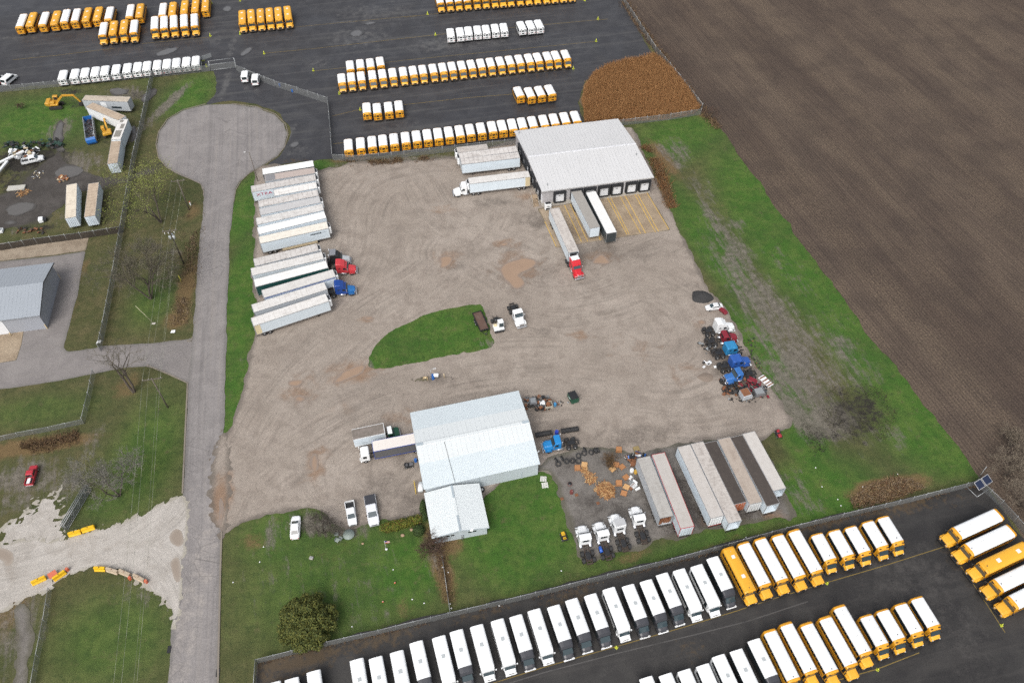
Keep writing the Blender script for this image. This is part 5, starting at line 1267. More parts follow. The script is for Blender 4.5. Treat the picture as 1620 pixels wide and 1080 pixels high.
def sedan(label, col, nose, tail, z=.6):
    rt = thing('sedan_car', label, 'car'); hd = heading(tail, nose, z); A, B = G(*tail, z), G(*nose, z); k = (B - A).length / 4.8
    rt.location = (A.x, A.y, .06); rt.rotation_euler = (0, 0, hd); rt.scale = (k, min(k, 1.06), 1)
    b = MB()
    def ring(x, hw_, z0, z1): return [(x, -hw_ + .08, z0), (x, -hw_, z0 + .2), (x, -hw_, z1 - .16), (x, -hw_ + .16, z1), (x, hw_ - .16, z1), (x, hw_, z1 - .16), (x, hw_, z0 + .2), (x, hw_ - .08, z0)]
    b.loft([ring(0, .7, .4, .78), ring(.12, .82, .32, .92), ring(.9, .9, .28, .97), ring(3.2, .92, .28, .95), ring(4.2, .88, .28, .84), ring(4.65, .78, .32, .72), ring(4.8, .62, .38, .62)])
    b.build('body', col, rt)
    b = MB(); b.prism([(.75, .93), (1.35, 1.36), (1.7, 1.43), (2.5, 1.42), (2.8, 1.36), (3.6, .92)], -.72, .72, .16); b.build('roof', col, rt)
    MB().slab([(2.8, -.56, 1.36), (2.8, .56, 1.36), (3.55, .66, .95), (3.55, -.66, .95)], -.03).build('windshield', WSG, rt)
    MB().slab([(1.35, -.56, 1.36), (1.35, .56, 1.36), (.8, .64, .97), (.8, -.64, .97)], .03).build('rear_window', GLASS, rt)
    for s in (-1, 1):
        MB().prism([(1.05, .98), (1.5, 1.32), (2.7, 1.32), (3.3, .98)], s * .725 - .02, s * .725 + .02, 0).build('side_window', GLASS, rt)
        wheel(rt, .95, s * .82, .33, .22); wheel(rt, 3.75, s * .82, .33, .22)
        MB().rbox(4.5, 4.72, s * .55 - .14, s * .55 + .14, .55, .68, .03).build('headlight', LAMP, rt); MB().rbox(-.02, .1, s * .58 - .16, s * .58 + .16, .62, .78, .02).build('tail_light', RED, rt)
        MB().rbox(3.0, 3.14, s * .98 - .08, s * .98 + .08, .92, 1.04, .03).build('mirror', col, rt)
    return rt


sedan('white sedan on the lawn edge left of the pickups', WHITE, (468.6, 816), (466.4, 852.5))
sedan('silver sedan beside the dark gravel pile', paint('silver_white', (.62, .63, .64), .3, .15), (1116, 487.5), (1143, 484))


def van(label, p, hd, scale=1.0):
    rt = thing('passenger_van', label, 'van', group='white vans'); g = G(*p, 0); rt.rotation_euler = (0, 0, hd); rt.location = (g.x, g.y, .05)
    b = MB(); b.prism([(0, .45), (.05, 1.4), (.25, 2.2), (.45, 2.3), (3.4, 2.3), (3.8, 2.15), (4.4, 1.35), (5.2, 1.1), (5.35, .8), (5.35, .4), (0, .4)], -1.0, 1.0, .18); b.build('body', WHITE, rt)
    MB().slab([(.04, -.75, 1.35), (.04, .75, 1.35), (.22, .7, 2.08), (.22, -.7, 2.08)], -.04).build('rear_window', GLASS, rt)
    MB().slab([(3.84, -.75, 2.1), (3.84, .75, 2.1), (4.38, .85, 1.4), (4.38, -.85, 1.4)], -.04).build('windshield', WSG, rt)
    for s in (-1, 1):
        MB().rbox(.5, 3.9, s * 1.0 - .06, s * 1.0 + .012, 1.35, 2.0, .004).build('side_window', GLASS, rt)
        wheel(rt, 1.0, s * .88, .38, .24); wheel(rt, 4.3, s * .88, .38, .24)
        q = MB(); q.rbox(4.0, 4.12, s * 1.15 - .1, s * 1.15 + .1, 1.3, 1.6, .03); q.build('mirror', WHITE, rt)
        MB().rbox(-.03, .06, s * .85 - .08, s * .85 + .08, .9, 1.3, .02).build('tail_light', RED, rt)
    MB().rbox(-.15, .02, -.95, .95, .42, .62, .04).build('bumper', BLACK, rt)
    return rt


van('white van by the gate, the left of two', (388.5, 133), R(97)); van('white van by the gate, the right of two', (405, 138), R(97))
van('white van alone at the left edge of the lot', (8, 137.5), R(75)); van('white van cut by the left edge of the photo', (-10, 139.5), R(85))
# ================================================================ buildings
def wallmat(name, col, sc=3.2, ax='x', dirt=.15):
    t = NT(name); v = t.obj(); x = t.sepv(v)
    a = t.ma('ADD', x[0], x[1]) if ax == 'x' else x[0]
    fr = t.ma('FRACT', t.ma('MULTIPLY', a, sc)); rib = t.ramp(t.ma('ABSOLUTE', t.ma('SUBTRACT', fr, .5)), .3, .45)
    n = t.noise(t.vm(v, (.8, .8, .25)), .8, 4, .65); z = x[2]
    c = t.mix(t.ma('MULTIPLY', t.ramp(n, .45, .75), dirt), col, (.25, .23, .2))
    c = t.mix(t.ma('MULTIPLY', rib, .22), c, t.scale(col, .6))
    return t.out(c, .5, spec=.3, bump=rib, bs=.5, bd=.03)


def sheetroof(name, col, per=.9, dirt=.25, dcol=(.3, .3, .3), axis=0, rs=.28):
    """standing-seam roof: seams run down the slope"""
    t = NT(name); v = t.obj(); x = t.sepv(v)[axis]
    fr = t.ma('FRACT', t.ma('MULTIPLY', x, 1 / per)); rib = t.ramp(t.ma('ABSOLUTE', t.ma('SUBTRACT', fr, .5)), .4, .48)
    n = t.noise(t.vm(v, (1.3, .14, 1) if axis == 0 else (.14, 1.3, 1)), .9, 5, .68); m = t.noise(v, .12, 3); f = t.noise(v, 3, 3, .6)
    c = t.mix(t.ma('MULTIPLY', t.ramp(n, .42, .72), dirt), t.scale(col, t.ma('ADD', .93, t.ma('MULTIPLY', m, .14))), dcol)
    c = t.mix(t.ma('MULTIPLY', rib, rs), c, t.scale(col, .62)); c = t.mix(t.ma('MULTIPLY', f, .1), c, t.scale(col, .75))
    return t.out(c, .42, spec=.35, bump=rib, bs=.5, bd=.04)


class Frame:
    """footprint measured from four eave corners (front-left, front-right, back-right, back-left)"""
    def __init__(s, fl, fr, br, bl, z):
        P = [G(*p, z) for p in (fl, fr, br, bl)]
        s.c = sum(P, Vector()) / 4; X = ((P[1] - P[0]) + (P[2] - P[3])) / 2; Y = ((P[3] - P[0]) + (P[2] - P[1])) / 2
        s.W, s.D = X.length, Y.length; s.ang = math.atan2(X.y, X.x)
        X, Y = X / s.W, Y / s.D
        # mesh coordinates live in a frame turned by ang; Y keeps the small measured skew
        ca, sa = math.cos(-s.ang), math.sin(-s.ang)
        yx, yy = Y.x * ca - Y.y * sa, Y.x * sa + Y.y * ca
        s.M = Matrix(((1, yx, 0, -s.W / 2 - yx * s.D / 2), (0, yy, 0, -yy * s.D / 2), (0, 0, 1, 0), (0, 0, 0, 1)))

    def root(s, name, label, cat='building'): return thing(name, label, cat, (s.c.x, s.c.y, .0), s.ang)

    def put(s, mb, name, mat, par): return mb.xf(s.M).build(name, mat, par)


def gable_walls(F, par, mat, eave, ridge, inset=.35, along='x', base=None):
    W, D, i = F.W, F.D, inset; t = .2
    for nm, a, b in (('wall', (i, i), (W - i, i)), ('wall', (W - i, D - i), (i, D - i))):
        m = MB(); s = 1 if a[1] < D / 2 else -1
        h = eave
        if along == 'y': m.loft([[(i, a[1] + q, 0), (W - i, a[1] + q, 0), (W - i, a[1] + q, eave), (W / 2, a[1] + q, ridge), (i, a[1] + q, eave)] for q in (0, s * t)])
        else: m.box(i, W - i, min(a[1], a[1] + s * t), max(a[1], a[1] + s * t), 0, h)
        F.put(m, nm, mat, par)
    for x in (i, W - i):
        m = MB(); s = 1 if x < W / 2 else -1
        if along == 'x': m.loft([[(x + q, i + t, 0), (x + q, D - i - t, 0), (x + q, D - i - t, eave), (x + q, D / 2, ridge), (x + q, i + t, eave)] for q in (0, s * t)])
        else: m.box(min(x, x + s * t), max(x, x + s * t), i + t, D - i - t, 0, eave)
        F.put(m, 'wall', mat, par)


# ---- dock warehouse
DF = Frame((853.9, 302), (1037.5, 281), (975, 187), (815.8, 208), 5.3)
WD = wallmat('warehouse_siding', (.42, .41, .42)); RDK = sheetroof('warehouse_roof', (.55, .555, .56), .92, .28, (.46, .46, .455))
BASE = paint('foundation_concrete', (.42, .4, .36), .8, .4); SHEL = plain('shelter_black', (.022, .024, .028), .7); DOORW = paint('door_white', (.72, .74, .77), .4, .08)
dk = DF.root('warehouse', 'grey metal dock warehouse with low gable roof and black-framed dock doors')
EV, RG_ = 5.3, 6.35
gable_walls(DF, dk, WD, EV - .12, RG_ - .15, .4)
for a, b in ((0, DF.D / 2), (DF.D, DF.D / 2)):
    m = MB(); q = [(0, a, EV), (DF.W, a, EV), (DF.W, b, RG_), (0, b, RG_)]
    m.loft([q, [(p[0], p[1], p[2] - .12) for p in q]]); DF.put(m, 'roof', RDK, dk)
m = MB(); m.loft([[(-.02, DF.D / 2 - .35, RG_ + .0), (DF.W + .02, DF.D / 2 - .35, RG_ + .0), (DF.W + .02, DF.D / 2 + .35, RG_ + .0), (-.02, DF.D / 2 + .35, RG_ + .0)], [(-.02, DF.D / 2 - .2, RG_ + .06), (DF.W + .02, DF.D / 2 - .2, RG_ + .06), (DF.W + .02, DF.D / 2 + .2, RG_ + .06), (-.02, DF.D / 2 + .2, RG_ + .06)]])
DF.put(m, 'ridge_cap', sheetroof('ridge_metal', (.62, .63, .65), 3.0, .2), dk)
m = MB(); m.box(-.03, DF.W + .03, -.14, .02, EV - .2, EV + .03); DF.put(m, 'gutter', paint('gutter_grey', (.5, .5, .5), .5, .4, sc=2), dk)
m = MB(); m.box(.32, DF.W - .32, .28, .38, 0, 1.15); m.box(.28, .36, .3, DF.D - .5, 0, 1.05); DF.put(m, 'foundation', BASE, dk)
for u in (.29, .515, .745): m = MB(); m.box(u * DF.W - .06, u * DF.W + .06, .3, .41, 1.16, EV - .15); DF.put(m, 'downpipe', DOORW, dk)


def dock_door(x, y, side, par, F, w=1.55, pad=.4):
    """black shelter frame, white sectional door with a dark slot; side 'f' on the front wall, 'l' on the left wall"""
    def bx(m, a0, a1, d0, d1, z0, z1): m.box(a0, a1, y - d1, y - d0, z0, z1) if side == 'f' else m.box(x - d1, x - d0, a0, a1, z0, z1)
    c = x if side == 'f' else y
    m = MB(); bx(m, c - w, c - w + pad, 0, .5, 1.1, 4.35); bx(m, c + w - pad, c + w, 0, .5, 1.1, 4.35); bx(m, c - w - .002, c + w + .002, 0, .55, 3.75, 4.42); bx(m, c - w * .8, c + w * .8, .0, .3, .75, 1.12)
    bx(m, c - w - .12, c - w - .003, 0, .08, 1.1, 4.4); bx(m, c + w + .003, c + w + .12, 0, .08, 1.1, 4.4)
    d = F.put(m, 'dock_shelter', SHEL, par)
    m = MB(); bx(m, c - w + pad + .002, c + w - pad - .002, -.01, .06, 1.125, 3.745); p = F.put(m, 'dock_door', DOORW, par)
    m = MB(); bx(m, c - .25, c + .25, .055, .075, 2.75, 2.9); F.put(m, 'door_window', GLASS, p)


for u in (.165, .315, .435, .562, .678, .812, .93): dock_door(u * DF.W, .38, 'f', dk, DF)
for v in (.13, .31, .5, .635, .78): dock_door(.4, v * DF.D, 'l', dk, DF)
m = MB(); m.box(.32, .4, .55, 1.5, 1.1, 3.2); DF.put(m, 'entry_door', DOORW, dk)
for x, y in ((2.0, 1.8), (1.0, DF.D - 1.6), (DF.W - 1.5, DF.D * .33)):
    zz = EV + (RG_ - EV) * min(y, DF.D - y) / (DF.D / 2); m = MB(); m.cyl((x, y, zz - .05), (x, y, zz + .5), .09, n=8); m.cyl((x, y, zz + .5), (x, y, zz + .6), .16, n=8); DF.put(m, 'roof_vent', STEEL, dk)
for v in (.3, .45, .6): m = MB(); m.box(.25, .4, v * DF.D - .1 + 2, v * DF.D + .1 + 2, 4.5, 4.75); DF.put(m, 'wall_lamp', BLACK, dk)

st = thing('loading_stairs', 'wooden stairs and railings up to the warehouse side door', 'stairs', tuple(G(846.5, 322)), DF.ang)
STW = paint('weathered_boards', (.33, .25, .17), .85, .5)
m = MB(); m.box(-.9, .9, .6, 2.2, 1.0, 1.1); m.build('landing', STW, st)
for k in range(6): MB().box(-.75, .75, .55 - k * .32 - .3, .55 - k * .32, .84 - k * .16, .9 - k * .16).build('step', STW, st)
for s in (-1, 1):
    m = MB(); m.tube([(s * .85, 2.1, 2.1), (s * .85, .6, 2.1), (s * .85, -1.4, 1.0)], .05, 5)
    for y, z0, z1 in ((2.1, 1.1, 2.1), (.6, 0, 2.1), (-.4, 0, 1.55), (-1.4, 0, 1.0)): m.cyl((s * .85, y, z0), (s * .85, y, z1), .05, n=5)
    m.build('railing', paint('railing_grey', (.45, .42, .38), .6, .3), st)
cu = thing('cooling_unit', 'white refrigeration unit standing against the warehouse front wall', 'machine', tuple(G(866.5, 332)), DF.ang)
MB().rbox(-.85, .85, -.5, .5, .3, 2.2, .12).build('body', WHITE, cu); MB().box(-.6, .6, -.53, -.48, .5, 1.0).build('grille', BLACK, cu); MB().rbox(-.7, .7, -.4, .4, 2.2, 2.3, .03).build('top_cover', BLACK, cu)
m = MB()
for k in range(4): m.box(-.4 + k * .2, -.28 + k * .2, -.53, -.49, 1.45 - k * .05, 1.75 - k * .05)
m.build('emblem', BLACK, cu)
for s in (-1, 1): MB().box(s * .6 - .08, s * .6 + .08, -.4, .4, 0, .3).build('leg', BLACK, cu)

# ---- workshop and its annex
MF = Frame((671, 774.5), (854, 733), (821, 618), (648, 652), 4.2)
WM = wallmat('workshop_siding', (.5, .56, .6), 3.6, dirt=.08)
RA = sheetroof('workshop_roof_white', (.61, .65, .66), .92, .15, (.49, .53, .54), rs=.14); RBL = sheetroof('workshop_roof_pale_blue', (.55, .615, .645), .31, .14, (.45, .51, .54), rs=.14)
ws = MF.root('workshop', 'large pale blue-white metal workshop with a low ridge roof')
EV, RG_ = 4.2, 5.75; W_, D_ = MF.W, MF.D
gable_walls(MF, ws, WM, EV - .12, RG_ - .16, .3)
def rz_(y): return EV + (RG_ - EV) * min(y, D_ - y) / (D_ / 2)
for a, b, mt, o in ((0, .28, RBL, .0), (.28, .5, RA, .02), (1, .72, RBL, .0), (.72, .5, RA, .02)):
    y0, y1 = a * D_, b * D_; m = MB(); q = [(0, y0, rz_(y0) + o), (W_, y0, rz_(y0) + o), (W_, y1, rz_(y1) + o), (0, y1, rz_(y1) + o)]
    m.loft([q, [(p[0], p[1], p[2] - .1) for p in q]]); MF.put(m, 'roof', mt, ws)
m = MB(); m.loft([[(-.02, D_ / 2 - .5, RG_ + .0), (W_ + .02, D_ / 2 - .5, RG_ + .0), (W_ + .02, D_ / 2 + .5, RG_ + .0), (-.02, D_ / 2 + .5, RG_ + .0)], [(-.02, D_ / 2 - .3, RG_ + .08), (W_ + .02, D_ / 2 - .3, RG_ + .08), (W_ + .02, D_ / 2 + .3, RG_ + .08), (-.02, D_ / 2 + .3, RG_ + .08)]]); MF.put(m, 'ridge_cap', RA, ws)
for x in (.1, W_ - 1.4): m = MB(); m.box(x, x + 1.3, D_ / 2 - .3, D_ / 2 + .3, RG_ + .085, RG_ + .15); MF.put(m, 'ridge_vent', paint('vent_grey', (.35, .41, .45), .5, .3), ws)
m = MB(); m.tube([(5.6, .28 * D_, rz_(.28 * D_) + .05), (5.4, D_ * .47, rz_(D_ * .47) + .06)], .04, 5); m.tube([(5.9, .02, EV + .05), (5.6, .28 * D_, rz_(.28 * D_) + .05)], .04, 5); MF.put(m, 'roof_cable', DGREY, ws)
for y0, y1 in ((D_ * .42, D_ * .68),): m = MB(); m.box(.24, .34, y0, y1, 0, 3.9); MF.put(m, 'garage_door', BLACK, ws)
for y0 in (D_ * .3, D_ * .62): m = MB(); m.box(W_ - .34, W_ - .24, y0, y0 + 3.4, 0, 3.8); MF.put(m, 'garage_door', paint('door_grey', (.3, .32, .34), .5, .3), ws)
m = MB(); m.tube([(W_ - .3, 3.2, 3.2), (W_ + .5, 3.2, 3.3), (W_ + .6, 3.2, 3.7)], .1, 8); MF.put(m, 'exhaust_pipe', WHITE, ws)
m = MB(); m.box(W_ * .47, W_ * .47 + .08, .2, .32, 0, EV - .1); m.box(W_ * .84, W_ * .84 + .08, .2, .32, 0, 2.2); MF.put(m, 'downpipe', paint('vent_grey', (.35, .41, .45), .5, .3), ws)
AF = Frame((683.4, 852), (773.6, 833.5), (758.8, 764.3), (670.3, 779), 3.0)
an = AF.root('office_annex', 'low white-roofed office annex at the corner of the workshop')
EV, RG_ = 3.0, 3.95; W_, D_ = AF.W, AF.D
gable_walls(AF, an, WM, EV - .1, RG_ - .14, .4, along='y')
RAX = sheetroof('annex_roof', (.62, .665, .675), .31, .12, (.5, .54, .55), axis=1, rs=.12)
for a in (0, W_):
    q = [(a, 0, EV), (a, D_, EV), (W_ / 2, D_, RG_), (W_ / 2, 0, RG_)]; m = MB(); m.loft([q, [(p[0], p[1], p[2] - .1) for p in q]]); AF.put(m, 'roof', RAX, an)
for y0, y1, mm in ((0, D_ * .33, 'v'), (D_ * .33, D_ * .72, 'w'), (D_ * .72, D_, 'v')): m = MB(); m.box(W_ / 2 - .19, W_ / 2 + .19, y0, y1 - .01, RG_ - .02, RG_ + .08); AF.put(m, 'ridge_cap', paint('vent_grey', (.35, .41, .45), .5, .3) if mm == 'v' else RAX, an)
for x in (2.6, 3.45, 6.6, 7.45): m = MB(); m.box(x, x + .66, .36, .42, 1.75, 2.15); AF.put(m, 'window', GLASS, an)
m = MB(); m.box(-.02, W_ / 2 - .22, -.05, -.001, EV - .15, EV + .02); m.xf(Matrix.Translation((0, 0, 0)))
m = MB(); m.loft([[(0, y, EV - .16), (W_ / 2, y, RG_ - .16), (W_, y, EV - .16), (W_, y, EV + .03), (W_ / 2, y, RG_ + .03), (0, y, EV + .03)] for y in (-.07, -.003)]); AF.put(m, 'fascia', paint('fascia_grey', (.42, .48, .52), .5, .2), an)
m = MB(); m.rbox(6.9, 7.5, -.3, .2, 3.45, 3.6, .03); AF.put(m, 'eave_lamp', WHITE, an)
m = MB(); m.cyl((W_ * .52, .2, 0), (W_ * .52, .2, 1.0), .12); m.rbox(W_ * .52 - .2, W_ * .52 + .25, .05, .36, 1.0, 1.4, .04); AF.put(m, 'gas_meter', STEEL, an)
wt_ = thing('white_tank', 'white tank on the ground at the corner of workshop and annex', 'tank', tuple(G(666, 774))); MB().cyl((0, -.9, .9), (0, .9, .9), .5, n=14).build('shell', WHITE, wt_); MB().box(-.3, .3, -.7, -.5, 0, .6).build('leg', STEEL, wt_); MB().box(-.3, .3, .5, .7, 0, .6).build('leg', STEEL, wt_)
yr = thing('yellow_rack', 'yellow steel rack leaning by the workshop corner', 'rack', tuple(G(657, 773)), R(102)); b = MB(); b.box(-1.2, 1.2, -.06, .06, .05, .17); b.box(-1.2, 1.2, -.06, .06, 1.0, 1.12); b.box(-1.2, -1.08, -.06, .06, .171, 1.0); b.box(1.08, 1.2, -.06, .06, .171, 1.0); b.build('frame', paint('rack_yellow', (.55, .38, .04), .5, .3), yr)
ac = thing('spare_tyre_casing', 'dark spare wheel lying at the annex back corner', 'tyre', tuple(G(762.5, 775))); b = MB(); b.cyl((0, 0, 0), (0, 0, .35), .55, n=16); b.build('tyre', RUB, ac); MB().cyl((0, 0, .3), (0, 0, .38), .28, n=12).build('rim', RIM, ac)

# ---- grey garage at the left
gr = thing('garage_building', 'grey metal garage with white overhead doors at the left edge', 'building', tuple(G(85.5, 479)), heading((75.7, 518.8), (95.6, 440)) - R(90))
L_, Wg, EV, RG_ = 34.0, 15.9, 4.7, 6.5  # local: x to the right end (0 = gable wall), y along the gable (front -8, back +8)
WG = wallmat('garage_siding', (.34, .36, .4), 3.0, dirt=.06); RGM = sheetroof('garage_roof', (.3, .33, .365), .8, .12, (.24, .26, .29), rs=.25)
h2 = Wg / 2
m = MB(); m.loft([[(x, -h2, 0), (x, h2, 0), (x, h2, EV), (x, 0, RG_), (x, -h2, EV)] for x in (0, -.2)]); m.build('wall', WG, gr)
MB().box(-L_, -.2, -h2, -h2 + .2, 0, EV - .06).build('wall', WG, gr); MB().box(-L_, -.2, h2 - .2, h2, 0, EV - .06).build('wall', WG, gr)
for s in (-1, 1):
    q = [(.45, s * (h2 + .45), EV - .08), (-L_, s * (h2 + .45), EV - .08), (-L_, 0, RG_ + .03), (.45, 0, RG_ + .03)]; MB().loft([q, [(p[0], p[1], p[2] + .12) for p in q]]).build('roof', RGM, gr)
    MB().loft([[(.46, s * (h2 + .46), EV - .2), (.52, s * (h2 + .46), EV - .2), (.52, s * (h2 + .46), EV + .08), (.46, s * (h2 + .46), EV + .08)], [(.46, s * .01, RG_ - .1), (.52, s * .01, RG_ - .1), (.52, s * .01, RG_ + .2), (.46, s * .01, RG_ + .2)]]).build('fascia', DGREY, gr)
for k in range(3):
    x1 = -7.8 - k * 6.4; MB().box(x1 - 4.6, x1, -h2 - .06, -h2 - .002, 0, 4.1).build('garage_door', DOORW, gr)
    for xx in (x1 + .35, x1 - 4.95): MB().cyl((xx, -h2 - .8, 0), (xx, -h2 - .8, 1.1), .11, n=8).build('bollard', paint('tan_post', (.55, .45, .28), .6, .3), gr)
for y in (-h2 - .05, h2 + .05): MB().box(-.12, .08, y - .1, y + .1, 0, 1.4).build('corner_guard', paint('tan_post', (.55, .45, .28), .6, .3), gr)
# ================================================================ fences
def chain_mat(name, col, a):
    t = NT(name); v = t.obj(); n = t.noise(v, 1.2, 3)
    t.b.inputs['Alpha'].default_value = a
    t.put(t.b.inputs['Alpha'], t.ma('ADD', a - .08, t.ma('MULTIPLY', n, .16)))
    return t.out(col, .6, .2, .3)


CHAIN = chain_mat('chain_link', (.25, .26, .26), .27); CHAIN2 = chain_mat('slatted_chain_link', (.25, .26, .255), .46)
GALV = plain('galvanised_pipe', (.38, .4, .41), .5, .4)


def fence(label, pts, h=1.9, step=3.2, mat=None, barb=True, px=True, grp='chain-link fences'):
    P = [Vector(G2(*p)) if px else Vector(p) for p in pts]
    rt = thing('chain_link_fence', label, 'fence', (P[0].x, P[0].y, .03), group=grp)
    P = [p - Vector(P[0]) for p in P]
    post = []; panel = MB(); rail = MB()
    for a, b in zip(P[:-1], P[1:]):
        L = (b - a).length; n = max(1, round(L / step)); d = (b - a).normalized(); nn = Vector((-d.y, d.x)) * .012
        for k in range(n): post.append(a + (b - a) * k / n)
        panel.loft([[(a.x - nn.x, a.y - nn.y, .04), (a.x + nn.x, a.y + nn.y, .04), (a.x + nn.x, a.y + nn.y, h - .02), (a.x - nn.x, a.y - nn.y, h - .02)], [(b.x - nn.x, b.y - nn.y, .04), (b.x + nn.x, b.y + nn.y, .04), (b.x + nn.x, b.y + nn.y, h - .02), (b.x - nn.x, b.y - nn.y, h - .02)]])
        rail.cyl((a.x, a.y, h), (b.x, b.y, h), .035, n=6)
    post.append(P[-1])
    panel.build('mesh_panel', mat or CHAIN, rt); rail.build('top_rail', GALV, rt)
    for q in post[:98]: MB().cyl((q.x, q.y, 0), (q.x, q.y, h + (.35 if barb else .05)), .045, n=6).build('fence_post', GALV, rt)
    return rt


SF = [(408, 1049), (520, 1021), (600, 1003), (710, 976), (800, 955), (870, 938), (960, 915), (1060, 891), (1150, 867), (1240, 842), (1330, 820), (1440, 794), (1545, 767)]
fence('long chain-link fence between the lawns and the south bus lot', SF, 1.9, 3.0, CHAIN2)
fence('short fence end turning down beside the road at the bottom', [(408, 1049), (405, 1090)], 1.9, 3.0, CHAIN2)
fence('fence running from the solar panel trailer to the right edge', [(1545, 767), (1580, 800), (1625, 850)], 1.9, 3.0)
fence('low fence dividing the two lawns beside the brown shrub', [(700, 884), (708, 940), (713, 975)], 1.3, 2.5, CHAIN2, False)
fence('fence between the yard and the row of yellow buses', [(527, 254), (560, 256), (640, 249), (720, 240), (818, 229)], 2.0, 3.2)
fence('fence behind the warehouse along the reed bed', [(925, 206), (985, 199), (1060, 190), (1108, 182)], 2.0, 3.2)
fence('slanting fence from the gate to the inner lot corner', [(375, 113), (405, 126), (436, 138), (472, 149), (505, 160), (520, 165)], 2.2, 3.4)
fence('fence beside the cul-de-sac running down to the strip', [(520, 165), (523, 200), (527, 254)], 2.2, 3.4, CHAIN2)
fence('fence between the scrapyard and the white minibuses', [(-20, 148), (40, 143), (90, 138), (160, 131), (231, 124), (290, 118), (333, 113)], 2.0, 3.4)
fence('long tall fence along the utility poles, upper stretch', [(243, 124), (228, 195), (214, 255), (203, 320), (195, 368)], 2.3, 3.0, CHAIN2)
fence('long tall fence along the utility poles, middle stretch', [(195, 368), (183, 440), (168, 520), (160, 556)], 2.3, 3.0, CHAIN2)
fence('fence below the driveway by the bare forked tree', [(151, 593), (144, 630), (134, 670)], 1.9, 3.0)
fence('dark slatted fence along the lower edge of the scrapyard', [(195, 368), (130, 378), (60, 387), (-20, 400)], 2.0, 3.0, chain_mat('brown_slats', (.07, .06, .05), .8))
fence('fence across the lower left field', [(134, 670), (80, 682), (30, 691), (-10, 700)], 1.5, 3.0, None, False)
fence('faint fence running down through the lower left lawn', [(82, 935), (74, 985), (63, 1040), (55, 1085)], 1.6, 3.0, None, False)
fence('fence on the brink of the ploughed field beside the bus lot', [(972, -10), (988, 8), (1012, 45), (1036, 82), (1075, 128), (1110, 174)], 1.9, 3.4)
fg = thing('folded_gate', 'folded chain-link gate leaves standing by the limestone drive', 'gate', tuple(G(105, 838)), R(80))
for k in range(3):
    b = MB(); y = k * .35 - .3
    b.box(-.0, 8.5, y - .01, y + .01, .1, 1.9); b.build('mesh_panel', CHAIN, fg)
    b = MB(); b.tube([(0, y, .1), (8.5, y, .1), (8.5, y, 1.9), (0, y, 1.9), (0, y, .1)], .05, 6)
    for x in (2.1, 4.2, 6.3): b.cyl((x, y, .1), (x + 1.2, y, 1.9), .035, n=5)
    b.build('gate_leaf', GALV, fg)
gt = thing('sliding_gate', 'galvanised sliding gate across the bus lot lane', 'gate', tuple(G(334, 112)), heading((334, 112), (374, 107)))
gl = (G(374, 107) - G(334, 112)).length
b = MB(); b.tube([(0, 0, .15), (gl, 0, .15), (gl, 0, 2.0), (0, 0, 2.0), (0, 0, .15)], .06, 6); b.build('gate_leaf', GALV, gt); MB().box(0, gl, -.01, .01, .16, 1.98).build('mesh_panel', CHAIN, gt)
for x in (0, gl): MB().cyl((x, .2, 0), (x, .2, 3.2), .1, n=8).build('gate_post', GALV, gt)
MB().tube([(0, .2, 3.1), (gl, .2, 3.1)], .05, 6).build('crossbar', GALV, gt)
sg = thing('sign_board', 'grey back of a sign board on posts beside the gate', 'sign', tuple(G(329, 97)), R(40)); MB().box(-1.6, 1.6, -.04, .04, .9, 2.2).build('board', STEEL, sg)
for x in (-1.2, 1.2): MB().cyl((x, .1, 0), (x, .1, 2.1), .06, n=6).build('post', GALV, sg)

# ================================================================ trees and plants
BARK = paint('grey_bark', (.085, .07, .058), .9, .4, (.05, .04, .035)); TWIG = paint('pale_twigs', (.16, .145, .125), .9, .3, (.1, .09, .075)); TWIGB = paint('brown_twigs', (.10, .062, .045), .9, .3, (.06, .04, .03))
TWIGG = paint('budding_twigs', (.19, .21, .05), .9, .3, (.14, .15, .04)); TWIGO = paint('olive_twigs', (.12, .105, .07), .9, .3, (.08, .07, .05))


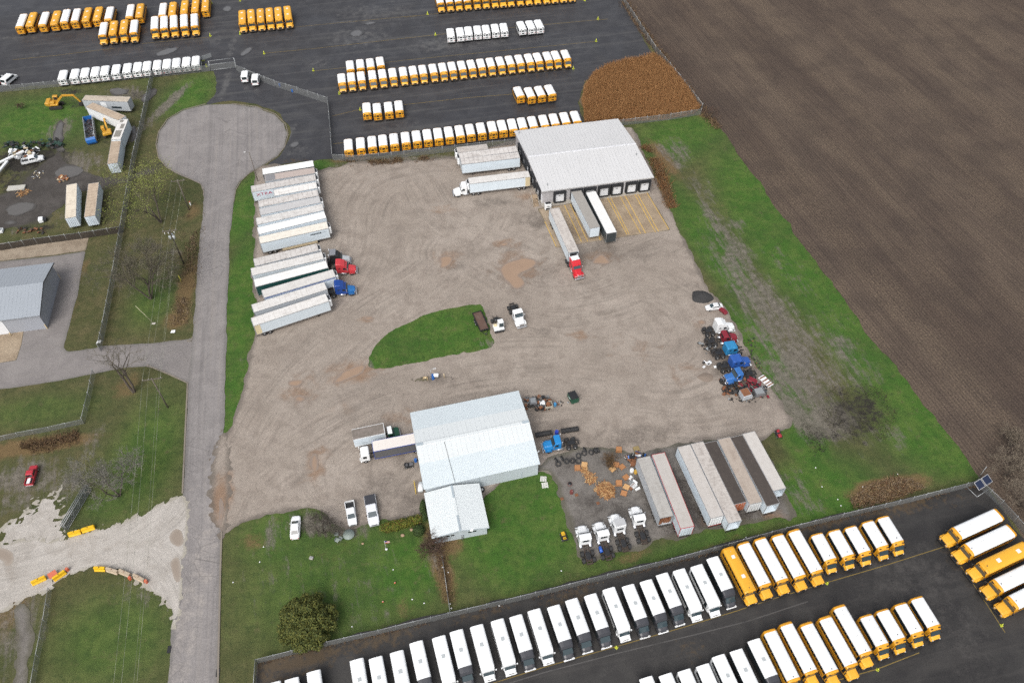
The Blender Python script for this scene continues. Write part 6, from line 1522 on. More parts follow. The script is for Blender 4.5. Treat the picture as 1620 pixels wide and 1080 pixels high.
def bare_tree(label, base, h, r, stems=3, twig=TWIG, seed=1, twr=.022, levels=4, lean=(0, 0), name='bare_tree', cat='tree', budding=0, dens=1.0, grp=None, tr=None):
    rnd = random.Random(seed); g = G(*base)
    rt = thing(name, label, cat, tuple(g), group=grp); tk = MB(); tw = MB(); ends = []

    def grow(p, d, L, rad, lev):
        n = 3; q = Vector(p)
        for k in range(n):
            d = (d + Vector((rnd.gauss(0, .14), rnd.gauss(0, .14), rnd.gauss(.04, .08)))).normalized()
            e = q + d * L / n; r1 = rad * (1 - .28 * (k + 1) / n) if lev < levels else rad * (1 - .3 * k)
            (tk if lev < 2 else tw).cyl(tuple(q), tuple(e), rad * (1 - .28 * k / n), max(r1, .006), 6 if lev < 2 else 3, 0, True, False)
            q = e
            if lev < levels and k > 0:
                for _ in range(int((2 if lev < 2 else 2.4) * dens + rnd.random())):
                    a = rnd.uniform(0, 6.28); o = d.orthogonal().normalized(); w = d.cross(o)
                    nd = (d * rnd.uniform(.35, 1.0) + (o * math.cos(a) + w * math.sin(a)) * rnd.uniform(.5, .95) + Vector((0, 0, .12))).normalized()
                    grow(q, nd, L * rnd.uniform(.45, .75), max(rad * .42, twr * (1 if lev < 2 else .8)), lev + 1)
        if lev >= levels - 1: ends.append(q)
    for k in range(stems):
        a = 6.28 * k / stems + rnd.uniform(0, 1); sp = r / h * (rnd.uniform(.35, .8) if stems > 1 else .05)
        grow(Vector((math.cos(a) * .12, math.sin(a) * .12, 0)), Vector((math.cos(a) * sp + lean[0], math.sin(a) * sp + lean[1], 1)).normalized(), h * .62, (tr or h * .016), 0)
    tk.build('trunk', BARK, rt); tw.build('crown', twig, rt, False)
    if budding:
        lf = MB()
        for e in ends:
            for _ in range(budding):
                c = e + Vector((rnd.gauss(0, .5), rnd.gauss(0, .5), rnd.gauss(0, .5))); s = rnd.uniform(.03, .075); u = Vector((rnd.gauss(0, 1), rnd.gauss(0, 1), rnd.gauss(0, 1))).normalized(); v = u.orthogonal().normalized()
                lf.quad(*[tuple(c + u * a * s + v * b_ * s) for a, b_ in ((-1, -1), (1, -1), (1, 1), (-1, 1))])
        lf.build('bud', plain('green_buds', (.2, .235, .05), .8), rt, False)
    return rt


bare_tree('budding yellow-green tree beside the tall fence', (255, 352), 12.5, 5.5, 3, TWIGO, 3, budding=4, lean=(-.12, 0), twr=.025)
bare_tree('grey bare tree beside the tall fence above the driveway', (239, 473), 11.5, 6.5, 4, paint('mid_twigs', (.15, .135, .1), .9, .3, (.1, .09, .07)), 11, lean=(-.12, .05), dens=1.25, twr=.028)
bare_tree('bare tree with two dark forks below the driveway', (212, 620), 10.5, 6.5, 2, TWIGO, 5, lean=(-.28, .1), tr=.26, dens=.8)
bare_tree('pale silvery bare tree above the limestone drive', (189, 784), 9.5, 6.5, 3, paint('silver_twigs', (.21, .2, .175), .9, .2, (.15, .14, .12)), 8, lean=(-.3, .1), dens=1.2, twr=.026)
bare_tree('low bare tree spreading between the sedan and pickups', (512, 842), 3.9, 4.6, 6, paint('dark_twigs', (.07, .058, .048), .9, .2), 21, tr=.07, twr=.018)
bare_tree('brown leafless shrub at the annex corner', (687, 868), 3.2, 3.6, 9, TWIGB, 31, tr=.05, twr=.02, name='bare_shrub', cat='shrub')
GS = 'pale bare shrubs at the right edge'
for k, (p, h, r) in enumerate((((1588, 752), 4.5, 4.2), ((1612, 800), 5.5, 5.0), ((1618, 745), 5, 4.5), ((1596, 705), 3.5, 3.2), ((1640, 830), 5, 5))):
    bare_tree(('pale bare shrub beside the solar panel trailer', 'bare shrub overhanging the top angled buses', 'bare shrub on the field brink at the right edge', 'small bare shrub uppermost on the field brink', 'bare shrub cut by the right edge near the angled buses')[k], p, h, r, 6, paint('tan_twigs', (.2, .165, .125), .9, .2, (.14, .115, .09)) if k < 4 else TWIG, 40 + k, tr=.06, twr=.02, name='bare_shrub', cat='shrub', grp=GS)
bare_tree('clump of upright brown weeds among the pallets', (962, 738), 2.6, 1.3, 12, paint('rust_weeds', (.13, .075, .03), .9, .2), 51, tr=.03, twr=.018, levels=3, name='weed_clump', cat='weeds')
bare_tree('small brown bush at the corner of reed bed and field', (1122, 186), 3.0, 3.0, 7, TWIGB, 61, tr=.04, twr=.02, levels=3, name='bare_shrub', cat='shrub')
bare_tree('tiny dark bush alone on the scrapyard grass', (35, 172), 1.6, 1.2, 7, TWIGB, 62, tr=.03, twr=.02, levels=3, name='bare_shrub', cat='shrub')


def leafy(name, label, cat, base, blobs, n, size, mats, trunk=True, seed=1):
    """crown of leaf clumps: blobs = (x, y, z, rx, ry, rz)"""
    rnd = random.Random(seed); rt = thing(name, label, cat, base); lf = MB()
    tot = sum(b[3] * b[4] for b in blobs)
    for bx_, by_, bz_, rx, ry, rz in blobs:
        for _ in range(int(n * rx * ry / tot)):
            u = Vector((rnd.gauss(0, 1), rnd.gauss(0, 1), rnd.gauss(0, 1))).normalized(); q = rnd.uniform(.72, 1.04)
            c = Vector((bx_ + u.x * rx * q, by_ + u.y * ry * q, max(.05, bz_ + u.z * rz * q))); s = size * rnd.uniform(.6, 1.3)
            nn = (u + Vector((rnd.gauss(0, .5), rnd.gauss(0, .5), rnd.gauss(0, .5)))).normalized(); a = nn.orthogonal().normalized(); b = nn.cross(a)
            th = rnd.uniform(0, 6.28); a, b = a * math.cos(th) + b * math.sin(th), b * math.cos(th) - a * math.sin(th)
            lf.add([tuple(c + a * s), tuple(c + b * s * .6), tuple(c - a * s), tuple(c - b * s * .6)], [(0, 1, 2, 3)], rnd.randrange(len(mats)))
    lf.build('crown', mats, rt, False)
    if trunk:
        t = MB(); t.cyl((0, 0, 0), (0, 0, 2.4), .22, .14); 
        for k in range(5): a = k * 1.26; t.cyl((0, 0, 1 + k * .25), (math.cos(a) * 2.4, math.sin(a) * 2.4, 2.4 + k * .4), .1, .04, 6)
        t.build('trunk', BARK, rt)
    return rt


rnd = random.Random(5); blobs = []
for k in range(120):
    a = rnd.uniform(0, 6.28); t = math.acos(rnd.uniform(-.25, 1)); rr = rnd.uniform(.8, 1.06); s = rnd.uniform(.5, 1.0)
    blobs.append((4.3 * rr * math.sin(t) * math.cos(a), 4.3 * rr * math.sin(t) * math.sin(a), 2.6 + 2.7 * rr * math.cos(t), s, s, s * .85))
blobs += [(rnd.uniform(-2.6, 2.6), rnd.uniform(-2.6, 2.6), 4.1, 1.0, 1.0, .8) for _ in range(26)]
g = G(486, 985, 2.6)
EG = [plain('leaf_olive', (.098, .108, .02), .85), plain('leaf_green', (.075, .094, .02), .85), plain('leaf_yellow', (.12, .122, .024), .85), plain('leaf_deep', (.05, .065, .015), .85)]
leafy('evergreen_tree', 'round olive-green evergreen on the front lawn', 'tree', (g.x, g.y, 0), blobs, 26000, .17, EG, seed=3)
ga = G(609, 838); gb = G(664, 824); L = (gb - ga).length; d = (gb - ga).normalized(); blobs = []
for k in range(26):
    q = k / 25; w = 1.25 - .35 * q; c = d * (L * q)
    for j in range(2): blobs.append((c.x + rnd.uniform(-.4, .4), c.y + rnd.uniform(-.5, .5) * w, .75 + rnd.uniform(-.1, .25), .75, .75, .6))
leafy('hedge', 'yellow-green clipped hedge running to the workshop corner', 'hedge', tuple(ga), blobs, 9000, .11, [plain('hedge_lime', (.16, .19, .018), .85), plain('hedge_green', (.1, .14, .015), .85), plain('hedge_rust', (.16, .1, .02), .85), plain('hedge_deep', (.06, .08, .012), .85)], False, 4)
leafy('round_shrub', 'round dark green clipped shrub beside the annex', 'shrub', tuple(G(663, 842)), [(0, 0, .8, 1.1, 1.1, .85)], 3000, .1, [plain('shrub_green', (.05, .085, .018), .85), plain('shrub_deep', (.03, .055, .014), .85)], False, 6)
leafy('wall_shrub', 'long dark green bush against the annex side wall', 'shrub', tuple(G(669, 804)), [(0, 0, .7, .55, 1.5, .8), (.5, -1.8, .7, .5, 1.2, .7)], 3000, .1, [plain('shrub_green', (.05, .085, .018), .85), plain('shrub_deep', (.03, .055, .014), .85)], False, 7)


def in_poly(p, P):
    c = False
    for i in range(len(P)):
        a, b = P[i], P[(i + 1) % len(P)]
        if (a[1] > p[1]) != (b[1] > p[1]) and p[0] < (b[0] - a[0]) * (p[1] - a[1]) / (b[1] - a[1]) + a[0]: c = not c
    return c


def blades(name, label, cat, poly=None, line=None, width=2.0, n=8000, h=(1.6, 2.6), w=.07, mats=None, lean=.25, seed=1, patchy=0):
    rnd = random.Random(seed); m = MB()
    if poly:
        P = [G2(*p) for p in poly]; x0, x1 = min(p[0] for p in P), max(p[0] for p in P); y0, y1 = min(p[1] for p in P), max(p[1] for p in P)
    else: Q = [Vector(G2(*p)) for p in line]; Ls = [(b - a).length for a, b in zip(Q[:-1], Q[1:])]; T = sum(Ls)
    k = 0
    while k < n:
        if poly:
            p = (rnd.uniform(x0, x1), rnd.uniform(y0, y1))
            if not in_poly(p, P): continue
            if patchy and fbm(np.array([p[0] * .35]), np.array([p[1] * .35]), 5, 3)[0] + rnd.gauss(0, .05) < patchy: k += .3; continue
            q = 1
        else:
            t = rnd.uniform(0, T); i = 0
            while t > Ls[i]: t -= Ls[i]; i += 1
            dd = (Q[i + 1] - Q[i]).normalized(); off = rnd.gauss(0, width / 2); p = Q[i] + dd * t + Vector((-dd.y, dd.x)) * off
            if vnoise(np.array([p[0] * .25]), np.array([p[1] * .25]), 2)[0] < .38: k += .5; continue
        k += 1
        hh = rnd.uniform(*h) * (.75 + .5 * float(vnoise(np.array([p[0] * .3]), np.array([p[1] * .3]), 4)[0])); a = rnd.uniform(0, 6.28); lx, ly = rnd.gauss(0, lean), rnd.gauss(0, lean)
        c, s = math.cos(a) * w, math.sin(a) * w
        m.add([(p[0] - c, p[1] - s, .03), (p[0] + c, p[1] + s, .03), (p[0] + c * .9 + lx * hh * .5, p[1] + s * .9 + ly * hh * .5, hh * .65), (p[0] + lx * hh, p[1] + ly * hh, hh), (p[0] - c * .9 + lx * hh * .5, p[1] - s * .9 + ly * hh * .5, hh * .65)], [(0, 1, 2, 3, 4)], rnd.randrange(len(mats)))
    return tag(m.build(name, mats, None, False), label, cat, kind='stuff')


RD3 = [plain('reed_tan', (.33, .17, .066), .9), plain('reed_brown', (.26, .125, .046), .9), plain('reed_pale', (.39, .215, .09), .9)]
blades('reed_bed', 'dense bed of tall brown dry reeds beside the bus lot', 'reeds', poly=[(922, 160), (926, 140), (938, 122), (962, 107), (1000, 98), (1034, 92), (1060, 113), (1086, 144), (1106, 174), (1098, 181), (1050, 188), (975, 193), (925, 198)], n=42000, w=.045, lean=.14, mats=RD3, seed=2)
WD3 = [plain('weed_rust', (.15, .085, .045), .9), plain('weed_straw', (.2, .14, .075), .9), plain('weed_dark', (.09, .06, .038), .9)]
blades('dry_weeds', 'rusty dry weeds along the fence above the yard', 'weeds', line=[(530, 258), (600, 258), (680, 250), (740, 240)], width=1.4, n=1800, h=(.4, 1.1), w=.05, mats=WD3, lean=.5, seed=3)
blades('dry_weeds', 'brown weeds along the ploughed field brink', 'weeds', line=[(985, 0), (1015, 45), (1060, 106), (1112, 176), (1135, 205)], width=1.6, n=3000, h=(.5, 1.3), w=.05, mats=WD3, lean=.5, seed=4)
blades('dry_weeds', 'tall brown grass beside the warehouse right wall', 'weeds', line=[(1020, 232), (1040, 262), (1052, 300), (1062, 330)], width=1.6, n=2600, h=(.6, 1.5), w=.05, mats=[WD3[1], RD3[1], WD3[0]], lean=.35, seed=5)
blades('dry_weeds', 'straw-coloured brush patch above the south fence', 'weeds', poly=[(1345, 790), (1375, 765), (1410, 757), (1445, 760), (1462, 772), (1400, 795), (1350, 806)], n=2600, h=(.3, .8), w=.06, mats=[plain('straw', (.27, .19, .1), .9), WD3[0], plain('straw_grey', (.2, .15, .1), .9)], lean=.7, seed=6)
blades('dry_weeds', 'blackened scrub patch on the grass strip right of the yard', 'scrub', poly=[(1295, 650), (1315, 612), (1352, 602), (1395, 615), (1420, 650), (1412, 690), (1370, 705), (1320, 690)], n=3000, h=(.05, .25), w=.05, patchy=.5, mats=[plain('scrub_black', (.022, .02, .016), .9), plain('scrub_dark', (.045, .038, .028), .9), plain('scrub_olive', (.06, .06, .025), .9)], lean=.6, seed=16)
blades('dry_weeds', 'dark scrub fringe by the lower edge of the grass strip', 'scrub', line=[(1275, 670), (1285, 695), (1305, 715)], width=2.0, n=500, h=(.05, .3), w=.05, mats=[plain('scrub_black', (.022, .02, .016), .9), plain('scrub_dark', (.045, .038, .028), .9)], lean=.6, seed=17)
blades('dry_weeds', 'rusty grass bank below the lower left field fence', 'weeds', line=[(-10, 722), (40, 710), (90, 699), (125, 688)], width=1.8, n=1800, h=(.3, .8), w=.05, mats=WD3, lean=.6, seed=7)
blades('dry_weeds', 'straw-brown roadside growth beside the utility poles', 'weeds', line=[(308, 340), (302, 400), (294, 460), (283, 515)], width=2.4, n=2200, h=(.2, .6), w=.05, mats=[WD3[1], WD3[2], plain('straw_grey', (.2, .15, .1), .9)], lean=.7, seed=8)
blades('dry_weeds', 'low brown weeds inside the south fence', 'weeds', line=SF, width=.5, n=2600, h=(.15, .5), w=.04, mats=WD3, lean=.6, seed=9)
blades('dry_weeds', 'dead weeds around the lawn fence and brown shrub', 'weeds', line=[(690, 860), (700, 890), (709, 940), (713, 968)], width=1.4, n=900, h=(.2, .5), w=.04, mats=WD3, lean=.6, seed=10)

# ================================================================ poles and wires
POLE = paint('pole_wood', (.14, .12, .1), .9, .4, (.08, .07, .06)); POLED = paint('dark_pole', (.05, .04, .032), .9, .4)
PT = []
dn = heading((264.7, 364), (238, 598.5), 10) + R(90)


def upole(label, base, h, arm=3.0, mat=POLE, trans=False):
    g = G(*base); rt = thing('utility_pole', label, 'utility pole', tuple(g), dn, 'utility poles')
    MB().cyl((0, 0, 0), (0, 0, h), .17, .12, 8).build('pole', mat, rt)
    a = MB(); a.box(-arm / 2 - .25, arm / 2 + .25, -.07, .07, h - .45, h - .3)
    if trans is not None: a.tube([(-.8, 0, h - .45), (0, 0, h - 1.1), (.8, 0, h - .45)], .03, 4)
    a.build('crossarm', POLE, rt)
    for x in (-arm / 2, -arm / 6 if trans is None else 0.12, arm / 2): MB().cyl((x, 0, h - .3), (x, 0, h + .02), .05, .06, 6).build('insulator', RIM, rt)
    if trans:
        for k in range(3):
            q = 2.1 * k - 2.1 + 1.57; MB().cyl((math.cos(q) * .5, math.sin(q) * .5, h - 2.6), (math.cos(q) * .5, math.sin(q) * .5, h - 1.7), .27, n=10).build('transformer', paint('transformer_grey', (.5, .53, .55), .4, .2), rt)
        for x in (-1.2, -.4, .9): MB().cyl((x, -.15, h - 1.2), (x, -.15, h - .6), .07, n=6).build('cutout_fuse', WHITE, rt)
    c, s = math.cos(dn), math.sin(dn); x3 = (-arm / 2, .12 if trans is not None else -arm / 6, arm / 2)
    PT.append([g + Vector((c * x, s * x, h + .02)) for x in x3] + [g + Vector((0.1, 0, h - 3.0))])


upole('utility pole with a crossarm nearest the cul-de-sac', (299.4, 332), 9.6, 2.8); upole('dark utility pole carrying three grey transformers', (291, 417.4), 10.9, 2.8, POLED, True); upole('utility pole below the driveway with a wide crossarm', (265.8, 644.5), 9.9, 3.4, POLE, None)
upole('utility pole below the bottom edge of the photo', (228, 1190), 9.9, 3.4, POLE, None)
WIRE = plain('wire', (.3, .31, .25), .6)
for k in range(4):
    m = MB(); pts = []
    for a, b in zip(PT[:-1], PT[1:]):
        L = (b[k] - a[k]).length
        for i in range(9): t = i / 9; p = a[k].lerp(b[k], t); p.z -= 4 * t * (1 - t) * L * .012; pts.append(tuple(p))
    pts.append(tuple(PT[-1][k])); m.tube(pts, .017 if k < 3 else .013, 4)
    tag(m.build('power_line', WIRE), ('leftmost of the thin power lines strung above the roadside grass', 'middle one of the thin power lines strung above the roadside grass', 'rightmost of the thin power lines strung above the roadside grass', 'lower cable strung beneath the power lines along the road')[k], 'power line', 'power lines')


def lamp_post(label, base, h, arm, ang, mat=GALV):
    rt = thing('lamp_post', label, 'lamp post', tuple(G(*base)), ang); MB().cyl((0, 0, 0), (0, 0, h), .1, .07, 8).build('pole', mat, rt)
    MB().tube([(0, 0, h - .1), (arm, 0, h + .15)], .04, 6).build('arm', mat, rt); MB().rbox(arm - .1, arm + .5, -.14, .14, h + .08, h + .22, .04).build('lamp_head', RIM, rt)
    return rt


lamp_post('wooden light pole on the strip beside the cul-de-sac', (408.2, 287.2), 9.4, .9, R(190), POLE)
# ================================================================ small things
BLUEB = paint('barrel_blue', (.02, .12, .4), .45, .2)


def at(p, z=.06): g = G(*p); return (g.x, g.y, z)


def barrel(label, p, mat, r=.3, h=.9, name='barrel'):
    rt = thing(name, label, 'barrel', at(p)); m = MB()
    n = 14; m.loft([[(q * math.cos(6.283 * k / n), q * math.sin(6.283 * k / n), z) for k in range(n)] for q, z in ((r * .95, 0), (r, .05), (r, h * .32), (r * 1.05, h * .34), (r, h * .36), (r, h * .64), (r * 1.05, h * .66), (r, h * .68), (r, h - .03), (r * .93, h))], 0, False)
    m.build('drum', mat, rt); MB().cyl((r * .4, 0, h), (r * .4, 0, h + .03), .05, n=6).build('bung', STEEL, rt); return rt


barrel('blue barrel below the slanting fence, left of two', (443, 137), BLUEB); barrel('blue barrel below the slanting fence, right of two', (463, 146), BLUEB)
barrel('light blue barrel beside the open crate east of the workshop', (878, 642), paint('barrel_cyan', (.05, .22, .42), .45, .2)); barrel('blue drum standing at the fuel pump post', (685, 599), BLUEB, .42, 1.2); barrel('blue barrel against the west wall of the workshop', (658, 730), BLUEB)
barrel('blue drum lying among the tyres beside the bright blue tractor', (880.5, 686), paint('drum_royal', (.02, .05, .4), .4, .2), .38, .9)
barrel('small dark drum with a yellow lid by the wrecks', (1140, 604), BLACK, .35, .8); barrel('white-lidded drum beside the torn old trailer', (999, 746), WHITE2, .38, .8); barrel('yellow drum beside the torn old trailer', (1005.5, 748), paint('drum_yellow', (.5, .3, .04), .5, .3), .36, .8); barrel('rusty red burn barrel on the gravel pad', (904, 780), paint('barrel_rust', (.16, .04, .035), .7, .5), .34, .8)
# lane cones
CONE = plain('cone_lime', (.55, .6, .06), .5); GC = 'small lime lane cones in the bus lots'
pts = [(380, 2), (380, 54.5), (333, 57.5), (322, 96.5), (418, 85.5), (537, 149), (570, 174.5), (335, 6), (676.5, 23), (689, 56), (946, 31), (943, 66), (907, 109.5), (925, 1.5), (496, 112.5), (327, 106), (975, 1024), (1308, 922.5), (1388, 1059), (1584, 989)]
wh = ['beside the entrance lane at the top', 'at the front left of the six yellow buses', 'right of the five forward buses', 'beside the sign board at the gate', 'alone at the left end of a long yellow line', 'at the left end of the long mid-lot row', 'left of the isolated four yellow buses', 'below the top edge by the entrance lane', 'left below the top row of buses', 'left of the seven white minibuses', 'high at the right end of the second yellow line', 'at the right end of the line above the reeds', 'at the right end of the long mid-lot row', 'under the right end of the top row', 'at the left end of the line above the mid-lot row', 'by the last white minibus at the gate', 'in front of the shuttle bus row', 'before the last full-size bus of the south fence row', 'before the last full-size bus of the second row', 'below the angled buses at the right edge']
cone0 = None
for i, (p, w_) in enumerate(zip(pts, wh)):
    lb = f'small lime lane cone {w_}'
    sc = 1.0 if p[1] < 500 else .75
    if cone0 is None:
        cone0 = thing('lane_cone', lb, 'cone', at(p), 0, GC, (sc,) * 3); m = MB(); m.cyl((0, 0, .06), (0, 0, .95), .24, .05, 10); m.build('cone', CONE, cone0); MB().rbox(-.32, .32, -.32, .32, 0, .06, .02).build('foot', CONE, cone0)
    else: clone(cone0, lb, at(p), random.uniform(0, 1), scale=(sc,) * 3)
# barriers
BY = paint('barrier_yellow', (.72, .43, .01), .45, .1); BT = paint('barrier_tan', (.42, .34, .25), .7, .5)


def barrier(label, p, q, mat, grp):
    A, B = G(*p), G(*q); L = (B - A).length; rt = thing('traffic_barrier', label, 'barrier', (A.x, A.y, .09), math.atan2(B.y - A.y, B.x - A.x), grp)
    prof = [(-.42, 0), (-.42, .15), (-.26, .35), (-.2, .85), (.2, .85), (.26, .35), (.42, .15), (.42, 0)]
    m = MB(); m.loft([[(x, y * s, z * zz) for y, z in prof] for x, s, zz in ((0, .9, .95), (.08, 1, 1), (L - .08, 1, 1), (L, .9, .95))]); m.build('shell', mat, rt)
    MB().cyl((L / 2, 0, .84), (L / 2, 0, .9), .1, n=8).build('filler_cap', BLACK if mat is BY else RUST, rt); return rt


GB1 = 'yellow plastic barriers along the limestone drive'; GB2 = 'tan barriers along the limestone drive'
barrier('yellow barrier, left one of the touching pair above the drive', (110, 847), (129.5, 842), BY, GB1); barrier('yellow barrier, right one of the touching pair above the drive', (131, 841), (151, 834.5), BY, GB1)
barrier('yellow barrier alone at the lower left of the drive', (52, 924), (74, 914), BY, GB1); barrier('yellow barrier beside the toppled sign on the drive', (86, 918), (105, 905), BY, GB1); barrier('yellow barrier joined to the tan ones', (151, 900.5), (168, 901), BY, GB1)
barrier('tan barrier next to the yellow one', (170, 901), (188, 906.5), BT, GB2); barrier('tan barrier in the middle of the curved line', (190.5, 904), (207.5, 911), BT, GB2); barrier('tan barrier at the road end of the curved line', (213, 911), (230, 920), BT, GB2)
OR = paint('barrel_orange', (.5, .11, .05), .5, .3)
for p, l in (((232.5, 921), 'orange traffic drum at the road end of tan barriers'), ((207, 916), 'orange traffic drum between the tan barriers'), ((108, 902), 'orange traffic drum behind the slanted yellow barrier')): barrel(l, p, OR, .28, .8, 'traffic_drum')
sg = thing('road_sign', 'toppled orange and white road sign on a black stand', 'sign', at((86, 911)), R(40)); MB().slab([(-.7, -.5, .5), (.7, -.5, .5), (.7, .5, .9), (-.7, .5, .9)], .03).build('sign_face', OR, sg); b = MB(); b.tube([(-1.2, .3, .1), (1.0, -.3, .4)], .06, 5); b.tube([(-.6, -1.0, .1), (.2, .9, .5)], .06, 5); b.build('stand', BLACK, sg)
# dumpster, fuel pump, pile, mower, quad
dp = thing('dumpster', 'dark green dumpster standing alone east of the workshop', 'dumpster', at((906.5, 632)), R(-68)); DG = paint('dumpster_green', (.01, .07, .04), .5, .3)
MB().prism([(-1.1, .15), (-1.1, 1.35), (1.0, 1.5), (1.1, .15)], -.85, .85, .05).build('bin', DG, dp); b = MB(); b.slab([(-1.12, -.8, 1.36), (1.02, -.8, 1.51), (1.02, .8, 1.51), (-1.12, .8, 1.36)], .06); b.build('lid', BLACK, dp); MB().box(-.5, .4, -.88, -.84, .7, 1.0).build('white_label', WHITE, dp)
for s in (-1, 1): MB().rbox(-.6, .6, s * .92 - .05, s * .92 + .05, .8, .95, .02).build('lift_sleeve', DG, dp)
lamp_post('lamp post with a white head at the fuel pump', (683, 601), 3.6, .7, R(10))
fp = thing('fuel_tank', 'small white fuel tank on a stand beside the blue drum', 'tank', at((690.5, 598))); MB().cyl((-.5, 0, 1.0), (.5, 0, 1.0), .42, n=14).build('shell', WHITE, fp)
for x in (-.35, .35): MB().box(x - .05, x + .05, -.3, .3, 0, .62).build('leg', STEEL, fp)
po = thing('guard_post', 'yellow guard post beside the fuel tank with a hose loop', 'post', at((703, 598))); MB().cyl((0, 0, 0), (0, 0, 1.5), .09, n=8).build('post', paint('tan_post', (.55, .45, .28), .6, .3), po); MB().tube([(.1 + 1.1 * math.sin(t * .5) + .2 * t, .35 * math.sin(t), .03) for t in [k * .45 for k in range(15)]], .03, 5).build('hose', BLACK, po)
rk = MB(); rnd = random.Random(9)
for k in range(26): rk.ball((rnd.gauss(0, 1.0), rnd.gauss(0, .35), .08), rnd.uniform(.1, .3), rnd.uniform(.1, .25), rnd.uniform(.08, .22), 6, 4, 0, .2)
o = rk.build('rubble', paint('mossy_stone', (.13, .12, .08), .9, .6)); o.location = at((668, 601), .03); tag(o, 'mossy rubble bed beside the fuel pump', 'rubble', kind='stuff')
mk = thing('water_pump', 'tan pump frame on the rubble bed', 'machine', at((673, 600))); b = MB(); b.tube([(-.5, -.3, 0), (-.3, 0, .8), (.4, 0, .8), (.6, -.3, 0)], .08, 6); b.tube([(-.3, .4, 0), (-.3, 0, .8)], .07, 5); b.build('frame', WOOD, mk); MB().cyl((-.2, 0, .5), (.3, 0, .5), .22, n=10).build('motor', paint('tan_post', (.55, .45, .28), .6, .3), mk)


def heap(name, label, cat, p, rx, ry, h, mat, seed=1, rot=0):
    rs = np.random.default_rng(seed); n, m_ = 36, 12; b = MB(); rings = []
    for i in range(m_):
        q = i / (m_ - 1); r = 1 - q; z = h * (1 - (1 - q) ** 1.6)
        rings.append([(rx * r * math.cos(6.283 * k / n) * (1 + .12 * math.sin(3 * 6.283 * k / n + seed) + rs.uniform(-.03, .03)), ry * r * math.sin(6.283 * k / n) * (1 + .1 * math.sin(2 * 6.283 * k / n + seed) + rs.uniform(-.03, .03)), z + rs.uniform(-.03, .03) * h) for k in range(n)])
    b.loft(rings, 0, False, True); o = b.build(name, mat); o.location = at(p, .03); o.rotation_euler = (0, 0, rot); return tag(o, label, cat)


heap('gravel_pile', 'dark grey gravel pile beside the silver sedan', 'gravel pile', (1110, 470), 2.5, 2.2, 1.3, paint('dark_gravel', (.034, .034, .035), .9, .5, (.06, .058, .055), sc=2.5), 2)
heap('dirt_heap', 'low tan dirt heap beside the wrecks', 'dirt heap', (1117, 597), 1.8, 1.2, .3, paint('tan_dirt', (.2, .16, .13), .9, .5, (.15, .12, .095), sc=1.5), 5)


def cart(label, p, rz, col, name='lawn_mower', cat='mower'):
    rt = thing(name, label, cat, at(p), rz); MB().rbox(-.9, .1, -.4, .4, .3, .6, .1).build('body', BLACK, rt); MB().rbox(.1, .9, -.35, .35, .3, .75, .12).build('hood', col, rt); b = MB(); b.rbox(-.6, -.2, -.28, .28, .6, .72, .05); b.rbox(-.7, -.58, -.28, .28, .6, 1.05, .05); b.build('seat', col, rt)
    MB().rbox(-.5, .4, -.6, .6, .12, .3, .06).build('mower_deck', BLACK, rt); MB().tube([(.2, 0, .7), (-.05, 0, .95)], .03, 5).build('steering_column', BLACK, rt)
    for x, r_ in ((-.6, .28), (.65, .2)):
        for s in (-1, 1): wheel(rt, x, s * .48, r_, .2)
    return rt


cart('small yellow lawn tractor parked on the lawn edge', (892, 850), R(105), paint('mower_yellow', (.6, .36, .02), .4, .2)); cart('red-nosed mower at the grass corner near the trailers', (1231, 688), R(-80), paint('mower_red', (.35, .03, .04), .4, .3)); cart('black quad bike beside the workshop west wall', (647, 737), R(15), paint('quad_grey', (.12, .12, .13), .4, .2), 'quad_bike', 'quad bike')
# tyres
tp = None; GT = 'stacked truck tyres by the workshop'


def tyre(label, p, rz, tilt, z=.0, sc=1.0):
    global tp
    if tp is None:
        tp = MB(); n = 18; pr = [(.28, .11), (.46, .14), (.52, .09), (.52, -.09), (.46, -.14), (.28, -.11)]
        tp.loft([[(q * math.cos(6.283 * k / n), q * math.sin(6.283 * k / n), y) for k in range(n)] for q, y in pr + pr[:1]], 0, False, False); tp = tp.build('tyre_casing', RUB); tag(tp, label, 'tyre', GT); o = tp
    else: o = tp.copy(); COL.objects.link(o); o['label'] = label
    g = G(*p); o.location = (g.x, g.y, z); o.rotation_euler = (tilt, 0, rz); o.scale = (sc,) * 3


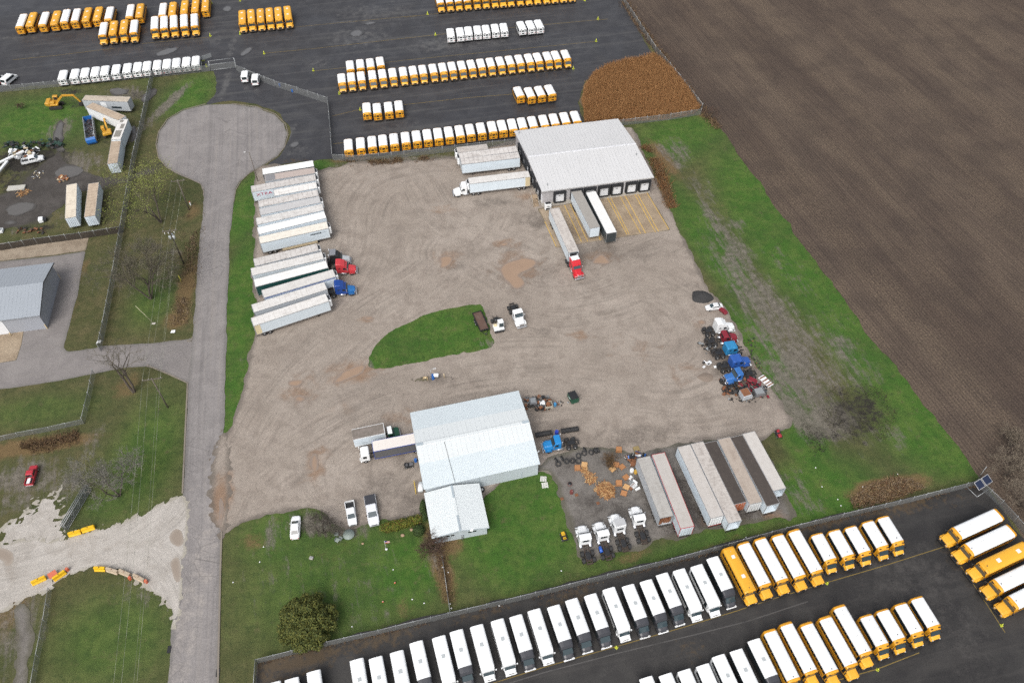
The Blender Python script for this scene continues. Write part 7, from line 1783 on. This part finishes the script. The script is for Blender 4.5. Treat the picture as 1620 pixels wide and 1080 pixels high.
rnd = random.Random(12)
for i in range(15): q = i / 14; tyre('upright truck tyre in the packed row above the bright blue tractor, left half', (848 + 24 * q, 690 - 4 * q), R(100 + rnd.uniform(-8, 8)), R(90 - 15 + rnd.uniform(-6, 6)), .5)
for i in range(14): q = i / 13; tyre('upright truck tyre in the packed row above the bright blue tractor, right half', (889 + 25 * q, 684 - 4 * q), R(100 + rnd.uniform(-8, 8)), R(90 - 20 + rnd.uniform(-6, 6)), .5)
for p, tz, l in (((883, 735), 20, 'tyre lying at the lower left end of the loose cluster'), ((889, 727), 65, 'tyre leaning at the upper left of the loose cluster'), ((896, 731.5), 55, 'tyre leaning second in the loose cluster'), ((905.5, 730), 40, 'tyre tilted in the middle of the loose cluster'), ((915, 730), 35, 'tyre tilted next to the pallets'), ((915, 722), 40, 'tyre tilted behind the middle of the loose cluster'), ((924, 718), 45, 'tyre tilted high in the loose cluster'), ((925, 713), 60, 'tyre standing behind the high one in the loose cluster'), ((935, 716.5), 45, 'tyre tilted right of the high one'), ((941, 715), 75, 'tyre standing first of the right end trio'), ((943, 714.5), 75, 'tyre standing second of the right end trio'), ((946, 714), 75, 'tyre standing last of the right end trio'), ((880, 730), 65, 'tyre standing at the far left end of the loose cluster')):
    tyre(l, p, R(-35 + rnd.uniform(-25, 25)) if tz < 60 else R(110), R(tz), .32 + .2 * (tz > 50), 1.12)
# pallets
PAL = paint('pallet_wood', (.36, .17, .07), .8, .5, (.2, .1, .05), sc=2); PALO = paint('pallet_olive', (.25, .19, .08), .8, .5); PALW = paint('pallet_white', (.62, .62, .58), .7, .3); PALP = paint('pallet_pale', (.5, .3, .13), .8, .4)
GP = 'wooden pallets on the gravel pad'


def pallet(label, p, rz, mat=PAL, tilt=(0, 0), z=.06, box=0, grp=GP):
    g = G(*p); rt = thing('pallet', label, 'pallet', (g.x, g.y, z), rz, grp); rt.rotation_euler = (*tilt, rz); m = MB()
    for k in range(6): m.box(-.6, .6, -.52 + k * .19, -.52 + k * .19 + .13, .11, .135)
    m.build('deck_board', mat, rt); m = MB()
    for y in (-.5, 0, .5): m.box(-.58 + y * 0, .58, y - .04, y + .04, .03, .108)
    m.xf(Matrix.Rotation(R(90), 4, 'Z')).build('stringer', mat, rt)
    if box: MB().box(-.55, .55, -.5, .5, .14, .14 + box).build('crate_side', mat, rt)
    return rt


ZP = lambda x, y: (860 + x / 9, 690 + y / 9)
for p, a, m, b, l in (((482, 462), 0, PAL, .5, 'square orange-brown pallet left of the boards'), ((580, 420), -10, PALP, .5, 'pallet crate above the small board heap'), ((1070, 205), -5, PAL, .6, 'tall pallet stack at the top middle'), ((1320, 190), 15, PALO, .3, 'olive pallet at the top right of the pallets'), ((980, 470), 40, PALP, .1, 'pale square pallet lid tilted in the pile'), ((1030, 412), -20, PAL, .3, 'pallet behind the pale square one'), ((1115, 440), 35, PAL, .1, 'leaning pallet right of the pale square one'), ((1172, 590), 35, PAL, .2, 'lone pallet right of the big board heap'), ((1070, 680), 0, PAL, .6, 'pallet stack right of the big board heap'), ((1178, 725), -30, PALP, .1, 'openwork pallet beside the stack'), ((1142, 815), -20, PAL, .1, 'lowest reddish pallet below the stack'), ((1290, 350), 20, RUST, .4, 'rusty crate against the torn trailer'), ((1275, 400), 0, RUST, .3, 'rusty open tray beside the torn trailer')):
    pallet(l, ZP(*p), R(a), m, (rnd.uniform(-.08, .08), rnd.uniform(-.08, .08)), .06, b)
pallet('white pallet on the lawn, upper of two', (859.5, 758), R(-4), PALW, grp='white pallets on the lawn'); pallet('white pallet on the lawn, lower of two', (862, 768), R(8), PALW, (0.1, 0), .1, grp='white pallets on the lawn')


def wood_heap(label, p, r, n, h, seed):
    rn = random.Random(seed); m = MB()
    for k in range(n):
        L = rn.uniform(.6, 1.6); w_ = rn.uniform(.04, .08); i0 = len(m.v); m.box(-L / 2, L / 2, -w_, w_, -.02, .02, rn.randrange(3))
        a = rn.uniform(0, 6.28); d = r * math.sqrt(rn.random()); z = .1 + h * (1 - d / r) * rn.random()
        m.xf(Matrix.Translation((math.cos(a) * d, math.sin(a) * d, z)) @ Matrix.Rotation(rn.uniform(0, 6.28), 4, 'Z') @ Matrix.Rotation(rn.gauss(0, .3), 4, 'Y'), i0)
    o = m.build('scrap_wood', [paint('fresh_wood', (.38, .2, .08), .8, .4), paint('wood_brown', (.26, .125, .05), .8, .5), paint('wood_light', (.46, .29, .13), .8, .3)]); o.location = at(p, .06)
    return tag(o, label, 'wood pile', kind='stuff')


wood_heap('big heap of broken orange boards on the gravel pad', ZP(880, 775), 1.75, 230, 1.0, 3); wood_heap('smaller fan of pale boards below the pallets', ZP(665, 600), 1.15, 80, .5, 4); wood_heap('narrow scatter of boards joining pallets and heap', ZP(575, 500), .6, 30, .4, 5)
wood_heap('grey lumber scatter at the scrapyard edge', (36, 305), 1.8, 40, .3, 6)


def scrap(label, p, rx, ry, n, mats, seed, h=.7, size=(.2, .8), rot=0, name='scrap_metal'):
    rn = random.Random(seed); m = MB()
    for k in range(n):
        i0 = len(m.v); a, b, c = (rn.uniform(*size) for _ in range(3)); t = rn.randrange(5); mi = rn.randrange(len(mats))
        if t < 2: m.rbox(-a / 2, a / 2, -b / 2, b / 2, 0, c * .5, .02, mi)
        elif t == 2: m.cyl((-a, 0, .1), (a, 0, .1), .05, n=5, mat=mi)
        elif t == 3: m.slab([(-a / 2, -b / 2, .05), (a / 2, -b / 2, .1), (a / 2, b / 2, .2), (-a / 2, b / 2, .1)], .03, mi)
        else: m.cyl((0, 0, 0), (0, 0, .2), b * .5, n=10, mat=mi)
        z = rn.random() ** 2 * h
        m.xf(Matrix.Translation((rn.uniform(-rx, rx), rn.uniform(-ry, ry), z)) @ Matrix.Rotation(rn.uniform(0, 6.28), 4, 'Z') @ Matrix.Rotation(rn.gauss(0, .35), 4, 'X'), i0)
    o = m.build(name, mats); o.location = at(p, .05); o.rotation_euler = (0, 0, rot); return tag(o, label, 'scrap', kind='stuff')


MS = [BLACK, CHAS, STEEL, RUST, CHAS]
scrap('dark machine scrap heap east of the workshop wall', (850, 639), 2.6, 1.6, 85, [BLACK, CHAS, paint('grey_scrap', (.13, .135, .14), .6, .4), RUST], 3, 1.0); scrap('small bits of scrap strewn past the blue barrel', (886, 640), 1.8, .8, 16, MS, 4, .1, (.15, .4))
cr = thing('open_crate', 'cream open crate of rusty parts east of the workshop', 'crate', at((867.5, 643)), R(12)); b = MB()
b.box(-.8, .8, -.7, -.62, 0, .9); b.box(-.8, .8, .62, .7, 0, .9); b.box(-.8, -.72, -.62, .62, 0, .9); b.box(.72, .8, -.62, .62, 0, .9); b.box(-.72, .72, -.62, .62, 0, .1); b.build('crate_side', paint('crate_cream', (.45, .42, .35), .7, .4), cr); MB().ball((0, 0, .3), .65, .5, .3, 8, 5, 0, .2).build('parts_load', RUST, cr)
mc = thing('engine_block', 'white and black engine unit beside the open crate', 'engine', at((858, 641)), R(12)); MB().rbox(-.6, .5, -.5, .5, .1, 1.1, .1).build('block', WHITE2, mc); MB().rbox(-.2, .6, -1.0, -.4, .1, .8, .08).build('radiator', DGREY, mc); MB().cyl((-.3, .2, 1.05), (-.3, .2, 1.4), .15, n=8).build('air_filter', BLACK, mc)
gm = thing('generator', 'grey boxy machine nearest the workshop east wall', 'machine', at((843, 640)), R(10)); MB().rbox(-.75, .75, -.8, .8, .2, 1.5, .1).build('housing', paint('machine_grey', (.16, .165, .175), .5, .4), gm); MB().box(-.7, .7, -.7, .7, 0, .2).build('skid', BLACK, gm); MB().rbox(-.5, .5, -.5, .5, 1.48, 1.56, .02).build('top_panel', STEEL, gm)
scrap('tangle of dark parts and tubes at the torn trailer front', (1006, 724), 2.0, 1.1, 40, [BLACK, CHAS, BLUEB, WHITE2, RUST], 5, .9, (.2, .7), R(30)); scrap('scrap panels beside the torn trailer', (1003, 766), .8, 1.6, 12, [STEEL, SIDED, WHITE2, RUST], 6, .3, (.4, 1.2))
scrap('heap of axles and frames below the blue wrecks', (1160, 613), 2.5, 2.1, 130, [CHAS, BLACK, CHAS, RUST, BLACK], 7, 1.0, (.2, .8)); scrap('mixed white and grey truck parts below the blue wrecks', (1190, 618), 3.0, 2.0, 90, [STEEL, CHAS, CHAS, BLACK, cMAR], 8, .9, (.2, .9)); scrap('white body parts left of the royal blue wreck', (1122, 577), 1.4, .9, 8, [WHITE2, WHITE, CHAS], 9, .5, (.3, .9)); scrap('loose parts left of the sky blue cab', (1118, 552), 2.0, 1.6, 30, [CHAS, BLACK, STEEL, CHAS], 10, .4, (.2, .7)); scrap('loose parts beside the front wheels of the wrecks', (1190, 560), 1.2, 4.5, 40, [CHAS, BLACK, RUST, CHAS], 11, .2, (.1, .4))
scrap('scrap strewn under the scrap boxes', (1175, 632), 3.0, .7, 24, [BLACK, CHAS, STEEL], 12, .2, (.15, .5))


def sbox(label, p, rz, L, W_, H, mat, top, name='sleeper_box'):
    rt = thing(name, label, 'truck part', at(p), rz); MB().prism([(-L / 2, .3), (-L / 2, H), (L * .3, H + .1), (L / 2, H * .7), (L / 2, .3)], -W_ / 2, W_ / 2, .08).build('shell', mat, rt); MB().slab([(-L / 2 + .05, -W_ / 2 + .1, H + .02), (L * .28, -W_ / 2 + .1, H + .12), (L * .28, W_ / 2 - .1, H + .12), (-L / 2 + .05, W_ / 2 - .1, H + .02)], .03).build('roof_panel', top, rt)
    return rt


sbox('rusty-roofed sleeper box in the scrap heap', (1178, 628), R(18), 2.2, 2.0, 1.7, SIDED, RUST); sbox('grey sleeper box at the right of the scrap heap', (1200, 624), R(14), 2.2, 1.6, 1.3, paint('machine_grey', (.16, .165, .175), .5, .4), STEEL)
sbox('maroon hood shell between blue cab and scrap', (1189, 605), R(-35), 2.0, 1.2, .9, cMAR, cMAR, 'truck_hood'); sbox('maroon hood piece above the white wreck', (1143.5, 495), R(-55), 2.0, .9, .9, cMAR, cMAR, 'truck_hood')
wr = thing('storage_rack', 'white steel rack lying at the right end of scrap', 'rack', at((1211, 604)), R(-58)); b = MB(); b.box(-1.5, 1.5, -.75, .75, .1, .3); b.build('bed', WHITE2, wr); b = MB()
for x in (-1.1, -.2, .6, 1.2): b.box(x - .12, x + .12, -.7, .7, .31, .45)
b.build('crossbar', RUST, wr)
# solar trailer
sp_ = thing('solar_trailer', 'two tilted solar panels on a mast at the lot corner', 'solar panel', at((1547, 772)), R(30)); PV = plain('solar_cell', (.012, .02, .05), .15, 0, .7)
for k in (-1, 1):
    q = [(k * 1.0 - .9, -.75, 1.9), (k * 1.0 + .9, -.75, 1.9), (k * 1.0 + .9, .75, 2.5), (k * 1.0 - .9, .75, 2.5)]; o = MB().slab(q, .06).build('panel_frame', RIM, sp_)
    n_ = (Vector(q[1]) - Vector(q[0])).cross(Vector(q[2]) - Vector(q[1])).normalized() * .065; c_ = sum((Vector(p) for p in q), Vector()) / 4; MB().slab([tuple(c_ + (Vector(p) - c_) * .9 + n_) for p in q], .01).build('solar_cell', PV, o)
b = MB(); b.cyl((0, 0, 0), (0, 0, 2.1), .1); b.tube([(-1.8, -1.2, .15), (1.8, -1.2, .15), (1.8, 1.2, .15), (-1.8, 1.2, .15), (-1.8, -1.2, .15)], .06, 6); b.cyl((1.2, 1.3, 0), (1.6, 1.6, 4.2), .05, n=6); b.build('mast', GALV, sp_)
# lawn bits
tb_ = thing('patio_table', 'round grey mesh table on the lawn by the pickups', 'table', at((552.6, 848))); MB().cyl((0, 0, .7), (0, 0, .74), 1.05, n=24).build('tabletop', paint('mesh_grey', (.2, .24, .22), .6, .3), tb_); MB().cyl((0, 0, 0), (0, 0, .7), .07).build('leg', STEEL, tb_)
for p, rz, l in (((533, 846), 10, 'grey garden chair nearest the bare tree'), ((534, 856), -30, 'grey garden chair below the first'), ((539, 853), 60, 'grey garden chair next to the round table')):
    ch = thing('garden_chair', l, 'chair', at(p), R(rz), 'garden chairs on the lawn'); cm = paint('chair_grey_green', (.25, .29, .27), .6, .3); MB().rbox(-.35, .35, -.35, .35, .38, .45, .03).build('seat', cm, ch); MB().rbox(-.35, -.28, -.35, .35, .45, .95, .03).build('backrest', cm, ch)
    for x in (-.3, .3):
        for y in (-.3, .3): MB().cyl((x, y, 0), (x, y, .38), .025, n=5).build('leg', cm, ch)
sl_ = thing('stone_slab', 'small pale stone slab standing on the lawn', 'stone', at((493, 883)), R(-10)); MB().rbox(-.35, .35, -.3, .3, 0, .35, .08).build('slab', paint('pale_stone', (.36, .34, .31), .8, .4), sl_); MB().rbox(-.22, .22, -.18, .18, .35, .4, .02).build('plaque', STEEL, sl_)
for p, s in (((637, 847), .4), ((651, 838), .35), ((574, 860), .25)):
    o = MB().ball((0, 0, .15), s, s * .8, s * .6, 9, 6, 0, .1).build('boulder', paint('tan_boulder', (.36, .25, .16), .85, .4)); o.location = at(p, .0); tag(o, {.4: 'tan boulder under the hedge', .35: 'tan boulder between hedge and round shrub', .25: 'small tan stone on open lawn'}[s], 'boulder', 'boulders by the hedge')
fl = thing('flagpole', 'short flagpole with a red, white and blue flag by the hedge', 'flagpole', at((611.5, 869))); MB().cyl((0, 0, 0), (0, 0, 3.4), .05, n=8).build('pole', RIM, fl); MB().cyl((0, 0, 0), (0, 0, .3), .22, n=10).build('base', WHITE, fl)
b = MB()
for k in range(5): b.slab([(.05, .02 * k, 2.55 + .14 * k), (.9, .1, 2.45 + .14 * k), (.9, .1, 2.59 + .14 * k), (.05, .02 * k, 2.69 + .14 * k)], .015, k % 2)
b.slab([(.05, .0, 2.97), (.42, .04, 2.93), (.42, .04, 3.3), (.05, 0, 3.34)], .03, 2); b.build('flag', [plain('flag_red', (.5, .02, .04), .7), WHITE, plain('flag_blue', (.02, .04, .2), .7)], fl)
# scrapyard
EXY = paint('excavator_yellow', (.55, .29, .03), .5, .4, (.2, .12, .05))


def excavator(label, p, rz, boom, sc=1.0, up=0):
    rt = thing('excavator', label, 'excavator', at(p), rz, scale=(sc,) * 3)
    for s in (-1, 1): MB().prism([(-1.7, .4), (-1.4, .85), (1.4, .85), (1.7, .4), (1.4, .05), (-1.4, .05)], s * 1.0 - .3, s * 1.0 + .3, .05).build('track', CHAS, rt)
    MB().cyl((0, 0, .8), (0, 0, 1.05), .7, n=14).build('turntable', CHAS, rt); MB().rbox(-1.9, .9, -1.2, 1.2, 1.05, 1.5, .08).build('deck', EXY, rt); MB().rbox(-2.2, -1.0, -1.25, 1.25, 1.2, 2.1, .18).build('counterweight', EXY, rt); MB().rbox(-1.0, .1, -1.1, -.1, 1.5, 2.0, .08).build('engine_cover', EXY, rt)
    c = MB().rbox(-.3, 1.0, .25, 1.2, 1.5, 2.9, .1).build('cab', EXY, rt); b = MB(); b.box(1.0, 1.015, .38, 1.08, 1.8, 2.75); b.box(-.1, .85, 1.2, 1.215, 2.0, 2.75); b.box(-.1, .85, .235, .25, 2.0, 2.75); b.build('window', GLASS, c)
    for nm, (a, b_), w_, h_ in (('boom', boom[0], .22, .5), ('boom', boom[1], .2, .42), ('stick', boom[2], .17, .34)):
        A, B = Vector((a[0], -.25, a[1])), Vector((b_[0], -.25, b_[1])); d = (B - A).normalized(); n = Vector((-d.z, 0, d.x)) * h_ / 2
        MB().loft([[tuple(q + n + Vector((0, s * w_, 0))) for q, s in ((A, -1), (A, 1))] + [tuple(q - n + Vector((0, s * w_, 0))) for q, s in ((A, 1), (A, -1))], [tuple(q + n * .8 + Vector((0, s * w_, 0))) for q, s in ((B, -1), (B, 1))] + [tuple(q - n * .8 + Vector((0, s * w_, 0))) for q, s in ((B, 1), (B, -1))]]).build(nm, EXY, rt)
    e = boom[2][1]; MB().prism([(e[0] - .1, e[1] + .1), (e[0] + .4, e[1] - .2), (e[0] + .3, e[1] - .8), (e[0] - .5, e[1] - .9), (e[0] - .7, e[1] - .3)], -.75, .25, .04).build('bucket', CHAS, rt)
    b = MB(); b.cyl((.9, -.25, 1.3), ((boom[0][0][0] + boom[0][1][0]) / 2, -.25, (boom[0][0][1] + boom[0][1][1]) / 2 - .2), .1); b.build('hydraulic_cylinder', STEEL, rt)


excavator('yellow excavator reaching its arm toward the scrapyard trailers', (91, 170), R(8), [((.6, 1.6), (2.6, 3.4)), ((2.6, 3.4), (5.4, 3.2)), ((5.3, 3.3), (6.4, 1.2))], 1.12)
excavator('small yellow excavator wedged between trailers and scrap bin', (172, 214), R(115), [((.6, 1.6), (2.6, 2.7)), ((2.6, 2.7), (4.6, 2.8)), ((4.5, 2.9), (5.4, 1.6))], .95)
A, B = G(143.5, 221, 1.6), G(139, 187, 1.6); rb = thing('scrap_bin', 'long open scrap bin with a blue front end', 'bin', (A.x, A.y, .05), math.atan2(B.y - A.y, B.x - A.x)); L = (B - A).length
b = MB(); b.box(0, L, -1.25, -1.17, .3, 2.2); b.box(0, L, 1.17, 1.25, .3, 2.2); b.box(0, L, -1.169, 1.169, .3, .4); b.build('side_wall', SIDED, rb); b = MB(); b.prism([(-.5, .9), (-.1, .2), (0, .2), (0, 2.25), (-.4, 1.7)], -1.27, 1.27, .05); b.box(L, L + .1, -1.25, 1.25, .3, 2.2); b.build('end_wall', cpaint('bin_blue', (.02, .13, .42)), rb)
b = MB(); rnd = random.Random(77)
for k in range(60): i0 = len(b.v); b.rbox(-.3, .3, -.25, .25, 0, .15, .02, k % 3); b.xf(Matrix.Translation((rnd.uniform(.4, L - .4), rnd.uniform(-.9, .9), rnd.uniform(1.0, 1.5))) @ Matrix.Rotation(rnd.uniform(0, 6), 4, 'Z') @ Matrix.Rotation(rnd.gauss(0, .5), 4, 'X'), i0)
b.build('scrap_load', [BLACK, CHAS, paint('plum_scrap', (.05, .03, .035), .7, .3)], rb)['kind'] = 'stuff'
pickup('white wrecked flatbed pickup in the scrapyard', WHITE2, (69, 249), (34, 256))
for p, q, l, m in (((-12, 262), (38, 240), 'long white beam across the scrap, upper one', WHITE), ((-14, 285), (12, 256), 'white beam slanting down at the left edge', WHITE2)):
    A, B = G(*p, 1.2), G(*q, 1.2); o = thing('steel_beam', l, 'beam', (A.x, A.y, 0), math.atan2(B.y - A.y, B.x - A.x), 'white beams in the scrap'); MB().prism([(0, .9), (0, 1.3), ((B - A).length, 1.6), ((B - A).length, 1.2)], -.35, .35, .02).build('beam', m, o); MB().box(.5, .7, -.2, .2, 0, .9).build('prop', CHAS, o)
scrap('white and tan machine scrap around the wrecked pickup', (38, 246), 4.0, 2.2, 50, [WHITE2, WHITE, TANP, RUST, CHAS], 21, 1.6, (.3, 1.4)); scrap('dark green netting and black scrap behind the wrecked pickup', (55, 231), 8.0, 1.8, 110, [BLACK, paint('net_green', (.015, .045, .035), .8, .3), CHAS, paint('net_green', (.015, .045, .035), .8, .3)], 22, 1.0, (.3, 1.2), R(4)); scrap('coloured rubbish heap on the muddy path', (103, 285), 2.0, 1.3, 22, [RUST, paint('tan_panel', (.5, .42, .28), .7, .4), SIDED, PAL], 23, .4, (.3, 1.0), R(20)); scrap('pale rubbish on the scrapyard dirt', (58, 278), 1.6, 1.8, 18, [TANP, WHITE2, SIDED], 24, .2, (.15, .4)); scrap('brown brush heap beside the dark slatted fence', (50, 366), 3.5, 1.0, 40, [RUST, CHAS, TWIGB], 25, .5, (.2, .7))
o = thing('concrete_slab', 'pale broken slab on the scrapyard dirt', 'slab', at((27, 299)), R(8)); MB().rbox(-2.2, 2.2, -.9, .9, .1, .5, .05).build('slab', paint('pale_concrete', (.45, .44, .4), .8, .4), o); MB().box(-1.5, 1.0, .95, 1.1, .05, .2).build('board', WOOD, o)
o = thing('junk_box', 'small white and black appliance in the mud', 'appliance', at((68, 350)), R(20)); MB().rbox(-.8, .3, -.7, .7, 0, 1.0, .1).build('housing', WHITE, o); MB().rbox(.3, 1.0, -.6, .6, 0, .7, .05).build('base', BLACK, o)
o = thing('junk_box', 'white dented box at the left edge of the scrapyard', 'appliance', at((1, 367)), R(10)); MB().rbox(-.8, .8, -.7, .7, 0, .7, .1).build('housing', WHITE2, o); MB().rbox(-.6, .6, -.5, .5, .7, .75, .02).build('lid', STEEL, o)
# roadside bits
o = thing('guy_post', 'thin white and yellow guy marker leaning in the grass', 'marker', at((243.5, 512))); MB().tube([(0, 0, 0), (-2.6, .8, 5.0)], .045, 6).build('guy_guard', paint('guy_cream', (.55, .52, .35), .6, .3), o); MB().rbox(-.4, .4, -.3, .3, 0, .12, .05).build('anchor', BASE, o)
o = thing('cable_marker', 'yellow upright cable marker at the roadside', 'marker', at((287, 446))); MB().cyl((0, 0, 0), (0, 0, 2.3), .07, n=6).build('post', plain('marker_yellow', (.6, .55, .08), .5), o); MB().cyl((0, 0, 2.3), (0, 0, 2.4), .09, n=6).build('cap', BLACK, o)
o = thing('cable_marker', 'white marker post with a red cap by the upper pole', 'marker', at((302, 325))); MB().rbox(-.15, .15, -.12, .12, 0, 1.0, .02).build('post', WHITE, o); MB().rbox(-.16, .16, -.13, .13, 1.0, 1.2, .02).build('cap', OR, o)
for p, l in (((274, 525), 'white sheet of litter at the roadside grass'), ((157, 541), 'white litter caught at the tall fence foot')): o = MB().slab([(-.5, -.4, .05), (.5, -.35, .1), (.45, .4, .2), (-.4, .35, .1)], .03).build('litter', WHITE); o.location = at(p, .05); tag(o, l, 'litter', 'litter')
for k, p in enumerate(((345, 1064), (268, 1027))): o = thing('storm_drain', ('dark storm drain at the right kerb near the bottom', 'dark storm drain at the left road edge near the bottom')[k], 'drain', at(p, .085), R(95)); MB().box(-.6, .6, -.3, .3, 0, .03).build('grate', BLACK, o)
for p, l in (((889, 789), 'rusty lid on the gravel pad, left of three'), ((912, 783), 'rusty lid beside the burn barrel'), ((946, 796), 'dark rusty disc below the big board heap')):
    o = thing('rusty_lid', l, 'scrap lid', at(p, .09), R(20), 'rusty lids on the pad'); MB().rbox(-.3, .3, -.28, .28, 0, .08, .03).build('plate', RUST, o); MB().rbox(-.08, .08, -.04, .04, .08, .12, .01).build('handle', BLACK, o)
o = thing('fire_pit', 'ashy fire pit with a pinkish rim on the gravel pad', 'fire pit', at((901.5, 766), .08)); b = MB(); b.cyl((0, 0, 0), (0, 0, .18), .5, .45, 14); b.build('ring', paint('pit_rust', (.16, .09, .08), .8, .5), o); MB().cyl((0, 0, .18), (0, 0, .2), .38, n=14).build('ash', BLACK, o)
lt = None
for k, p in enumerate(((417, 865), (411, 889), (369, 921), (622, 901), (652, 948), (671, 954), (557, 991), (709, 905), (712, 955), (888, 903), (840, 1010 - 70), (1300, 770), (1330, 800), (1365, 770), (1420, 750), (1290, 740), (1325, 790), (1180, 850), (700, 897), (714, 962), (790, 958), (990, 905))):
    if lt is None:
        b = MB(); b.slab([(-.11, -.08, .04), (.1, -.1, .07), (.12, .07, .09), (-.07, .1, .05)], .04); lt = b.build('litter_scrap', WHITE); o = lt
    else: o = lt.copy(); COL.objects.link(o)
    o.location = at(p, .03); o.rotation_euler = (0, 0, k * 1.7); tag(o, 'tiny white scrap of litter lying on the lawns', 'litter', 'white litter scattered over the lawns')
for p, l in (((625, 922), 'orange ball on the front lawn, upper one'), ((606, 952), 'orange ball on the front lawn, lower one')):
    o = thing('ball', l, 'ball', at(p)); MB().ball((0, 0, .16), .17, n=10, m=7).build('shell', OR, o); MB().cyl((0, 0, .31), (0, 0, .345), .05, n=6).build('valve', WHITE, o)
